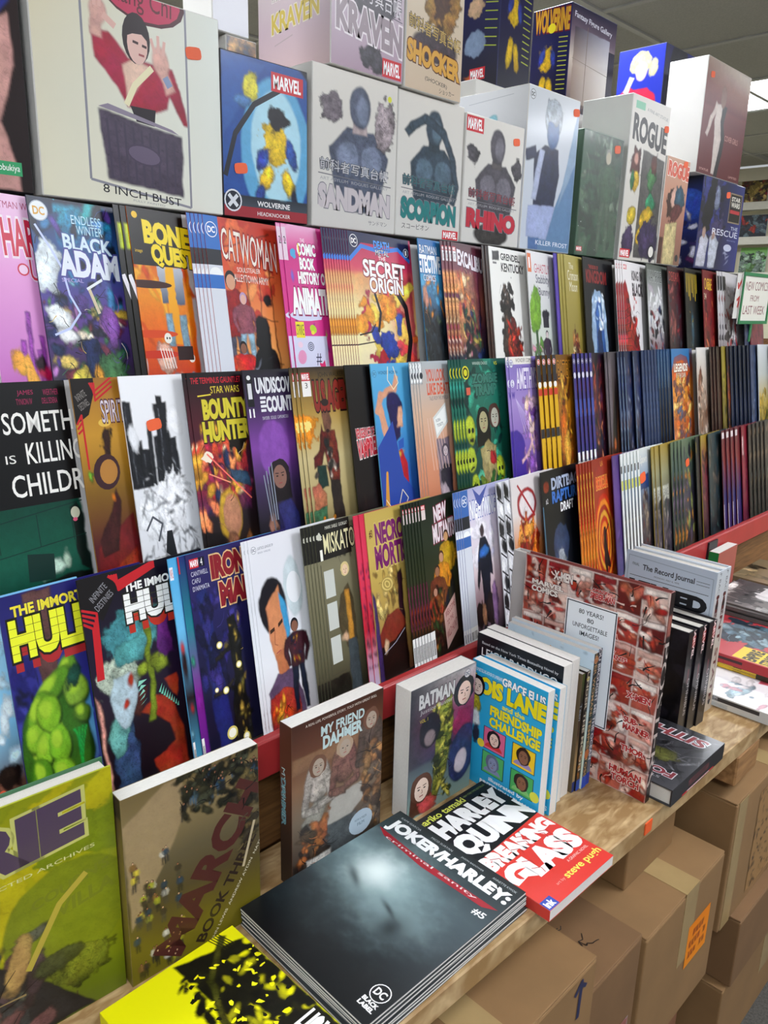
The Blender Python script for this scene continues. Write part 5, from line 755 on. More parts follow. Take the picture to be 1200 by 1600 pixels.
def x_red(p): p.g('a89484', '8a4a44', '6c1c22', '6a161c', '64141a'); p.g(('a08878', 'd8d0c4'), ('824a42', 'a88478'), ('6c1c22', '6c1c22'), box=(0, 0, 1, 0.4), ink=0.1); p.l([(0.3, 0.36), (0.2, 0.5), (0.12, 0.66)], 0.06, 'c8b8b0', 0.2); p.p([(0.3, 0.36), (0.42, 0.34), (0.4, 0.5), (0.46, 0.66), (0.4, 0.98), (0.32, 0.98), (0.3, 0.66), (0.27, 0.5)], 'd0c4bc', 0.15); p.p([(0.42, 0.34), (0.52, 0.36), (0.48, 0.52), (0.54, 0.66), (0.46, 1), (0.38, 1), (0.46, 0.66), (0.4, 0.5)], '1c1418', 0.2); p.e(0.42, 0.28, 0.06, 0.1, '8a6a60', 0, 0.2); p.t('COVER GIRLS', 0.54, 0.6, 0.86, 0.65, 'c89088'); p.t('STATUE', 0.06, 0.95, 0.26, 0.97, 'd8a8a0'); p.t('LIMITED', 0.74, 0.95, 0.94, 0.97, 'd8a8a0')  # pale upper part is lamp glare painted over the deep red
def x_brown(p): p.g('5a3c28', '8a6038', '4a3c48'); p.s(20, 0, 0, 1, 1, 'a87840 6a4428 384058 c89858', 0.08, 0.2)
def x_darkoval(p): p.g('d8d8dc', 'd0d0d8'); p.e(0.62, 0.1, 0.36, 0.3, '2c141c', 20, 0.2)
# ------------------------------------------------------------------ table books
def k_eerie(p):
    p.g(('8c941c', '8a901c'), ('a8a416', 'aaa416'), ('94961a', '8c9018'), ('5a6024', '788218'), ('34362c', '6c7a18')); p.s(26, 0, 0, 1, 0.6, 'a0a018 8a921c b0a81a 78861a', 0.08, 0.2, 0.15); p.t('EERIE', -0.02, 0.105, 0.86, 0.3, '4a3a52', 'b8b868', bold=0.07, slope=-0.06); p.t('COLLECTED ARCHIVES', 0.3, 0.31, 0.9, 0.325, 'c8c890', slope=-0.02)
    p.e(0.76, 0.55, 0.3, 0.28, '7a8420', -20, 0.15, 24); p.t("COUSIN'S", 0.6, 0.42, 0.96, 0.465, '6a7220', slope=-0.05, bold=0.03); p.t('VILLA', 0.7, 0.48, 0.98, 0.54, '6a7220', slope=-0.03, bold=0.03); p.l([(0.56, 0.7), (0.72, 0.48), (0.85, 0.4)], 0.03, 'a8983c'); p.p([(0, 0.55), (0.3, 0.52), (0.55, 0.7), (0.8, 0.95), (0.85, 1), (0, 1)], '2c2c2e', 0.5); p.s(40, 0, 0.55, 0.6, 1, '3a3c3c 5a5c50 1c1c20 8a7850 4a3c40 6a4a4a', 0.03, 0.1); p.b(0.52, 0.66, 0.05, 0.16, 'a88c58', 20, 0.4); p.b(0.8, 0.78, 0.14, 0.1, '6a7024', 0, 0.8); p.b(0.7, 0.72, 0.12, 0.05, '4a5030')
def k_march(p):
    p.g('7a6a48', '8a7a58', '6a6048', '5c5034', '706424', '7c7420'); p.p([(0.0, 0.14), (0.3, 0.0), (0.42, 0.0), (0.42, 0.22), (0.16, 0.55), (0.02, 0.7)], 'a08c6c', 0.1)
    p.t('MARCH', -0.03, 0.475, 1.23, 0.655, '4a2420', bold=0.05, rot=-56); p.t('BOOK THREE', 0.32, 0.70, 1.12, 0.76, '2c2018', bold=0.03, rot=-56); p.t('JOHN LEWIS  ANDREW AYDIN  NATE POWELL', 0.36, 0.715, 1.34, 0.735, 'd8d0b8', rot=-56)
    for k in range(40):
        u = p.R.uniform(0.02, 0.4); v = p.R.uniform(0.3, 0.98); u = min(u, 0.46-0.28*abs(v-0.45)); p.man(u, v, 0.09, p.R.choice(('8a5c40', 'c09878')), '1c1814', p.R.choice(('c8b848', '3a4a58', 'd0ccc0', '4a4030', '8a6a3c', 'a8a838')), p.R.choice(('2c2c34', '5a5444', '383428')), ink=0.2)
    for k in range(26): p.man(p.R.uniform(0.42, 1.0), p.R.uniform(0.0, 0.15), 0.1, '8a6048', '14120f', p.R.choice(('3a5a78', '2c2c28', '48606a')), p.R.choice(('3a6a8a', '2c3038')), ink=0.2)
    p.s(60, 0.4, 0.0, 1, 0.24, '2c2c20 3a3828 4a4c3c 20201a', 0.015, 0.05, 0.6); p.s(30, 0.85, 0.15, 1, 0.55, '2c2820 4a4234 6a5c3c', 0.02, 0.06, 0.6); p.l([(0.96, 0.42), (0.86, 0.66)], 0.02, 'b8a888')
def k_march_sp(p): p.g('5c4c34', '8a7a48', '948844', '8a8038', '7c7428'); p.r(0, 0, 1, 0.1, '4a4030', 0.5)
def k_cafe(p):
    p.g('4a2c20', '6a4430', '8a6a50', '7a6a58', '5a4c40', '3a3430'); p.r(0, 0.2, 1, 0.3, '8a6a50', 0.2); p.t('A REAL-LIFE, POWERFUL STORY, TOLD WITH GREAT SKILL', 0.14, 0.02, 0.92, 0.038, 'e0d8cc'); p.t('MY FRIEND', 0.3, 0.07, 0.78, 0.13, 'b8d0d0', bold=0.03); p.t('DAHMER', 0.32, 0.135, 0.76, 0.215, 'b8d0d0', bold=0.05)
    p.p([(0.3, 0.72), (0.42, 0.56), (0.76, 0.54), (0.86, 0.62), (0.6, 0.74)], 'b0aca4', 0.1); p.p([(0.1, 0.62), (0.26, 0.5), (0.4, 0.52), (0.3, 0.66), (0.1, 0.7)], '98948a', 0.4); p.r(0.34, 0.72, 0.7, 1, '585c5e', 0.5)
    for u, v, t_, h_ in ((0.27, 0.26, 'a8a098', '6a4a38'), (0.56, 0.22, '7a5a50', 'a89078'), (0.86, 0.12, '5c5048', '6a4838')):
        p.e(u, v+0.13, 0.14, 0.2, t_, 0, 0.7); p.l([(u-0.1, v+0.14), (u-0.14, v+0.3), (u+0.02, v+0.32)], 0.08, t_, 0.7); p.l([(u+0.1, v+0.14), (u+0.15, v+0.28), (u, v+0.3)], 0.08, t_, 0.7); p.face(u, v+0.04, 0.075, 'a89888', h_)
    p.s(40, 0.8, 0.3, 1, 0.85, '8a6a48 4a3c34 a87c50 6a5c50', 0.03, 0.08); p.s(30, 0.05, 0.68, 0.34, 1, '5a4838 a8683c 3a302a', 0.03, 0.09); p.e(0.76, 0.82, 0.14, 0.12, 'a8b8c4'); p.t('NOW A MAJOR', 0.69, 0.79, 0.83, 0.81, '4a5a68'); p.t('FILM', 0.72, 0.82, 0.8, 0.84, '4a5a68'); p.r(0.14, 0.88, 0.42, 0.98, 'd8d4cc', 0.7)
def k_cafe_sp(p): p.g('5a3a2c', '6a4434', '4a382e', '3a302a'); p.t('MY FRIEND', -1.4, 0.42, 2.0, 0.45, 'a8c8cc', rot=90); p.t('DAHMER', -1.2, 0.46, 1.8, 0.5, '6a98a0', rot=90, bold=0.03)
def k_manga(p):
    p.g('5a5c64', '3a3c48', '3a3c4c', '6a7c80', '98b0a8'); p.g(('4a4c54', 'c8c4c4'), ('3c3c4a', 'a84a78'), ('40404c', '4a4a78'), ink=0.3, box=(0, 0, 1, 0.6)); p.t('BATMAN', 0.12, 0.06, 0.66, 0.17, 'c8c8c8', '4a4a50', bold=0.04); p.t('Justice Buster', 0.14, 0.18, 0.64, 0.22, 'b0b0b0'); p.t('VOL. 1', 0.14, 0.25, 0.26, 0.275, 'c8b838'); p.p([(0.44, 0.22), (0.62, 0.15), (0.68, 0.4), (0.58, 0.75), (0.44, 0.95), (0.36, 0.9), (0.4, 0.5)], '8a9040', 0.9); p.s(50, 0.38, 0.2, 0.66, 0.95, 'a8a848 5a6830 d0c860 3a4428', 0.015, 0.05); p.e(0.3, 0.36, 0.16, 0.2, '2c2c38', 0, 0.3); p.e(0.3, 0.42, 0.08, 0.09, '8a7c80', 0, 0.2)
    p.face(0.82, 0.18, 0.13, 'e0c0b4', '2a2c38'); p.b(0.82, 0.42, 0.16, 0.16, 'a03868', 0, 0.4); p.e(0.84, 0.68, 0.22, 0.34, '3a4470', 10, 0.5); p.e(0.82, 0.74, 0.1, 0.14, 'd8ccd4', 10, 0.1); p.face(0.2, 0.78, 0.13, 'e0c8b8', '58382c', 1); p.b(0.3, 0.94, 0.14, 0.1, 'c85a58', 0, 0.5); p.dc(0.86, 0.055, 0.05, '3a4a6a', 'c8c4c4')
def k_friend(p):
    p.g('38b0dc', '3ab4e0', '34acd8'); p.t('FROM BESTSELLING AUTHOR OF LUMBERJANES', 0.04, 0.05, 0.42, 0.085, 'fff'); p.t('GRACE ELLIS', 0.42, 0.04, 0.98, 0.105, 'fff', '1c78a0', bold=0.04, slope=0.005); p.t('LOIS LANE', 0.02, 0.1, 1.0, 0.24, 'f0e018', '1c80a8', bold=0.06); p.t('and the', 0.44, 0.25, 0.74, 0.29, 'f0e018', bold=0.03); p.t('FRIENDSHIP', 0.28, 0.3, 0.97, 0.38, 'f0e018', '1c80a8', bold=0.05); p.t('CHALLENGE', 0.28, 0.39, 0.96, 0.47, 'f0e018', '1c80a8', bold=0.05)
    p.face(0.08, 0.19, 0.09, 'f0d8cc', '1c1418'); p.b(0.07, 0.34, 0.07, 0.12, 'c8c040', 0, 0.8); p.b(0.08, 0.46, 0.06, 0.1, 'e8f0f4', 0, 0.3); p.b(0.1, 0.58, 0.05, 0.1, '3a3c50', 0, 0.3)
    for u, v, bg, sk, hr, tp in ((0.36, 0.57, 'e06890', 'f0d0c0', '1c1418', 'd83838'), (0.76, 0.58, 'f0c820', '8a6048', '2c1c18', '9a88b8'), (0.36, 0.77, '58b868', '9098b8', '6a708c', '8890b4'), (0.76, 0.79, '48a858', '8a5c40', '2c1c18', '80c070')):
        p.r(u-0.15, v-0.085, u+0.16, v+0.095, '1c3a48'); p.r(u-0.14, v-0.08, u+0.15, v+0.09, bg); p.e(u, v+0.075, 0.12, 0.07, tp, a0=180, a1=360); p.face(u, v-0.01, 0.075, sk, hr)
    p.e(0.94, 0.84, 0.06, 0.06, 'd8d840'); p.e(0.18, 0.64, 0.05, 0.05, 'f0d840'); p.t('illustrated by', 0.32, 0.885, 0.8, 0.925, 'fff', bold=0.02); p.t('BRITTNEY WILLIAMS', 0.2, 0.935, 0.97, 0.975, 'fff', bold=0.03)
def k_bardugo(p): p.g('1a1e26', '1c222c', '20283a'); p.t('Based on the New York Times Bestselling Novel by', 0.06, 0.05, 0.95, 0.075, 'd8dce0'); p.t('LEIGH BARDUGO', 0.06, 0.095, 0.95, 0.155, 'f0f0f0', bold=0.01); p.t('WARBRINGER', 0.08, 0.3, 0.92, 0.4, 'c8b060', bold=0.03); p.s(30, 0.1, 0.42, 0.9, 0.98, '384868 586a8a 2c3450 a87848', 0.05, 0.14)
def k_lightblue(p): p.g('cfe2ee', 'd4e4ea', 'dcecd8', 'd8e8d8'); p.r(0.16, 0.12, 0.92, 0.9, '8a7c60'); p.r(0.175, 0.13, 0.905, 0.89, 'cfe0e0'); p.r(0.2, 0.15, 0.88, 0.87, 'e4ead4'); p.p([(0.36, 0.12), (0.52, 0.05), (0.68, 0.12), (0.52, 0.19)], 'd89850'); p.p([(0.42, 0.12), (0.52, 0.075), (0.62, 0.12), (0.52, 0.165)], 'f0d8b0'); p.p([(0.46, 0.12), (0.52, 0.095), (0.58, 0.12), (0.52, 0.145)], 'c88440'); p.s(10, 0, 0, 1, 0.1, 'b0c8d8 e8f0f4', 0.006, 0.012, 0)
def k_sp_ocean(p): p.g('3a4458', '4a5c70', '5a6c80', '8090a0'); p.t('YOU BROUGHT ME THE OCEAN', -9.5, 0.37, 10.5, 0.4, 'e8ecf0', bold=0.02, rot=90); p.r(0, 0.91, 1, 1, '2048c0')
def k_sp_tempest(p): p.g('1c3a40', '204a48', '244c48', '1c3c3c'); p.e(0.5, 0.05, 0.5, 0.5, 'c8784a'); p.t('WONDER WOMAN: TEMPEST TOSSED', -10.5, 0.41, 11.5, 0.44, 'c8a878', bold=0.02, rot=90); p.e(0.5, 0.74, 0.5, 0.7, 'c87840'); p.r(0, 0.91, 1, 1, '2858d0')
def k_sp_moon(p): p.g('201c18', '2a241c', '2c281c', '3a301c'); p.e(0.5, 0.06, 0.4, 0.4, 'c8c040'); p.t('UNDER THE MOON', -8, 0.4, 9, 0.43, 'd0c8b0', bold=0.02, rot=90); p.s(20, 0, 0.66, 1, 0.9, 'c88428 584018 e0a038', 0.1, 0.3, 0.3); p.r(0, 0.91, 1, 1, '2850b8')
def k_sp_tan(p): p.g('586a3c', '2c2c24', '584a38', 'b0986c', 'b89c70'); p.t('Teen', -1.5, 0.3, 2.5, 0.33, '98a8b0', rot=90); p.r(0, 0.91, 1, 1, '203878')
def k_poster(p):
    p.g('e0d0c8', 'e4d4cc', 'dcc8c0'); R = p.R; rows = 7; cols = 6
    pal = ('e8d4cc', 'd89c8c', 'b8503c', '8a241c', 'c8705c', 'a83424', '6a1c16', 'b85c48', 'e0c4b8', '9a2c20')
    for i in range(rows):
        for j in range(cols):
            u, v = j/cols, i/rows; c = R.choice(pal); p.r(u+0.004, v+0.003, u+1/cols-0.004, v+1/rows-0.003, c, 0.35)
            p.s(9, u+0.02, v+0.03, u+1/cols-0.02, v+1/rows-0.015, ' '.join(pal), 0.012, 0.04, 0.6)
            if R.random() < 0.7: p.r(u+0.01, v+0.006, u+1/cols-0.01, v+0.032, R.choice(('e8dcd4', '9a2c2c', 'd8b0a4')), 0.4)
    for q, a, b, c, d in (('MARVEL', 0.06, 0.115, 0.3, 0.14), ('COMICS', 0.06, 0.145, 0.26, 0.175), ('X-MEN', 0.22, 0.045, 0.36, 0.09), ('AMAZING', 0.5, 0.075, 0.64, 0.09), ('SPIDER-MAN', 0.49, 0.095, 0.66, 0.125), ('NEW', 0.62, 0.335, 0.7, 0.35), ('MUTANTS', 0.6, 0.352, 0.78, 0.375), ('X-MEN', 0.8, 0.5, 0.96, 0.53), ('SUB-', 0.8, 0.62, 0.9, 0.65), ('MARINER', 0.8, 0.655, 0.98, 0.685), ('HUMAN', 0.74, 0.88, 0.96, 0.915), ('TORCH', 0.76, 0.92, 0.95, 0.955), ('THOR', 0.8, 0.76, 0.96, 0.79)):
        p.t(q, a, b, c, d, 'e8e0d8' if a < 0.4 else 'b02c2c', '4a1816' if a < 0.4 else 'f0e4dc', bold=0.05)
    p.r(0.33, 0.155, 0.69, 0.735, 'f0f2f2'); p.r(0.335, 0.16, 0.685, 0.73, '1c2430'); p.r(0.343, 0.165, 0.677, 0.725, 'e8eef2')
    for k, q in enumerate(('80 YEARS!', '80', 'UNFORGETTABLE', 'IMAGES!')): wd = 0.018*len(q)+0.01; p.t(q, 0.51-wd/2, 0.19+0.035*k, 0.51+wd/2, 0.212+0.035*k, '2c343c', bold=0.01)
def k_poster_sp(p): p.g('2c1c1c', '241818', '2a1c1c'); p.t('POSTERS', -9, 0.55, 10, 0.6, 'c0b0a8', rot=90); p.r(0, 0.1, 1, 0.2, 'a86a5c', 0.5)
def k_omni_sp(p): p.g('1c181c', '1c1a1e', '181618'); p.r(0.55, 0.05, 0.95, 0.16, 'b84848', 0.4); p.t('MARVEL', -0.4, 0.085, 1.9, 0.125, 'f0d0cc', rot=90, bold=0.03); p.t('OMNIBUS', -0.6, 0.62, 2.0, 0.66, 'b0a8a8', rot=90); p.r(0.45, 0.36, 0.65, 0.5, '6a2c34', 0.4)
def k_omni_face(p): p.g('141216', '1a181c'); p.s(14, 0, 0, 1, 1, '24222a 0c0c10', 0.06, 0.2, 0.4)
def k_journal(p):
    p.g('c4d0dc', 'ccd6e0', 'd0d8e0'); p.l([(0.03, 0.97), (0.03, 0.03), (0.97, 0.05), (0.97, 0.97)], 0.008, '9aa8b4'); p.t('FINAL', 0.08, 0.075, 0.16, 0.095, '222'); p.t('The Record Journal', 0.2, 0.075, 0.78, 0.125, '26282c', bold=0.02); p.t('MONDAY, MAY 4, 1970', 0.34, 0.135, 0.62, 0.147, '444'); p.l([(0.06, 0.165), (0.94, 0.165)], 0.006, '333'); p.t('KILLED', 0.06, 0.19, 0.94, 0.3, '16181c', bold=0.07)
    for k in range(2): p.l([(0.8, 0.09+0.02*k), (0.94, 0.09+0.02*k)], 0.005, '444')
    p.r(0.1, 0.36, 0.9, 0.8, '8a929a', 0.9)
def k_journal_sp(p): p.g('c8ccd0', 'c0bcb8', 'b8aea0', 'b0a494'); p.t('DERF BACKDERF', -1.6, 0.1, 2.6, 0.125, '4a4a4a', rot=90); p.e(0.5, 0.24, 0.2, 0.4, '1c1c1c'); p.t('KENT STATE', -3.6, 0.53, 4.6, 0.57, '5a2420', rot=90, bold=0.03); p.e(0.5, 0.94, 0.16, 0.2, '26262a')
def k_silver(p): p.g('48484c', '3c3c40', '343438'); p.s(40, 0, 0, 1, 1, '58585c 2c2c30 6a6a6e 242428', 0.05, 0.16, 0.7, 0.3); p.t('STEPHEN', 0.2, 0.08, 0.6, 0.11, '9a9a9e', slope=0.0); p.t('FORLAIT', 0.1, 0.14, 0.94, 0.24, '7a3038', 'b8b8bc', bold=0.04); p.b(0.4, 0.44, 0.2, 0.12, '5a5a30', 0, 0.6); p.t('SITH', 0.1, 0.76, 0.7, 0.9, '8a3c40', 'c8c8cc', bold=0.03, shear=0.2)
def k_silver_sp(p): p.g('3c3c40', '2c2c30'); p.t('OMNIBUS EDITION', 0.3, 0.3, 0.7, 0.7, '8a4a4e'); p.marvel(0.03, 0.2, 0.12, 0.8)
def k_glass(p):
    p.p([(0, 0), (1, 0), (1, 0.46), (0, 0.5)], '1a1c20'); p.p([(0, 0.5), (1, 0.46), (1, 1), (0, 1)], 'd83c34'); p.t('mariko tamaki', -0.06, 0.02, 0.62, 0.075, 'd8e060', bold=0.02); p.t('NEW YORK TIMES BESTSELLER', 0.64, 0.03, 0.97, 0.045, '88a060'); p.t('HARLEY', 0.02, 0.09, 1.0, 0.25, 'f4f4f4', bold=0.08); p.t('QUINN', 0.0, 0.265, 1.04, 0.48, 'f4f4f4', bold=0.08); p.t('BREAKING', 0.0, 0.49, 0.98, 0.62, 'f4f0ee', bold=0.08); p.t('GLASS', 0.02, 0.635, 0.99, 0.82, 'f4f0ee', bold=0.08)
    for k in range(9): a = p.R.uniform(0.05, 0.9); b = p.R.uniform(0.5, 0.8); p.l([(a, b), (a+0.08, b+0.03), (a+0.06, b+0.07)], 0.008, 'b83430')
    p.b(0.66, 0.4, 0.12, 0.08, 'c83838', 20, 0.5); p.b(0.7, 0.5, 0.16, 0.06, 'a8a858', 10, 0.6); p.b(0.74, 0.34, 0.05, 0.08, 'd8a090', 0, 0.3); p.b(0.84, 0.52, 0.07, 0.04, '4a5a68', 0, 0.6); p.t('A GRAPHIC NOVEL', 0.62, 0.835, 0.94, 0.855, 'f0d8d0'); p.t('art by', 0.3, 0.9, 0.42, 0.925, 'e8a098'); p.t('steve pugh', 0.44, 0.88, 0.98, 0.945, 'f0e060', bold=0.02); p.r(0, 0.93, 0.14, 1, '2848a8'); p.t('ink', 0.015, 0.94, 0.12, 0.99, 'fff', bold=0.04)
def k_smoke(p):
    p.g(('2c3436', '24282a'), ('445256', '384448'), ('788c90', '4a585e'), ('5c6c70', '3c484e'), ('2c3438', '30383c'), ('1c2022', '24282a'), ('16181a', '1a1e20')); p.glow(0.36, 0.42, 0.36, 0.3, 'a8c4c6', 0.8, 20); p.glow(0.3, 0.4, 0.16, 0.15, 'e8f4f2', 0.95, 20); p.glow(0.62, 0.54, 0.3, 0.16, '8a9ea0', 0.6, -10); p.glow(0.2, 0.75, 0.4, 0.2, '3a4448', 0.5)
    p.glow(0.24, 0.5, 0.12, 0.03, '3c484c', 0.8, 30); p.glow(0.66, 0.6, 0.09, 0.1, '2c3438', 0.85, 10); p.glow(0.56, 0.53, 0.1, 0.02, '2c3438', 0.8, 25)
    for k, (q, a) in enumerate((('KAMI GARCIA', 0.06), ('MICO SUAYAN', 0.32), ('JASON BADOWER', 0.56), ('ANNETTE KWOK', 0.8))): p.t(q, a, 0.03, a+0.17, 0.043, 'b8c0c0')
    p.t('JOKER/HARLEY:', 0.04, 0.06, 0.98, 0.16, 'f4f6f6', bold=0.06); p.p([(0.02, 0.165), (0.4, 0.19), (0.98, 0.185), (0.9, 0.22), (0.45, 0.23), (0.1, 0.2)], 'a02430'); p.t('criminal sanity', 0.12, 0.188, 0.84, 0.21, 'e0d8d8'); p.t('#5', 0.88, 0.24, 0.96, 0.28, 'e8eaea', bold=0.02); p.dc(0.92, 0.86, 0.055, 'f0f0f0', '16181a'); p.t('BLACK', 0.87, 0.905, 0.97, 0.925, 'f0f0f0', bold=0.05); p.t('LABEL', 0.87, 0.93, 0.97, 0.95, 'f0f0f0', bold=0.05)
def k_yellow(p):
    p.g('e8e410', 'eae812', 'e0dc10'); p.p([(0.5, 0.02), (1, 0.1), (1, 0.9), (0.85, 0.95), (0.5, 0.7), (0.55, 0.4)], '1c1c10', 0.7); p.s(120, 0.45, 0.1, 1, 0.98, '14140c e8e410 2c2c18 c8c418 1c1c10 a8a41c', 0.012, 0.04, 0.15)
    for k in range(110): p.e(p.R.uniform(0.45, 1), p.R.uniform(0.12, 0.98), p.R.uniform(0.008, 0.03), p.R.uniform(0.006, 0.02), p.R.choice(('14140c', 'e8e410', '14140c', 'f0ec20')), p.R.uniform(0, 180), 0, 7, 0.4, layer=0.3)
    p.l([(0.3, 1), (0.42, 0.6), (0.62, 0.2), (0.9, 0.02)], 0.05, '4a4a18', 0.8); p.b(0.28, 0.5, 0.07, 0.05, '3a3a14', 20, 0.9); p.b(0.12, 0.75, 0.1, 0.1, '3a3a14', 10, 0.9)
    for k in range(5): p.l([(0.8+0.02*k, 0.0), (0.84+0.02*k, 0.1)], 0.008, '2c2c10')
    p.t('MARCH', 0.62, 0.62, 0.96, 0.86, 'f4f4f0', '14140c', bold=0.05, rot=-90)
def k_mag(p): p.g('6a6460', '7a7470', '585250'); p.s(40, 0, 0, 1, 1, '8a8480 3c3838 a8a4a0 58504c d8d4d0', 0.04, 0.16); p.e(0.7, 0.4, 0.3, 0.2, 'd8d4d2', 0, 0.1); p.t('HAMMER', 0.06, 0.1, 0.94, 0.3, '2c2a2a', bold=0.05)
def k_mag2(p): p.g('8a7a60', 'a08868', '6a5c48'); p.e(0.5, 0.5, 0.36, 0.24, 'b8503c', 0, 0.4); p.e(0.55, 0.48, 0.2, 0.12, 'd87c58', 0, 0.4); p.s(16, 0, 0, 1, 1, '3c3428 8a7a5c c8b088', 0.04, 0.1)
def k_empire(p): p.g('b83c40', 'c04448', 'b83840'); p.r(0, 0.02, 0.42, 0.3, '2c2410'); 
def k_empire2(p):
    p.g('b03840', 'c24850', 'b83c44'); p.r(0.02, 0.55, 0.3, 0.98, 'e0c020'); p.t('EMPIRE', 0.03, 0.62, 0.29, 0.72, '2c2408', bold=0.05); p.t('STRIKES', 0.03, 0.74, 0.29, 0.83, '2c2408', bold=0.05); p.t('BACK', 0.03, 0.85, 0.25, 0.94, '2c2408', bold=0.05); p.b(0.62, 0.5, 0.28, 0.28, '48606c', 10); p.s(20, 0.4, 0.25, 0.85, 0.75, '5c7480 2c3c48 8aa0a8 384850', 0.04, 0.12); p.e(0.5, 0.1, 0.12, 0.08, 'e0a828')
def k_empire_sp(p): p.g('a83038', 'b83c40'); p.r(0.0, 0.12, 0.36, 0.9, '2c2410'); p.t('EMPIRE', 0.02, 0.3, 0.34, 0.75, 'e0b828', bold=0.05); p.e(0.5, 0.5, 0.03, 0.03, '2c1c1c'); p.r(0.62, 0.36, 0.82, 0.64, '3c1c1c')
def k_whiteart(p): p.g('e8e6e6', 'eceaea', 'e4dede'); p.p([(0.6, 0.75), (1, 0.7), (1, 1), (0.7, 1)], 'c85868', 0.2); p.b(0.3, 0.7, 0.2, 0.08, '9ab0b8', 10, 0.6); p.s(16, 0.1, 0.5, 0.6, 0.95, 'b8c8cc c8a0a8 d8d4d4 8a9ca4', 0.02, 0.07, 0.3); p.b(0.25, 0.3, 0.14, 0.05, 'd8a0ac', 20, 0.4)
def k_white_sp(p): p.g('dcdcd8', 'd4d4d0'); p.t('HEROISME', 0.06, 0.25, 0.4, 0.7, '9aa0a4'); p.r(0.54, 0.08, 0.9, 0.92, '38383c'); p.t('UNIVERSE', 0.58, 0.36, 0.86, 0.62, 'd0d0d0')
# ------------------------------------------------------------------ materials
WHITE_CARD = mat('white_card', 'dcdad4', 0.5, 0.03, 12)
PAPER = mat('paper_edges', 'e2dfd8', 0.75, 0.10, 220, stretch=(1, 1, 12))
FORE = mat('paper_fore_edge', 'd5d0c6', 0.8, 0.16, 160, stretch=(14, 0.6, 14))
DARK_CARD = mat('dark_card', '16171c', 0.4, 0.05)
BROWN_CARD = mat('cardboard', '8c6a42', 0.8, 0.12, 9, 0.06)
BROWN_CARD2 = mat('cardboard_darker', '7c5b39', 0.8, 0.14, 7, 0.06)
TAPE = mat('packing_tape', 'a88e62', 0.22, 0.08, 20)
RED_PAINT = mat('red_painted_wood', 'b23234', 0.42, 0.10, 14, 0.15)
PANEL_WOOD = mat('stained_wood', '8a6238', 0.5, 0.25, 9, 0.1, stretch=(1.5, 8, 22), dark='5c3c20')
SHELF_GREY = mat('shelf_laminate', '3a3632', 0.5, 0.1, 14)
RACK_WHITE = mat('rack_board_white', 'cfcdc8', 0.5, 0.05, 12)
BLOCK_WOOD = mat('block_wood', 'a87c4c', 0.7, 0.2, 8, 0.1, stretch=(2, 14, 14), dark='7c5630')
STICKER = mat('orange_sticker', 'f0602a', 0.5, 0.05, 30)
METAL = mat('ceiling_grid_metal', 'b4b4ae', 0.4, 0.03, 10)
TILE = mat('ceiling_tile_board', 'b9b8ae', 0.9, 0.10, 160, 0.3)
CREAM = mat('cream_paint', 'cfc9ad', 0.7, 0.05, 4)
CARPET = mat('floor_carpet', '55524c', 0.95, 0.35, 220, 0.6)

def osb():
    m, N, L, b = new_mat('strand_board')
    tc = N.new('ShaderNodeTexCoord'); acc = None
    for k, (ang, sc) in enumerate(((0.3, 16), (1.4, 19), (2.3, 23))):
        mp = N.new('ShaderNodeMapping'); mp.inputs['Rotation'].default_value = (0, 0, ang); mp.inputs['Scale'].default_value = (1, 3.2, 1); mp.inputs['Location'].default_value = (k*3.1, k*1.7, 0)
        n = N.new('ShaderNodeTexNoise'); n.inputs['Scale'].default_value = sc; n.inputs['Detail'].default_value = 3; n.inputs['Distortion'].default_value = 0.5
        L.new(tc.outputs['Object'], mp.inputs[0]); L.new(mp.outputs[0], n.inputs['Vector'])
        q = N.new('ShaderNodeMath'); q.operation = 'SMOOTH_MAX' if k else 'ADD'; L.new(n.outputs['Fac'], q.inputs[0])
        if k: L.new(acc, q.inputs[1]); q.inputs[2].default_value = 0.02
        else: q.inputs[1].default_value = 0.0
        acc = q.outputs[0]
    rp = N.new('ShaderNodeValToRGB'); e = rp.color_ramp.elements
    e[0].position = 0.5; e[0].color = lin('96754a'); e[1].position = 0.75; e[1].color = lin('cdb184')
    L.new(acc, rp.inputs[0]); L.new(rp.outputs[0], b.inputs['Base Color']); b.inputs['Roughness'].default_value = 0.45
    return m
OSB = osb()
def emis(name, col, k):
    m, N, L, b = new_mat(name)
    b.inputs['Base Color'].default_value = lin('eee'); b.inputs['Emission Color'].default_value = lin(col); b.inputs['Emission Strength'].default_value = k
    return m
DIFFUSER = emis('lit_diffuser', 'f4f8ff', LAMP)
def film():
    m, N, L, b = new_mat('shrink_wrap')
    b.inputs['Base Color'].default_value = (0.95, 0.97, 0.95, 1); b.inputs['Roughness'].default_value = 0.08; b.inputs['Alpha'].default_value = 0.06
    tc = N.new('ShaderNodeTexCoord'); n = N.new('ShaderNodeTexNoise'); n.inputs['Scale'].default_value = 22; n.inputs['Detail'].default_value = 3; n.inputs['Distortion'].default_value = 2
    bp = N.new('ShaderNodeBump'); bp.inputs['Strength'].default_value = 0.8; bp.inputs['Distance'].default_value = 0.01
    L.new(tc.outputs['Object'], n.inputs['Vector']); L.new(n.outputs['Fac'], bp.inputs['Height']); L.new(bp.outputs[0], b.inputs['Normal'])
    return m
FILM = film()

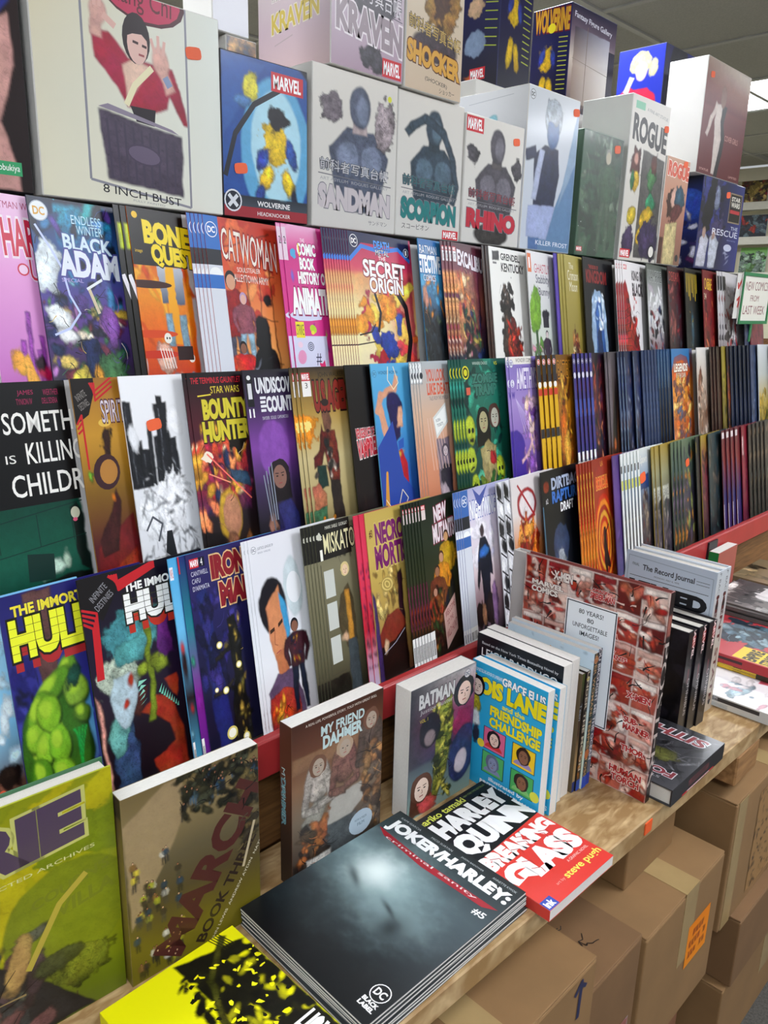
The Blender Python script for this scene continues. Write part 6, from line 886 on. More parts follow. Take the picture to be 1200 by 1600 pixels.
# ------------------------------------------------------------------ room shell
CEIL = 2.50; FARX = 6.45; X0, Y0, Y1 = -2.2, -2.6, 5.2
tag(MB().box(X0, FARX, Y0, Y1, -0.05, 0).build('floor', CARPET), kind='structure')
wf = tag(MB().box(FARX, FARX+0.1, Y0, Y1, 0, CEIL).build('wall_far', CREAM), kind='structure')
tag(MB().box(FARX-0.03, FARX, Y0, Y1, CEIL-0.09, CEIL).build('trim_1', mat('trim_paint', 'd8d2bc', 0.6, 0.03)), kind='structure')
tag(MB().box(X0, FARX, Y1, Y1+0.1, 0, CEIL).build('wall_back', CREAM), kind='structure')
ceil = tag(MB().box(X0, FARX, Y0, Y1, CEIL+0.02, CEIL+0.06).build('ceiling', TILE), kind='structure')
lamps = [(4.35, 1.74), (1.91, 1.74), (-0.53, 1.74), (4.35, -0.7), (1.91, -0.7), (-0.53, -0.7), (1.91, 4.18), (4.35, 4.18)]
T = 0.61; gx0 = 4.35-T*10-T/2; gy0 = 1.74-T*7-T
tile_me = None; used = set()
for lx, ly in lamps:
    for dy in (-0.5, 0.5): used.add((round((lx-gx0)/T-0.5), round((ly+dy*T-gy0)/T-0.5)))
grid = MB()
for i in range(0, 15):
    x = gx0+T*i
    if X0 < x < FARX: grid.box(x-0.012, x+0.012, Y0, Y1, CEIL-0.004, CEIL+0.02)
for j in range(0, 13):
    y = gy0+T*j
    if Y0 < y < Y1: grid.box(X0, FARX, y-0.012, y+0.012, CEIL-0.005, CEIL+0.019)
grid.build('ceiling_grid', METAL, ceil)
for i in range(0, 14):
    for j in range(0, 12):
        x, y = gx0+T*(i+0.5), gy0+T*(j+0.5)
        if (i, j) in used or not (X0+0.3 < x < FARX-0.3 and Y0+0.3 < y < Y1-0.3): continue
        if tile_me is None:
            o = MB().box(-T/2+0.014, T/2-0.014, -T/2+0.014, T/2-0.014, 0.002, 0.018).build('ceiling_tile', TILE, ceil); tile_me = o.data
        else: o = mesh_obj('ceiling_tile', tile_me, ceil)
        o.location = (x, y, CEIL)
LPOS = {(4.35, 1.74): 'white ceiling light panel glowing beyond the tall red box', (1.91, 1.74): 'ceiling light panel above the boxes at the back', (-0.53, 1.74): 'ceiling light panel behind the left end of the rack', (4.35, -0.7): 'ceiling light panel over the far end of the aisle',
        (1.91, -0.7): 'ceiling light panel over the middle of the aisle', (-0.53, -0.7): 'ceiling light panel over the near end of the aisle', (1.91, 4.18): 'ceiling light panel near the back wall, left', (4.35, 4.18): 'ceiling light panel near the back wall, right'}
for lx, ly in lamps:
    t = tag(empty('ceiling_light', Matrix.Translation((lx, ly, CEIL))), LPOS[(lx, ly)], 'ceiling light', 'recessed ceiling light panels')
    MB().box(-T/2+0.03, T/2-0.03, -T+0.03, T-0.03, 0.004, 0.012).build('diffuser', DIFFUSER, t)
    m = MB()
    for a in ((-T/2+0.012, -T/2+0.03, -T+0.012, T-0.012), (T/2-0.03, T/2-0.012, -T+0.012, T-0.012), (-T/2+0.03, T/2-0.03, -T+0.012, -T+0.03), (-T/2+0.03, T/2-0.03, T-0.03, T-0.012)): m.box(*a, -0.002, 0.016)
    m.build('frame', METAL, t)

# ------------------------------------------------------------------ the comic rack
TH = 0.1697; PHI = math.radians(8)
ROWY = (0.942, 0.861, 0.779); ROWZ = (H+0.105, H-0.091, H-0.294)
CW, CH = 0.168, 0.2555
UPV = Vector((0, math.sin(TH), math.cos(TH))); NRM = Vector((0, -math.cos(TH), math.sin(TH)))
CX = Vector((math.cos(PHI), 0, 0)) - math.sin(PHI)*NRM
CZ = math.cos(PHI)*NRM + Vector((math.sin(PHI), 0, 0))
RX0, RX1 = -0.15, 3.25
rack = tag(empty('comic_rack', Matrix.Translation((0, 0, 0))), 'long stepped wooden comic rack with red front lip', 'rack')
for k in range(3):
    x1 = 2.62 if k == 0 else RX1
    top = Vector((0, ROWY[k], ROWZ[k])); bot = top-UPV*(CH+0.001)
    b = top-NRM*0.029-UPV*0.004; c = bot-NRM*0.029
    M = frame((0, c.y, c.z), (1, 0, 0), UPV, NRM)
    MB().box(RX0, x1, 0, (b-c).length, -0.006, 0, M).build('back_board', RACK_WHITE, rack)
    MB().box(RX0, x1, -0.0135, -0.0006, -0.006 if k < 2 else 0.0, 0.034 if k < 2 else 0.052, M).build('shelf_board', SHELF_GREY, rack)
MB().box(RX0, RX1, 0.698, 0.7025, H-0.577, H-0.526).box(RX0, RX1, 0.7025, 0.7145, H-0.577, H-0.527).build('lip_board', RED_PAINT, rack, 0.0015)
MB().box(RX0, RX1, 0.738, 0.756, H-0.714, H-0.566).build('kick_board', PANEL_WOOD, rack)
MB().box(RX0, 2.62, 0.9785, 1.62, H+0.088, H+0.107).build('top_shelf', SHELF_GREY, rack, 0.001)
MB().box(RX0, 2.62, 0.992, 1.008, H-0.20, H+0.088).build('riser_board', SHELF_GREY, rack)
MB().box(RX1, RX1+0.018, 0.74, 1.3, 0.0, H-0.1).build('end_panel', PANEL_WOOD, rack)
MB().box(RX0, RX1, 1.28, 1.298, 0.0, H+0.088).build('rear_panel', PANEL_WOOD, rack)
MB().box(RX0, RX1, 0.738, 1.28, H-0.60, H-0.566-0.012).build('carcase_board', SHELF_GREY, rack)

# ------------------------------------------------------------------ comics
PROTO = {}
ORD = ['first', 'second', 'third', 'fourth', 'fifth', 'sixth', 'seventh', 'eighth', 'ninth', 'tenth', 'eleventh', 'twelfth']
def comic_meshes(fn, th, vis):
    """shared meshes of one title; vis = share of the cover its neighbour leaves in view (the drawing is laid out in it)"""
    key = (fn.__name__, round(th*1e5), round(vis*100))
    if key not in PROTO:
        k2 = (fn.__name__, round(vis*100))
        if k2 not in PROTO:
            p = Panel(CW*vis, CH, sum(map(ord, fn.__name__)), 1/vis, 0.0013 if vis > 0.3 else 0.0017); fn(p)
            PROTO[k2] = (p.mesh('cover_print', PRINT), tuple(round(float(x), 2) for x in (p.first or (0.1, 0.1, 0.1))))
        pr, av = PROTO[k2]
        g = MB().box(0, CW, 0, CH, -0.00012, -0.00001).box(0, CW, 0, CH, -th, -th+0.00011).box(0, 0.0002, 0, CH, -th+0.00011, -0.00012)
        cm = bpy.data.meshes.new('cover'); cm.from_pydata(g.v, [], g.f); cm.materials.append(coverm(av))
        g = MB().box(0.0004, CW-0.0012, 0.0008, CH-0.0006, -th+0.00012, -0.00013)
        pm = bpy.data.meshes.new('pages'); pm.from_pydata(g.v, [], g.f); pm.materials.append(PAPER)
        PROTO[key] = (pr, cm, pm)
    return PROTO[key]
def coverm(av):
    n = 'cover_stock_%03d%03d%03d' % tuple(int(x*100) for x in av)
    return mat(n, tuple(av)+(1,), 0.4, 0.05)
def comic(row, X, fn, label, group, th, vis):
    top = Vector((X, ROWY[row], ROWZ[row])); o = top-UPV*CH
    r = tag(empty('comic_book', frame(o, CX, UPV, CZ)), label, 'comic book', group)
    pr, cm, pm = comic_meshes(fn, th, vis)
    cv = mesh_obj('cover', cm, r); mesh_obj('pages', pm, r); mesh_obj('cover_print', pr, cv)
    return r
def sticker(parent, u, v, w_, h_, r=0.011, z=0.0006, rot=8):
    M = Matrix.Translation((u*w_, (1-v)*h_, z)) @ Matrix.Rotation(math.radians(rot), 4, 'Z')
    pts = [(r*1.5*math.cos(a)*(1-0.08*(i % 2)), r*math.sin(a)*(1-0.08*(i % 2))) for i, a in enumerate(2*math.pi*k/16 for k in range(16))]
    o = MB().prism([(max(-r*1.25, min(r*1.25, x)), max(-r*0.8, min(r*0.8, y))) for x, y in pts], 0, 0.0002, M).build('price_sticker', STICKER, parent)
    o['label'] = 'orange price sticker'
    return o
TIER = ('top', 'middle', 'bottom')
SLOTS = []
def slot(row, xs, fn, nick, label=None, price=None):
    """xs: left edges, the last one is the front copy; the others show as strips to its left"""
    SLOTS.append((row, xs, fn, nick, label, price))
def build_slots():
    for row in range(3):
        S = sorted([q for q in SLOTS if q[0] == row], key=lambda q: q[1][0])
        for i, (row, xs, fn, nick, label, price) in enumerate(S):
            nx = S[i+1][1][0] if i+1 < len(S) else xs[-1]+CW
            vis = min(1.0, max(0.1, (nx-xs[-1])/(CW*math.cos(PHI))))
            n = len(xs)-1
            gap = min([xs[j+1]-xs[j] for j in range(n)]+[xs[0]-S[i-1][1][-1] if i else 0.03])
            th = min(0.0019, gap*math.sin(PHI)*0.8)
            group = 'fanned copies of the %s comic' % nick if n else None
            for j, X in enumerate(xs):
                if j == n: lb = label
                else: lb = '%s edge strip left of the front %s comic' % (ORD[n-1-j], nick)
                r = comic(row, X, fn, lb, group, th, vis)
            if price: sticker(r, price[0]*vis, price[1], CW, CH, price[2])
def fan(a, b, n): return [a+(b-a)*i/n for i in range(n+1)]
# --- top tier
slot(0, [0.318], c_pink, 'pale pink', 'pale pink comic with red lettering and orange beast, leftmost on top tier')
slot(0, [0.375], c_storm, 'blue purple battle', 'crowded blue and purple battle comic with white slab lettering, top tier')
slot(0, [0.477, 0.4855], c_black_edge, 'black edged', 'narrow black comic edge left of the orange skeleton comic')
slot(0, [0.494], c_orange, 'orange skeleton', 'orange comic with yellow slab title, silver legs and skeleton')
slot(0, fan(0.577, 0.601, 4), c_redstreet, 'orange street', 'orange street scene comic with blue roundel strip and red shirted man')
slot(0, [0.721, 0.7295], c_magenta, 'magenta cartoon', 'magenta comic with white block title and cartoon doodles')
slot(0, fan(0.804, 0.857, 10), c_burst, 'red and yellow burst', 'red and yellow burst comic with white title, front of a ten copy fan')
slot(0, [1.018], c_bluefight, 'bright blue topped', 'blue topped comic partly hidden beside the red and yellow burst comic')
slot(0, fan(1.075, 1.104, 3), c_cosmic, 'dusky rose cosmic', 'dusky rose cosmic comic with white slanting title, top tier')
slot(0, [1.190, 1.200], c_brownfan, 'dark brown edged', 'dark brown comic edge left of the white bearded figure comic')
slot(0, [1.211], c_grendel, 'white bearded figure', 'white comic with ragged dark and red figure, top tier')
slot(0, [1.331], c_bunny, 'pale grey green monster', 'pale grey comic with green monster and black hat')
slot(0, [1.427], c_purple_edge, 'thin purple edged', 'thin purple comic edge between the green monster and olive comics')
slot(0, [1.441, 1.452, 1.464], c_olive, 'olive', 'olive comic with white script title, front copy')
slot(0, [1.537], c_cave, 'black ice cave', 'black comic with pale blue ice cave picture')
slot(0, fan(1.674, 1.706, 3), c_redwhite, 'red web on white', 'white comic with dark red webbed mass, front copy')
slot(0, [1.823], c_greywar, 'grey white skirmish', 'grey and white skirmish comic with red and blue specks, top tier')
slot(0, [1.933], c_darkred, 'dark maroon', 'dark maroon comic right of the grey skirmish comic')
slot(0, [2.029], c_blackgold, 'black and gold', 'black comic with dripping gold letters, top tier')
slot(0, [2.137], c_redbook, 'brick red', 'brick red comic with yellow title near the hand written sign')
slot(0, [2.231, 2.248, 2.266], c_whitehorse, 'white and grey', 'white and grey comic left of the green framed sign')
slot(0, [2.415], c_steel, 'blue grey', 'blue grey comic behind the green framed sign'); slot(0, [2.46], c_crimson, 'red end', 'red comic at the very end of the top tier')
# --- middle tier
slot(1, [0.262], c_children, 'black and green', 'black comic with chalky white letters over a green room, middle tier')
slot(1, [0.373], c_ring, 'ochre ring', 'ochre and maroon comic with a great dark ring, middle tier')
slot(1, [0.430], c_city, 'black and white city', 'black and white city skyline comic with orange price sticker', price=(0.48, 0.23, 0.0085))
slot(1, [0.513, 0.519], c_hunters, 'yellow lettered battle', 'dark battle comic with yellow block title and bald tan head')
slot(1, [0.602], c_archer, 'purple archer', 'purple grey comic with hooded archer in blue')
slot(1, [0.679, 0.687, 0.6945], c_soldier, 'tan explosion soldier', 'tan comic with shouting soldier and two explosions')
slot(1, [0.782], c_vamp, 'plain black', 'plain black comic with red and white lettering, middle tier')
slot(1, [0.835], c_skyblue, 'sky blue', 'sky blue comic with red form and cream looping rope')
slot(1, fan(0.920, 0.940, 3), c_peach, 'peach lettered', 'peach comic with orange lettering and a white ticket')
slot(1, fan(1.015, 1.047, 4), c_zombies, 'green ghouls', 'teal green comic crowded with yellow green ghouls')
slot(1, [1.175, 1.184], c_gem, 'lilac', 'lilac comic with white logo strip, front copy')
slot(1, fan(1.273, 1.326, 3), c_gold, 'amber gold', 'amber gold comic with yellow side strip, front copy')
slot(1, fan(1.399, 1.462, 4), c_duskred, 'dusk red and violet', 'dusk red comic with violet side strip, front copy')
slot(1, [1.524, 1.536], c_copper, 'copper and black', 'copper and black comic right of the violet striped fan')
slot(1, [1.578, 1.592, 1.606, 1.647], c_navy, 'navy blue', 'navy blue comic with pale blue streak, front copy')
slot(1, fan(1.687, 1.749, 4), c_steel, 'steel blue', 'steel blue comic, front copy left of the slate topped fan')
slot(1, fan(1.765, 1.811, 3), c_slate, 'slate topped dark', 'slate topped dark comic left of the orange arch comic')
slot(1, [1.835], c_legend, 'orange arch', 'orange comic with blue arch and crowded riders, middle tier')
slot(1, [1.976], c_whitebrown, 'white and brown', 'white and brown comic right of the orange arch comic')
slot(1, [2.055, 2.075, 2.096], c_brownfan, 'brown striped', 'brown striped comic, front copy on the middle tier')
slot(1, [2.129], c_mustard, 'mustard', 'mustard comic edge between the brown and ember comics')
slot(1, [2.162], c_ember, 'ember lit dark', 'dark comic with ember orange glow, middle tier')
slot(1, fan(2.185, 2.304, 4), c_midnight, 'midnight blue', 'midnight blue comic, front copy near the right edge')
slot(1, [2.327], c_steel, 'steel blue single', 'single steel blue comic left of the meadow comic')
slot(1, [2.384], c_meadow, 'pale meadow', 'pale comic with golden meadow near the right edge')
slot(1, [2.50, 2.53], c_darkred, 'maroon far', 'maroon comic beyond the pale meadow comic'); slot(1, [2.65, 2.69], c_navy, 'navy far', 'navy comic farthest along the middle tier')
# --- bottom tier
slot(2, [0.172], c_sky, 'cloudy sky', 'cloudy sky blue comic at the left end of the bottom tier')
slot(2, [0.247], c_greenmass, 'bulging green', 'comic with bulging green muscle shapes under yellow brick letters')
slot(2, [0.328], c_skullfiend, 'pale skull fiend', 'dark comic with pale skull fiend and white brick letters')
slot(2, [0.436], c_armour, 'sky blue and crimson', 'sky blue and crimson comic edge beside the skull fiend comic')
slot(2, [0.448], c_teal, 'teal and purple', 'teal and purple comic edge left of the indigo comic')
slot(2, [0.459], c_iron, 'indigo', 'indigo comic with dark armour and white glowing discs')
slot(2, fan(0.537, 0.547, 2), c_portrait, 'white portrait', 'white comic with large painted face of a dark haired man')
slot(2, fan(0.632, 0.655, 4), c_gallery, 'brown gallery', 'khaki comic with blond woman in brown coat beside framed pictures')
slot(2, [0.728, 0.739], c_hotpink, 'hot pink edged', 'hot pink comic edge left of the tan comic')
slot(2, [0.750], c_morbid, 'tan violet lettered', 'tan comic with violet letters and rust red bench')
slot(2, fan(0.824, 0.865, 6), c_crew, 'dark green crew', 'dark green comic with four people and a welcome board')
slot(2, fan(0.945, 0.963, 3), c_night, 'pale lilac', 'pale lilac comic with tall dark shape and blue roundel strip')
slot(2, [1.060, 1.080], c_sneaker, 'black and white shoe', 'black and white shoe patterned comic edge, bottom tier')
slot(2, [1.101], c_scarlet, 'scarlet ring', 'white comic with scarlet ring and orange flames')
slot(2, [1.193], c_dirt, 'black spacesuit', 'black comic with ghostly blue grey helmet')
slot(2, fan(1.314, 1.369, 5), c_vortex, 'rust vortex', 'rust and orange comic with concentric rings, front copy')
slot(2, [1.451], c_violet, 'violet', 'violet comic edge right of the concentric rings comic')
slot(2, fan(1.484, 1.557, 5), c_pale, 'pale striped', 'pale striped comic with orange price sticker, front copy', price=(0.4, 0.24, 0.014))
slot(2, [1.620, 1.636, 1.663], c_grey, 'ochre topped grey', 'ochre topped grey comic with white label band')
slot(2, fan(1.715, 1.770, 3), c_moss, 'moss grey', 'moss grey comic with small orange sticker, front copy', price=(0.5, 0.22, 0.011))
slot(2, [1.845], c_dim, 'dim charcoal', 'dim charcoal comic right of the moss grey fan')
slot(2, [1.874], c_rose, 'dusky rose', 'dusky rose comic, bottom tier')
slot(2, [1.918], c_deepteal, 'deep teal', 'deep teal comic left of the purple striped fan')
slot(2, fan(1.998, 2.083, 3), c_stripe, 'purple striped', 'purple striped comic with white foot, front copy')
slot(2, [2.126], c_crimson, 'crimson', 'crimson comic right of the purple striped fan')
slot(2, fan(2.174, 2.290, 4), c_brownstack, 'brown grey', 'brown grey comic, front copy at the right edge')
slot(2, [2.40, 2.44], c_tealfan, 'teal far', 'teal comic beyond the brown grey fan'); slot(2, [2.56, 2.60], c_ember, 'ember far', 'ember comic farthest along the bottom tier')

build_slots()

# ------------------------------------------------------------------ boxes on the top shelf
def carton_box(name, x, y, z, w_, d_, h_, front, side, label, deg=0.0, body=None, stickers=(), gloss=True, right=None):
    t = tag(empty(name, standing(x, y, z, deg)), label, 'box')
    ct = MB().box(0, w_, 0, h_, -d_, 0).build('carton', body or WHITE_CARD, t, 0.0012)
    m = GLOSS if gloss else PRINT
    i = 0.0013
    if front:
        p = Panel(w_-2*i, h_-2*i, sum(map(ord, front.__name__)), warp=0.007); front(p)
        mesh_obj('front_print', p.mesh('front_print', m, Matrix.Translation((i, i, 0.0001))), ct)
    if side:
        p = Panel(d_-2*i, h_-2*i, sum(map(ord, side.__name__)), warp=0.01); side(p)
        M = frame((-0.0001, i, -d_+i), (0, 0, 1), (0, 1, 0), (-1, 0, 0))
        mesh_obj('side_print', p.mesh('side_print', m, M), ct)
    for s_ in stickers: sticker(ct, s_[0], s_[1], w_, h_, s_[2] if len(s_) > 2 else 0.008)
    return t
ZS = H+0.1075; YB = 0.956
carton_box('statue_box', 0.155, YB, ZS, 0.236, 0.17, 0.36, x_heroine, None, 'dark statue box with blue and flesh toned picture at far left', body=DARK_CARD)
carton_box('bust_box', 0.399, YB-0.003, ZS, 0.243, 0.2, 0.235, x_kung, None, 'large cream box with red jacketed bust and raised hands', stickers=((0.84, 0.2, 0.009),), gloss=False)
carton_box('figure_box', 0.6445, YB, ZS, 0.147, 0.12, 0.2045, x_bluehero, None, 'bright blue figure box with black frame and red foot', body=DARK_CARD, stickers=((0.2, 0.69, 0.0085),))
carton_box('bust_box', 0.8, YB, ZS, 0.177, 0.17, 0.222, x_sand, None, 'white bust box with grey lettering under the pinkish white box', gloss=False)
carton_box('bust_box', 0.9785, YB, ZS, 0.164, 0.17, 0.2195, x_scor, None, 'white bust box with teal lettering and curling tail', gloss=False)
carton_box('bust_box', 1.1435, YB-0.004, ZS, 0.172, 0.17, 0.213, x_rhino, None, 'white bust box with red lettering and dark grey bust', stickers=((0.86, 0.13, 0.008),), gloss=False)
carton_box('statue_box', 1.3265, YB, ZS, 0.178, 0.17, 0.293, x_frost, x_frost_side, 'tall pale blue statue box with grey haired figure in white', stickers=((0.93, 0.08, 0.009),))
g = carton_box('figure_pack', 1.527, YB, ZS, 0.165, 0.13, 0.248, x_green, None, 'green figure pack wrapped in crinkled clear film', body=mat('green_card', '2c5a40', 0.4), stickers=((0.84, 0.09, 0.010),))
MB().box(-0.002, 0.167, 0.0, 0.25, -0.132, 0.003).build('plastic_wrap', FILM, g, 0.003, 2)
carton_box('statue_box', 1.7125, YB, ZS, 0.18, 0.125, 0.348, x_rogue, None, 'tall white statue box with black lettering and yellow green figure', stickers=((0.93, 0.14, 0.009),), gloss=False)
carton_box('statue_box', 1.9, YB, ZS, 0.125, 0.12, 0.248, x_rogue2, None, 'peach statue box with red lettering behind the tall white statue box', stickers=((0.8, 0.04, 0.009),))
carton_box('diorama_box', 2.112, YB, ZS, 0.272, 0.1, 0.229, x_rescue, x_rescue_side, 'dark blue diorama box with two white robed figures', body=mat('navy_card', '20265c', 0.35), stickers=((0.6, 0.14, 0.010),))
carton_box('bust_box', 0.829, YB-0.006, ZS+0.2232, 0.151, 0.172, 0.2, x_kraven, x_kraven_side, 'pinkish white bust box stacked above the grey lettered box', gloss=False)
carton_box('bust_box', 0.982, YB-0.008, ZS+0.2207, 0.138, 0.17, 0.2, x_shock, None, 'cream bust box with gold lettering in the upper row', gloss=False)
for (x, y, w_, d_, h_, lb) in ((1.40, 1.145, 0.24, 0.3, 0.345, 'plain white carton behind the pale blue statue box'), (1.70, 1.145, 0.27, 0.3, 0.345, 'plain white carton behind the tall white statue box'), (2.03, 1.09, 0.32, 0.25, 0.295, 'plain white carton behind the dark blue diorama box')):
    carton_box('plain_carton', x, y, ZS, w_, d_, h_, None, None, lb)
navy = MATS['navy_card']
carton_box('statue_box', 1.475, 1.15, ZS+0.3462, 0.115, 0.11, 0.3, x_statue, x_statue_side, 'left of two navy statue boxes with yellow figure pictures', body=navy)
carton_box('statue_box', 1.742, 1.15, ZS+0.3462, 0.205, 0.108, 0.226, x_window, x_statue, 'navy statue box with shiny pale window, right of two', body=navy)
carton_box('statue_box', 2.105, 1.095, ZS+0.2962, 0.178, 0.134, 0.262, x_girl_side, x_girl, 'royal blue statue box with blond girl in red on its side', body=navy, stickers=((0.6, 0.62, 0.011),))
carton_box('statue_box', 2.062, YB+0.002, ZS+0.2302, 0.272, 0.1, 0.266, x_red, None, 'dark red statue box stacked on the dark blue diorama box', stickers=((0.12, 0.14, 0.009),), gloss=False)
carton_box('small_box', 0.668, YB+0.02, ZS+0.2057, 0.05, 0.07, 0.024, x_brown, None, 'small brown printed box on the bright blue figure box')
carton_box('small_box', 0.648, YB+0.02, ZS+0.2307, 0.058, 0.07, 0.16, x_darkoval, None, 'narrow white box stacked behind the large cream bust box')

# ------------------------------------------------------------------ display table
TZ = H-0.715
tb = tag(empty('display_table', Matrix.Translation((0, 0, 0)) @ Matrix.Translation((0, 0, 0))), 'low strand board display table along the foot of the rack', 'table')
MB().prism([(-0.3, 0.448), (3.2, 0.345), (3.2, 0.736), (-0.3, 0.736)], TZ-0.034, TZ).build('table_top', OSB, tb, 0.002)
ps = MB().box(0.972, 0.992, 0.4085, 0.4103, TZ-0.025, TZ-0.006).build('price_sticker', STICKER, tb); ps['label'] = 'small red orange sticker'
for x in (0.15, 1.30, 1.56, 1.84, 2.2): MB().box(x, x+0.1, 0.40, 0.70, TZ-0.094, TZ-0.035).build('support_block', BLOCK_WOOD, tb, 0.003)
for x in (0.02, 1.257, 2.3, 3.0): MB().box(x, x+0.028, 0.62, 0.70, 0, TZ-0.095).build('leg', BLOCK_WOOD, tb)

# ------------------------------------------------------------------ books
def book(M, w_, h_, t_, cover, label, spine='L', spine_fn=None, hard=False, col='888888', back=None, name='book', group=None, gloss=False, cat='book', back_fn=None):
    """local x across the visible cover, y along its height, z out of it; thickness runs to -z"""
    t = tag(empty(name, M), label, cat, group)
    c = 0.0022 if hard else 0.0006
    cm = mat('cover_board_'+col, col, 0.4, 0.06)
    o = 0.003 if hard else 0.0
    s0 = 0 if spine == 'L' else w_-c
    fc = MB().box(0, w_, 0, h_, -c, 0).build('front_cover', cm, t, 0.0004)
    MB().box(0, w_, 0, h_, -t_, -t_+c).build('back_cover', mat('cover_board_'+back, back, 0.4, 0.06) if back else cm, t, 0.0004)
    sp = MB().box(s0, s0+c, 0, h_, -t_+c, -c).build('spine', cm, t)
    a, b = (c, w_-o-0.0004) if spine == 'L' else (o+0.0004, w_-c)
    MB().box(a, b, o+0.0004, h_-o-0.0004, -t_+c, -c).build('page_block', PAPER if not hard else FORE, t)
    if cover:
        p = Panel(w_-0.0008, h_-0.0008, sum(map(ord, cover.__name__)), cell=0.0014, warp=0.008); cover(p)
        mesh_obj('cover_print', p.mesh('cover_print', GLOSS if gloss else PRINT, Matrix.Translation((0.0004, 0.0004, 0.00005))), fc)
    if spine_fn:
        p = Panel(t_-0.0008, h_-0.0008, 3); spine_fn(p)
        Ms = frame((-0.00005, 0.0004, -t_+0.0004), (0, 0, 1), (0, 1, 0), (-1, 0, 0)) if spine == 'L' else frame((w_+0.00005, 0.0004, -0.0004), (0, 0, -1), (0, 1, 0), (1, 0, 0))
        mesh_obj('spine_print', p.mesh('spine_print', GLOSS if gloss else PRINT, Ms), sp)
    return t
e_ = 0.0003
book(standing(0.083, 0.672, TZ+e_, -2.0), 0.216, 0.266, 0.022, k_eerie, 'olive yellow hardcover with ragged purple lettering, standing at far left', hard=True, col='a4a81e', back='3c6a48', gloss=True)
book(standing(0.301, 0.655, TZ+e_, -2.5), 0.163, 0.229, 0.02, k_march, 'tan paperback with marching crowd and diagonal brown lettering', spine_fn=k_march_sp, col='7a6a48')
book(standing(0.515, 0.652, TZ+e_, -0.5), 0.153, 0.226, 0.023, k_cafe, 'brown paperback with pale blue title above three seated youths', spine_fn=k_cafe_sp, col='5a3a2c')
book(standing(0.713, 0.642, TZ+e_, -1.0), 0.138, 0.207, 0.03, k_manga, 'thick grey paperback with pink and green portraits', spine='R', col='5a5c64')
for i, (x, y) in enumerate(((0.8635, 0.656), (0.8835, 0.650))):
    book(standing(x, y, TZ+e_, -93), 0.138, 0.203, 0.0165, k_friend, ('cyan paperback with yellow title and four portraits, nearer of two', 'cyan paperback with yellow title, hidden behind its twin')[i], col='38b0dc', group='two matching cyan paperbacks')
book(standing(0.9035, 0.680, TZ+e_, -92), 0.158, 0.226, 0.022, k_bardugo, 'black paperback with white author name behind the cyan pair', col='1a1e26', back='c8c8c8')
book(standing(0.9285, 0.682, TZ+e_, -92), 0.158, 0.226, 0.02, k_bardugo, 'second black paperback showing only white page tops', col='d8d4cc')
book(standing(0.9505, 0.640, TZ+e_, -91), 0.12, 0.198, 0.0075, None, 'thin tan spined book between pages and black spine', spine='R', spine_fn=k_sp_tan, col='6a5a40')
book(standing(0.9590, 0.640, TZ+e_, -91), 0.122, 0.2, 0.0105, None, 'slim black spined book with gold foot', spine='R', spine_fn=k_sp_moon, col='241f1a')
book(standing(0.9710, 0.672, TZ+e_, -91), 0.157, 0.226, 0.0125, k_lightblue, 'pale blue book with gold diamond and dark green spine', spine='R', spine_fn=k_sp_tempest, col='c8dce8')
book(standing(0.9845, 0.675, TZ+e_, -91), 0.159, 0.229, 0.0105, None, 'slate spined book touching the red poster book', spine='R', spine_fn=k_sp_ocean, col='d0dce4')
book(standing(1.0075, 0.672, TZ+e_, -90), 0.242, 0.335, 0.013, k_poster, 'tall red poster book with white label panel', spine='R', spine_fn=k_poster_sp, hard=True, col='7a3430', gloss=True, name='poster_book')
for i in range(3):
    book(standing(1.2285+0.0305*i, 0.628, TZ+e_, -92), 0.145+0.004*i, 0.198-0.002*(2-i), 0.028, k_omni_face, ('black hardcover nearest the red poster book, wrapped', 'middle of three black hardcovers', 'black hardcover against the pale newspaper book')[i], spine='R', spine_fn=k_omni_sp, hard=True, col='18161a', gloss=True, group='three black hardcovers')
for i in range(2):
    book(standing(1.3235+0.0285*i, 0.66, TZ+e_, -92), 0.174, 0.278, 0.027, k_journal, ('pale newspaper print hardcover behind the black hardcovers', 'second pale newspaper print hardcover, farther right')[i], spine='R', spine_fn=k_journal_sp, hard=True, col='c4ccd4', group='two matching newspaper print hardcovers')

def lying(x, y, z, deg, w_, h_, t_, *a, **k):
    """cover facing up, lower left corner of the cover at x, y, underside at z"""
    return book(flat(x, y, z+t_, deg), w_, h_, t_, *a, **k)
lying(1.2165, 0.399, TZ+e_, 90, 0.148, 0.19, 0.029, k_silver, 'shiny black hardcover in clear wrap lying behind the red poster book', spine_fn=k_silver_sp, hard=True, col='2a2a2e', gloss=True)
book(standing(1.030, 0.712, TZ+e_, -90), 0.13, 0.325, 0.018, None, 'grey wrapped book peeping over the red poster book', hard=True, col='b8b4b0')
lying(0.7045, 0.398, TZ+e_, -1, 0.146, 0.224, 0.016, k_glass, 'black and red paperback lying flat with white block letters', col='c83830')
z = TZ+e_
for i in range(7):
    lb = 'smoky grey magazine with white title, top of the stack' if i == 6 else '%s magazine from the bottom of the smoky grey stack' % ORD[i]
    a = -90.5+(0.4, -0.5, 0.5, -0.3, 0.4, -0.2, 0.0)[i]; dx, dy = ((0.001, -0.004), (-0.001, -0.002), (0.0, -0.003), (0.001, 0.0), (-0.001, -0.003), (0.0, -0.001), (0, 0))[i]
    lying(0.433+dx, 0.646+dy, z, a, 0.214, 0.268, 0.0037, k_smoke if i == 6 else None, lb, col='2c3032', name='magazine', cat='magazine', group='stacked smoky grey magazines')
    z += 0.0038
lying(0.262, 0.398, TZ+e_, 1.5, 0.162, 0.238, 0.016, k_yellow, 'bright yellow book with black crowd print lying flat', col='e4e010')
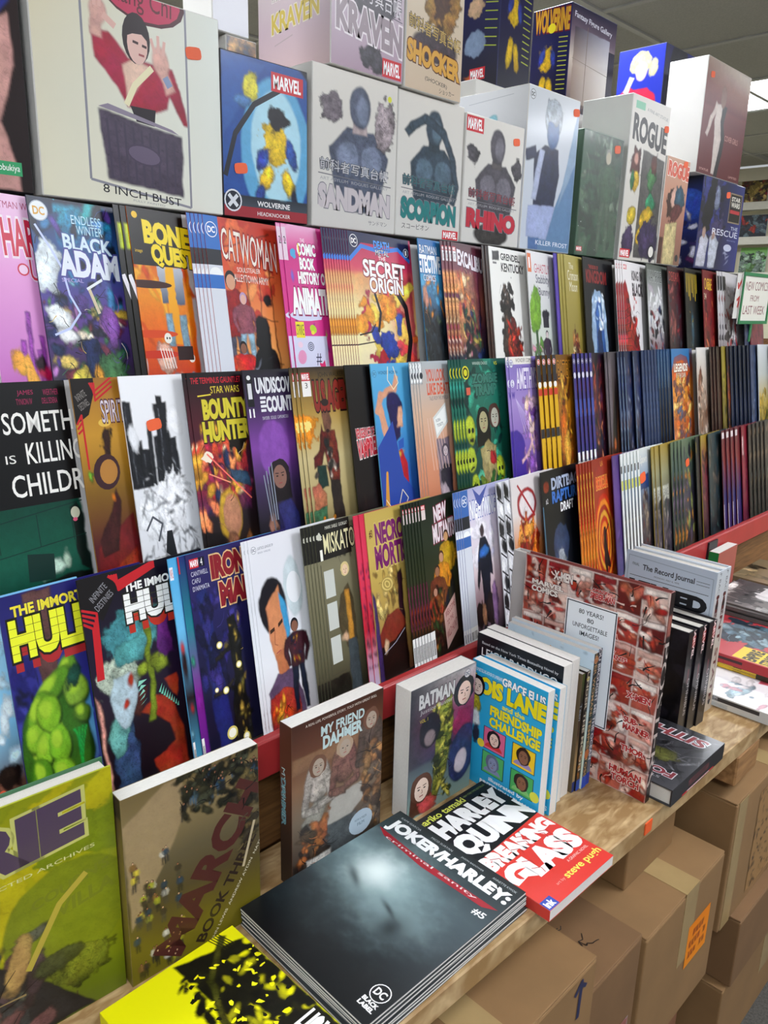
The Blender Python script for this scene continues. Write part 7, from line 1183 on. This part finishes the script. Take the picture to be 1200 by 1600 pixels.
lying(1.384, 0.383, TZ+e_, 0, 0.18, 0.25, 0.022, k_whiteart, 'white hardcover with pale blue splashes lying at the table edge', spine_fn=k_white_sp, hard=True, col='dcdcd8', gloss=True)
lying(1.508, 0.392, TZ+e_+0.0222, 0, 0.23, 0.26, 0.03, k_empire2, 'red hardcover with yellow lettering lying on the white hardcover', spine_fn=k_empire_sp, hard=True, col='b03840', gloss=True)
lying(1.745, 0.40, TZ+e_, 0, 0.22, 0.27, 0.0525, None, 'thick red book beneath the grey magazine pile', hard=True, col='b03840')
z = TZ+e_+0.0527
for i in range(6):
    lying(1.722+0.003*(i % 3), 0.41-0.002*(i % 2), z, (0, 1, -1)[i % 3], 0.185, 0.25, 0.0042, k_mag if i == 5 else None, 'grey magazine with white blot, top of the far pile' if i == 5 else '%s magazine from the bottom of the far grey pile' % ORD[i], col='6a6460', name='magazine', cat='magazine', group='far pile of grey magazines'); z += 0.0043
lying(1.985, 0.43, TZ+e_, 0, 0.2, 0.27, 0.06, k_mag2, 'tan book with red oval at the far end of the table', hard=True, col='8a7a60')
book(standing(1.80, 0.668, TZ+e_, 1), 0.115, 0.165, 0.024, None, 'small faded book with green spine leaning by the rack foot', hard=False, col='a8584c', spine_fn=lambda p: p.g('2c9050', '38985c'))
lc = tag(MB().box(1.80, 1.85, 0.6935, 0.6975, H-0.572, H-0.530).build('label_card', DARK_CARD), 'small black label card on the red lip', 'card')

# ------------------------------------------------------------------ cartons under the table
def carton(x0, x1, y0, y1, z0, z1, label, m=BROWN_CARD, tape=True, seam=True):
    t = tag(empty('cardboard_carton', Matrix.Translation((x0, y0, z0))), label, 'carton')
    w_, d_, h_ = x1-x0, y1-y0, z1-z0
    MB().box(0, w_, 0, d_, 0, h_-0.004).build('body', m, t, 0.003, 2)
    MB().box(0.001, w_-0.001, 0.001, d_/2-0.0015, h_-0.0035, h_).build('flap', m, t, 0.001)
    MB().box(0.001, w_-0.001, d_/2+0.0015, d_-0.001, h_-0.0035, h_).build('flap', m, t, 0.001)
    if tape:
        c = w_*0.55
        MB().box(c-0.024, c+0.024, -0.0006, 0.0, h_*0.45, h_).box(c-0.024, c+0.024, -0.0006, d_, h_+0.0001, h_+0.0006).build('tape', TAPE, t)
    return t
def marks(t, M, w_, h_, fn, name='marker_writing', seed=5):
    p = Panel(w_, h_, seed); fn(p); return mesh_obj(name, p.mesh(name, PRINT, M), t)
def scrawl(p):
    for k in range(7):
        a = p.R.uniform(0.05, 0.7); b = p.R.uniform(0.1, 0.85); q = [(a, b)]
        for j in range(5): q.append((q[-1][0]+p.R.uniform(0.02, 0.09), b+p.R.uniform(-0.09, 0.09)))
        p.l(q, 0.014, '2a2420')
cA = carton(0.36, 0.79, 0.372, 0.66, H-1.16, H-0.803, 'wide cardboard carton with black marker strokes below the grey magazines')
marks(cA, frame((0.36, -0.0008, 0.28), (1, 0, 0), (0, 0, 1), (0, -1, 0)), 0.06, 0.07, lambda p: (p.l([(0.3, 0.3), (0.55, 0.1), (0.5, 0.9)], 0.12, '2c3050'), p.l([(0.75, 0.3), (0.6, 0.2)], 0.1, '2c3050')))
marks(cA, frame((0.2, -0.0008, 0.2), (1, 0, 0), (0, 0, 1), (0, -1, 0)), 0.13, 0.07, lambda p: (p.t('10', 0.1, 0.2, 0.35, 0.85, '2a2420', shear=0.2), p.l([(0.5, 0.8), (0.56, 0.2), (0.7, 0.25), (0.68, 0.5), (0.54, 0.55)], 0.05, '2a2420')))
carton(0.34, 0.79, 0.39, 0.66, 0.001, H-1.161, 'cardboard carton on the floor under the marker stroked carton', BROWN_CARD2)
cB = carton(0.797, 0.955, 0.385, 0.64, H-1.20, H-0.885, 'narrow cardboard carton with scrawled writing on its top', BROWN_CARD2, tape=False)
marks(cB, frame((0.012, 0.03, 0.3157), (1, 0, 0), (0, 1, 0), (0, 0, 1)), 0.1, 0.08, scrawl)
marks(cB, frame((0.02, -0.0008, 0.06), (1, 0, 0), (0, 0, 1), (0, -1, 0)), 0.12, 0.12, lambda p: p.r(0, 0, 1, 1, 'a86a60', 0.2), 'faded_label')
carton(0.80, 0.955, 0.40, 0.64, 0.001, H-1.201, 'cardboard carton on the floor below the scrawled carton')
cC = carton(0.965, 1.252, 0.382, 0.64, H-1.165, H-0.902, 'cardboard carton with bright orange label on its front')
ol = marks(cC, frame((0.165, -0.0008, 0.095), (1, 0, 0), (0, 0, 1), (0, -1, 0)), 0.085, 0.085, lambda p: (p.g('f09018', 'f49a20'), [p.r(0.12+0.13*i, 0.2+0.24*j, 0.21+0.13*i, 0.34+0.24*j, 'a84c10', 0.4) for i in range(6) for j in range(3) if (i+j) % 5]), 'orange_label')
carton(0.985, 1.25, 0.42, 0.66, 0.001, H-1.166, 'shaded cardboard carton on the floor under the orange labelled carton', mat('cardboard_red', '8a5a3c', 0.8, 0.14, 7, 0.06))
cE = carton(1.03, 1.20, 0.455, 0.66, H-0.901, H-0.775, 'small cardboard carton tucked under the table top', BROWN_CARD, tape=False)
marks(cE, frame((0.02, -0.0008, 0.07), (1, 0, 0), (0, 0, 1), (0, -1, 0)), 0.07, 0.04, scrawl, seed=9)
cD = carton(1.29, 1.64, 0.386, 0.66, H-1.104, H-0.832, 'tall cardboard carton with speckled print at the right', BROWN_CARD)
marks(cD, frame((0.12, -0.0008, 0.02), (1, 0, 0), (0, 0, 1), (0, -1, 0)), 0.22, 0.22, lambda p: (p.g('a8855a'), p.s(160, 0, 0, 1, 1, '3c3024 5a4630', 0.008, 0.025, 0.2)), 'speckled_print')
MB().box(0.01, 0.05, -0.0007, 0.0, 0.0, 0.27).build('tape', TAPE, cD)
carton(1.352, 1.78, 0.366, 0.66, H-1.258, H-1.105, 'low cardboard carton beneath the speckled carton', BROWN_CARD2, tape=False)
carton(1.335, 1.78, 0.372, 0.66, 0.001, H-1.259, 'cardboard carton on the carpet at the lower right')
carton(1.80, 2.2, 0.40, 0.61, 0.001, 0.6, 'tall cardboard carton farthest under the table')

# ------------------------------------------------------------------ signs
def sgn(p):
    p.g('e8e6dc'); p.t('NEW COMICS', 0.08, 0.12, 0.92, 0.32, '7a2c38', slope=-0.02); p.t('FROM', 0.3, 0.42, 0.62, 0.56, '7a2c38'); p.t('LAST WEEK', 0.08, 0.66, 0.9, 0.86, '7a2c38')
sg = tag(empty('sign', standing(2.296, 0.893, H-0.035)), 'white hand lettered sign in green frame at the end of the top tier', 'sign')
MB().box(0, 0.215, 0, 0.14, -0.003, 0).build('backing', WHITE_CARD, sg)
GREEN = mat('green_frame', '1f7a48', 0.4, 0.05)
MB().box(0, 0.215, 0, 0.009, 0, 0.003).box(0, 0.215, 0.131, 0.14, 0, 0.003).box(0, 0.009, 0.009, 0.131, 0, 0.003).box(0.206, 0.215, 0.009, 0.131, 0, 0.003).build('frame', GREEN, sg)
MB().box(0.10, 0.112, -0.05, 0.0, -0.003, 0.0).build('stem', GREEN, sg)
p = Panel(0.195, 0.12, 4); sgn(p); mesh_obj('lettering', p.mesh('lettering', PRINT, Matrix.Translation((0.01, 0.01, 0.0004))), sg)
cd = tag(empty('price_card', standing(2.268, 0.8975, H-0.0)), 'white card with red strokes tucked behind the green framed sign', 'card')
MB().box(0, 0.1, -0.02, 0.1, -0.0015, 0).build('card', WHITE_CARD, cd)
marks(cd, Matrix.Translation((0.004, 0.0, 0.0002)), 0.09, 0.095, lambda p: (p.l([(0.05, 0.2), (0.12, 0.35), (0.35, 0.05)], 0.08, 'c03028'), p.l([(0.1, 0.7), (0.3, 0.6), (0.2, 0.9)], 0.08, 'c03028')), 'red_strokes')

# ------------------------------------------------------------------ far wall display
SHELF_W = mat('wall_shelf_white', 'd6d3c4', 0.5, 0.04)
def on_wall(y, z): return frame((FARX-0.02, y, z), (0, -1, 0), (0, 0, 1), (-1, 0, 0))
for i, (z, lb) in enumerate(((H+0.735, 'upper white picture shelf on the far wall'), (H+0.49, 'middle white picture shelf on the far wall'), (H+0.235, 'lower white picture shelf on the far wall'))):
    ws = tag(empty('wall_shelf', Matrix.Translation((FARX, 0, z))), lb, 'shelf', 'picture shelves on the far wall')
    MB().box(-0.14, 0, 1.2, 3.2, 0, 0.035).build('board', SHELF_W, ws); MB().box(-0.145, -0.14, 1.2, 3.2, -0.005, 0.05).build('lip', SHELF_W, ws)
def w1(p): p.g('6a5a30', '8a7838', '584828'); p.s(60, 0, 0, 1, 1, 'a8904c 3c3424 c8b070 5a3c28 7a2c24', 0.03, 0.14)
def w2(p): p.g('7ab050', '8ab888', '586858'); p.s(30, 0, 0.2, 1, 1, '5a7a48 a0b8a0 3c4c40 7a8a80', 0.05, 0.16)
def w3(p): p.g('202830', '3c4450', '28303a'); p.s(30, 0, 0.1, 1, 1, '485868 a84030 2c343c 6a7a80', 0.05, 0.16)
names = {0: ('brown battle', w1), 1: ('green field', w2), 2: ('dark blue', w3)}
for j, z in enumerate((H+0.772, H+0.527, H+0.272)):
    for i in range(5):
        y = 2.85-0.24*i-0.03*j; nick, fn = names[(0, 1, 2)[j] if i % 2 == 0 or j == 0 else (1, 2, 1)[j]]
        hh = (0.215, 0.18, 0.2)[j]
        t = tag(empty('display_comic', on_wall(y, z)), '%s comic, %s from the left on the %s far shelf' % (nick, ORD[i], ('upper', 'middle', 'lower')[j]), 'comic book', 'comics on the far wall shelves')
        MB().box(0, 0.2, 0, hh, -0.006, 0).build('board', WHITE_CARD, t)
        p = Panel(0.198, hh-0.002, i+j*7); fn(p); mesh_obj('cover_print', p.mesh('cover_print', PRINT, Matrix.Translation((0.001, 0.001, 0.0003))), t)
bpy.data.objects.remove(_fo); bpy.data.curves.remove(_fc)
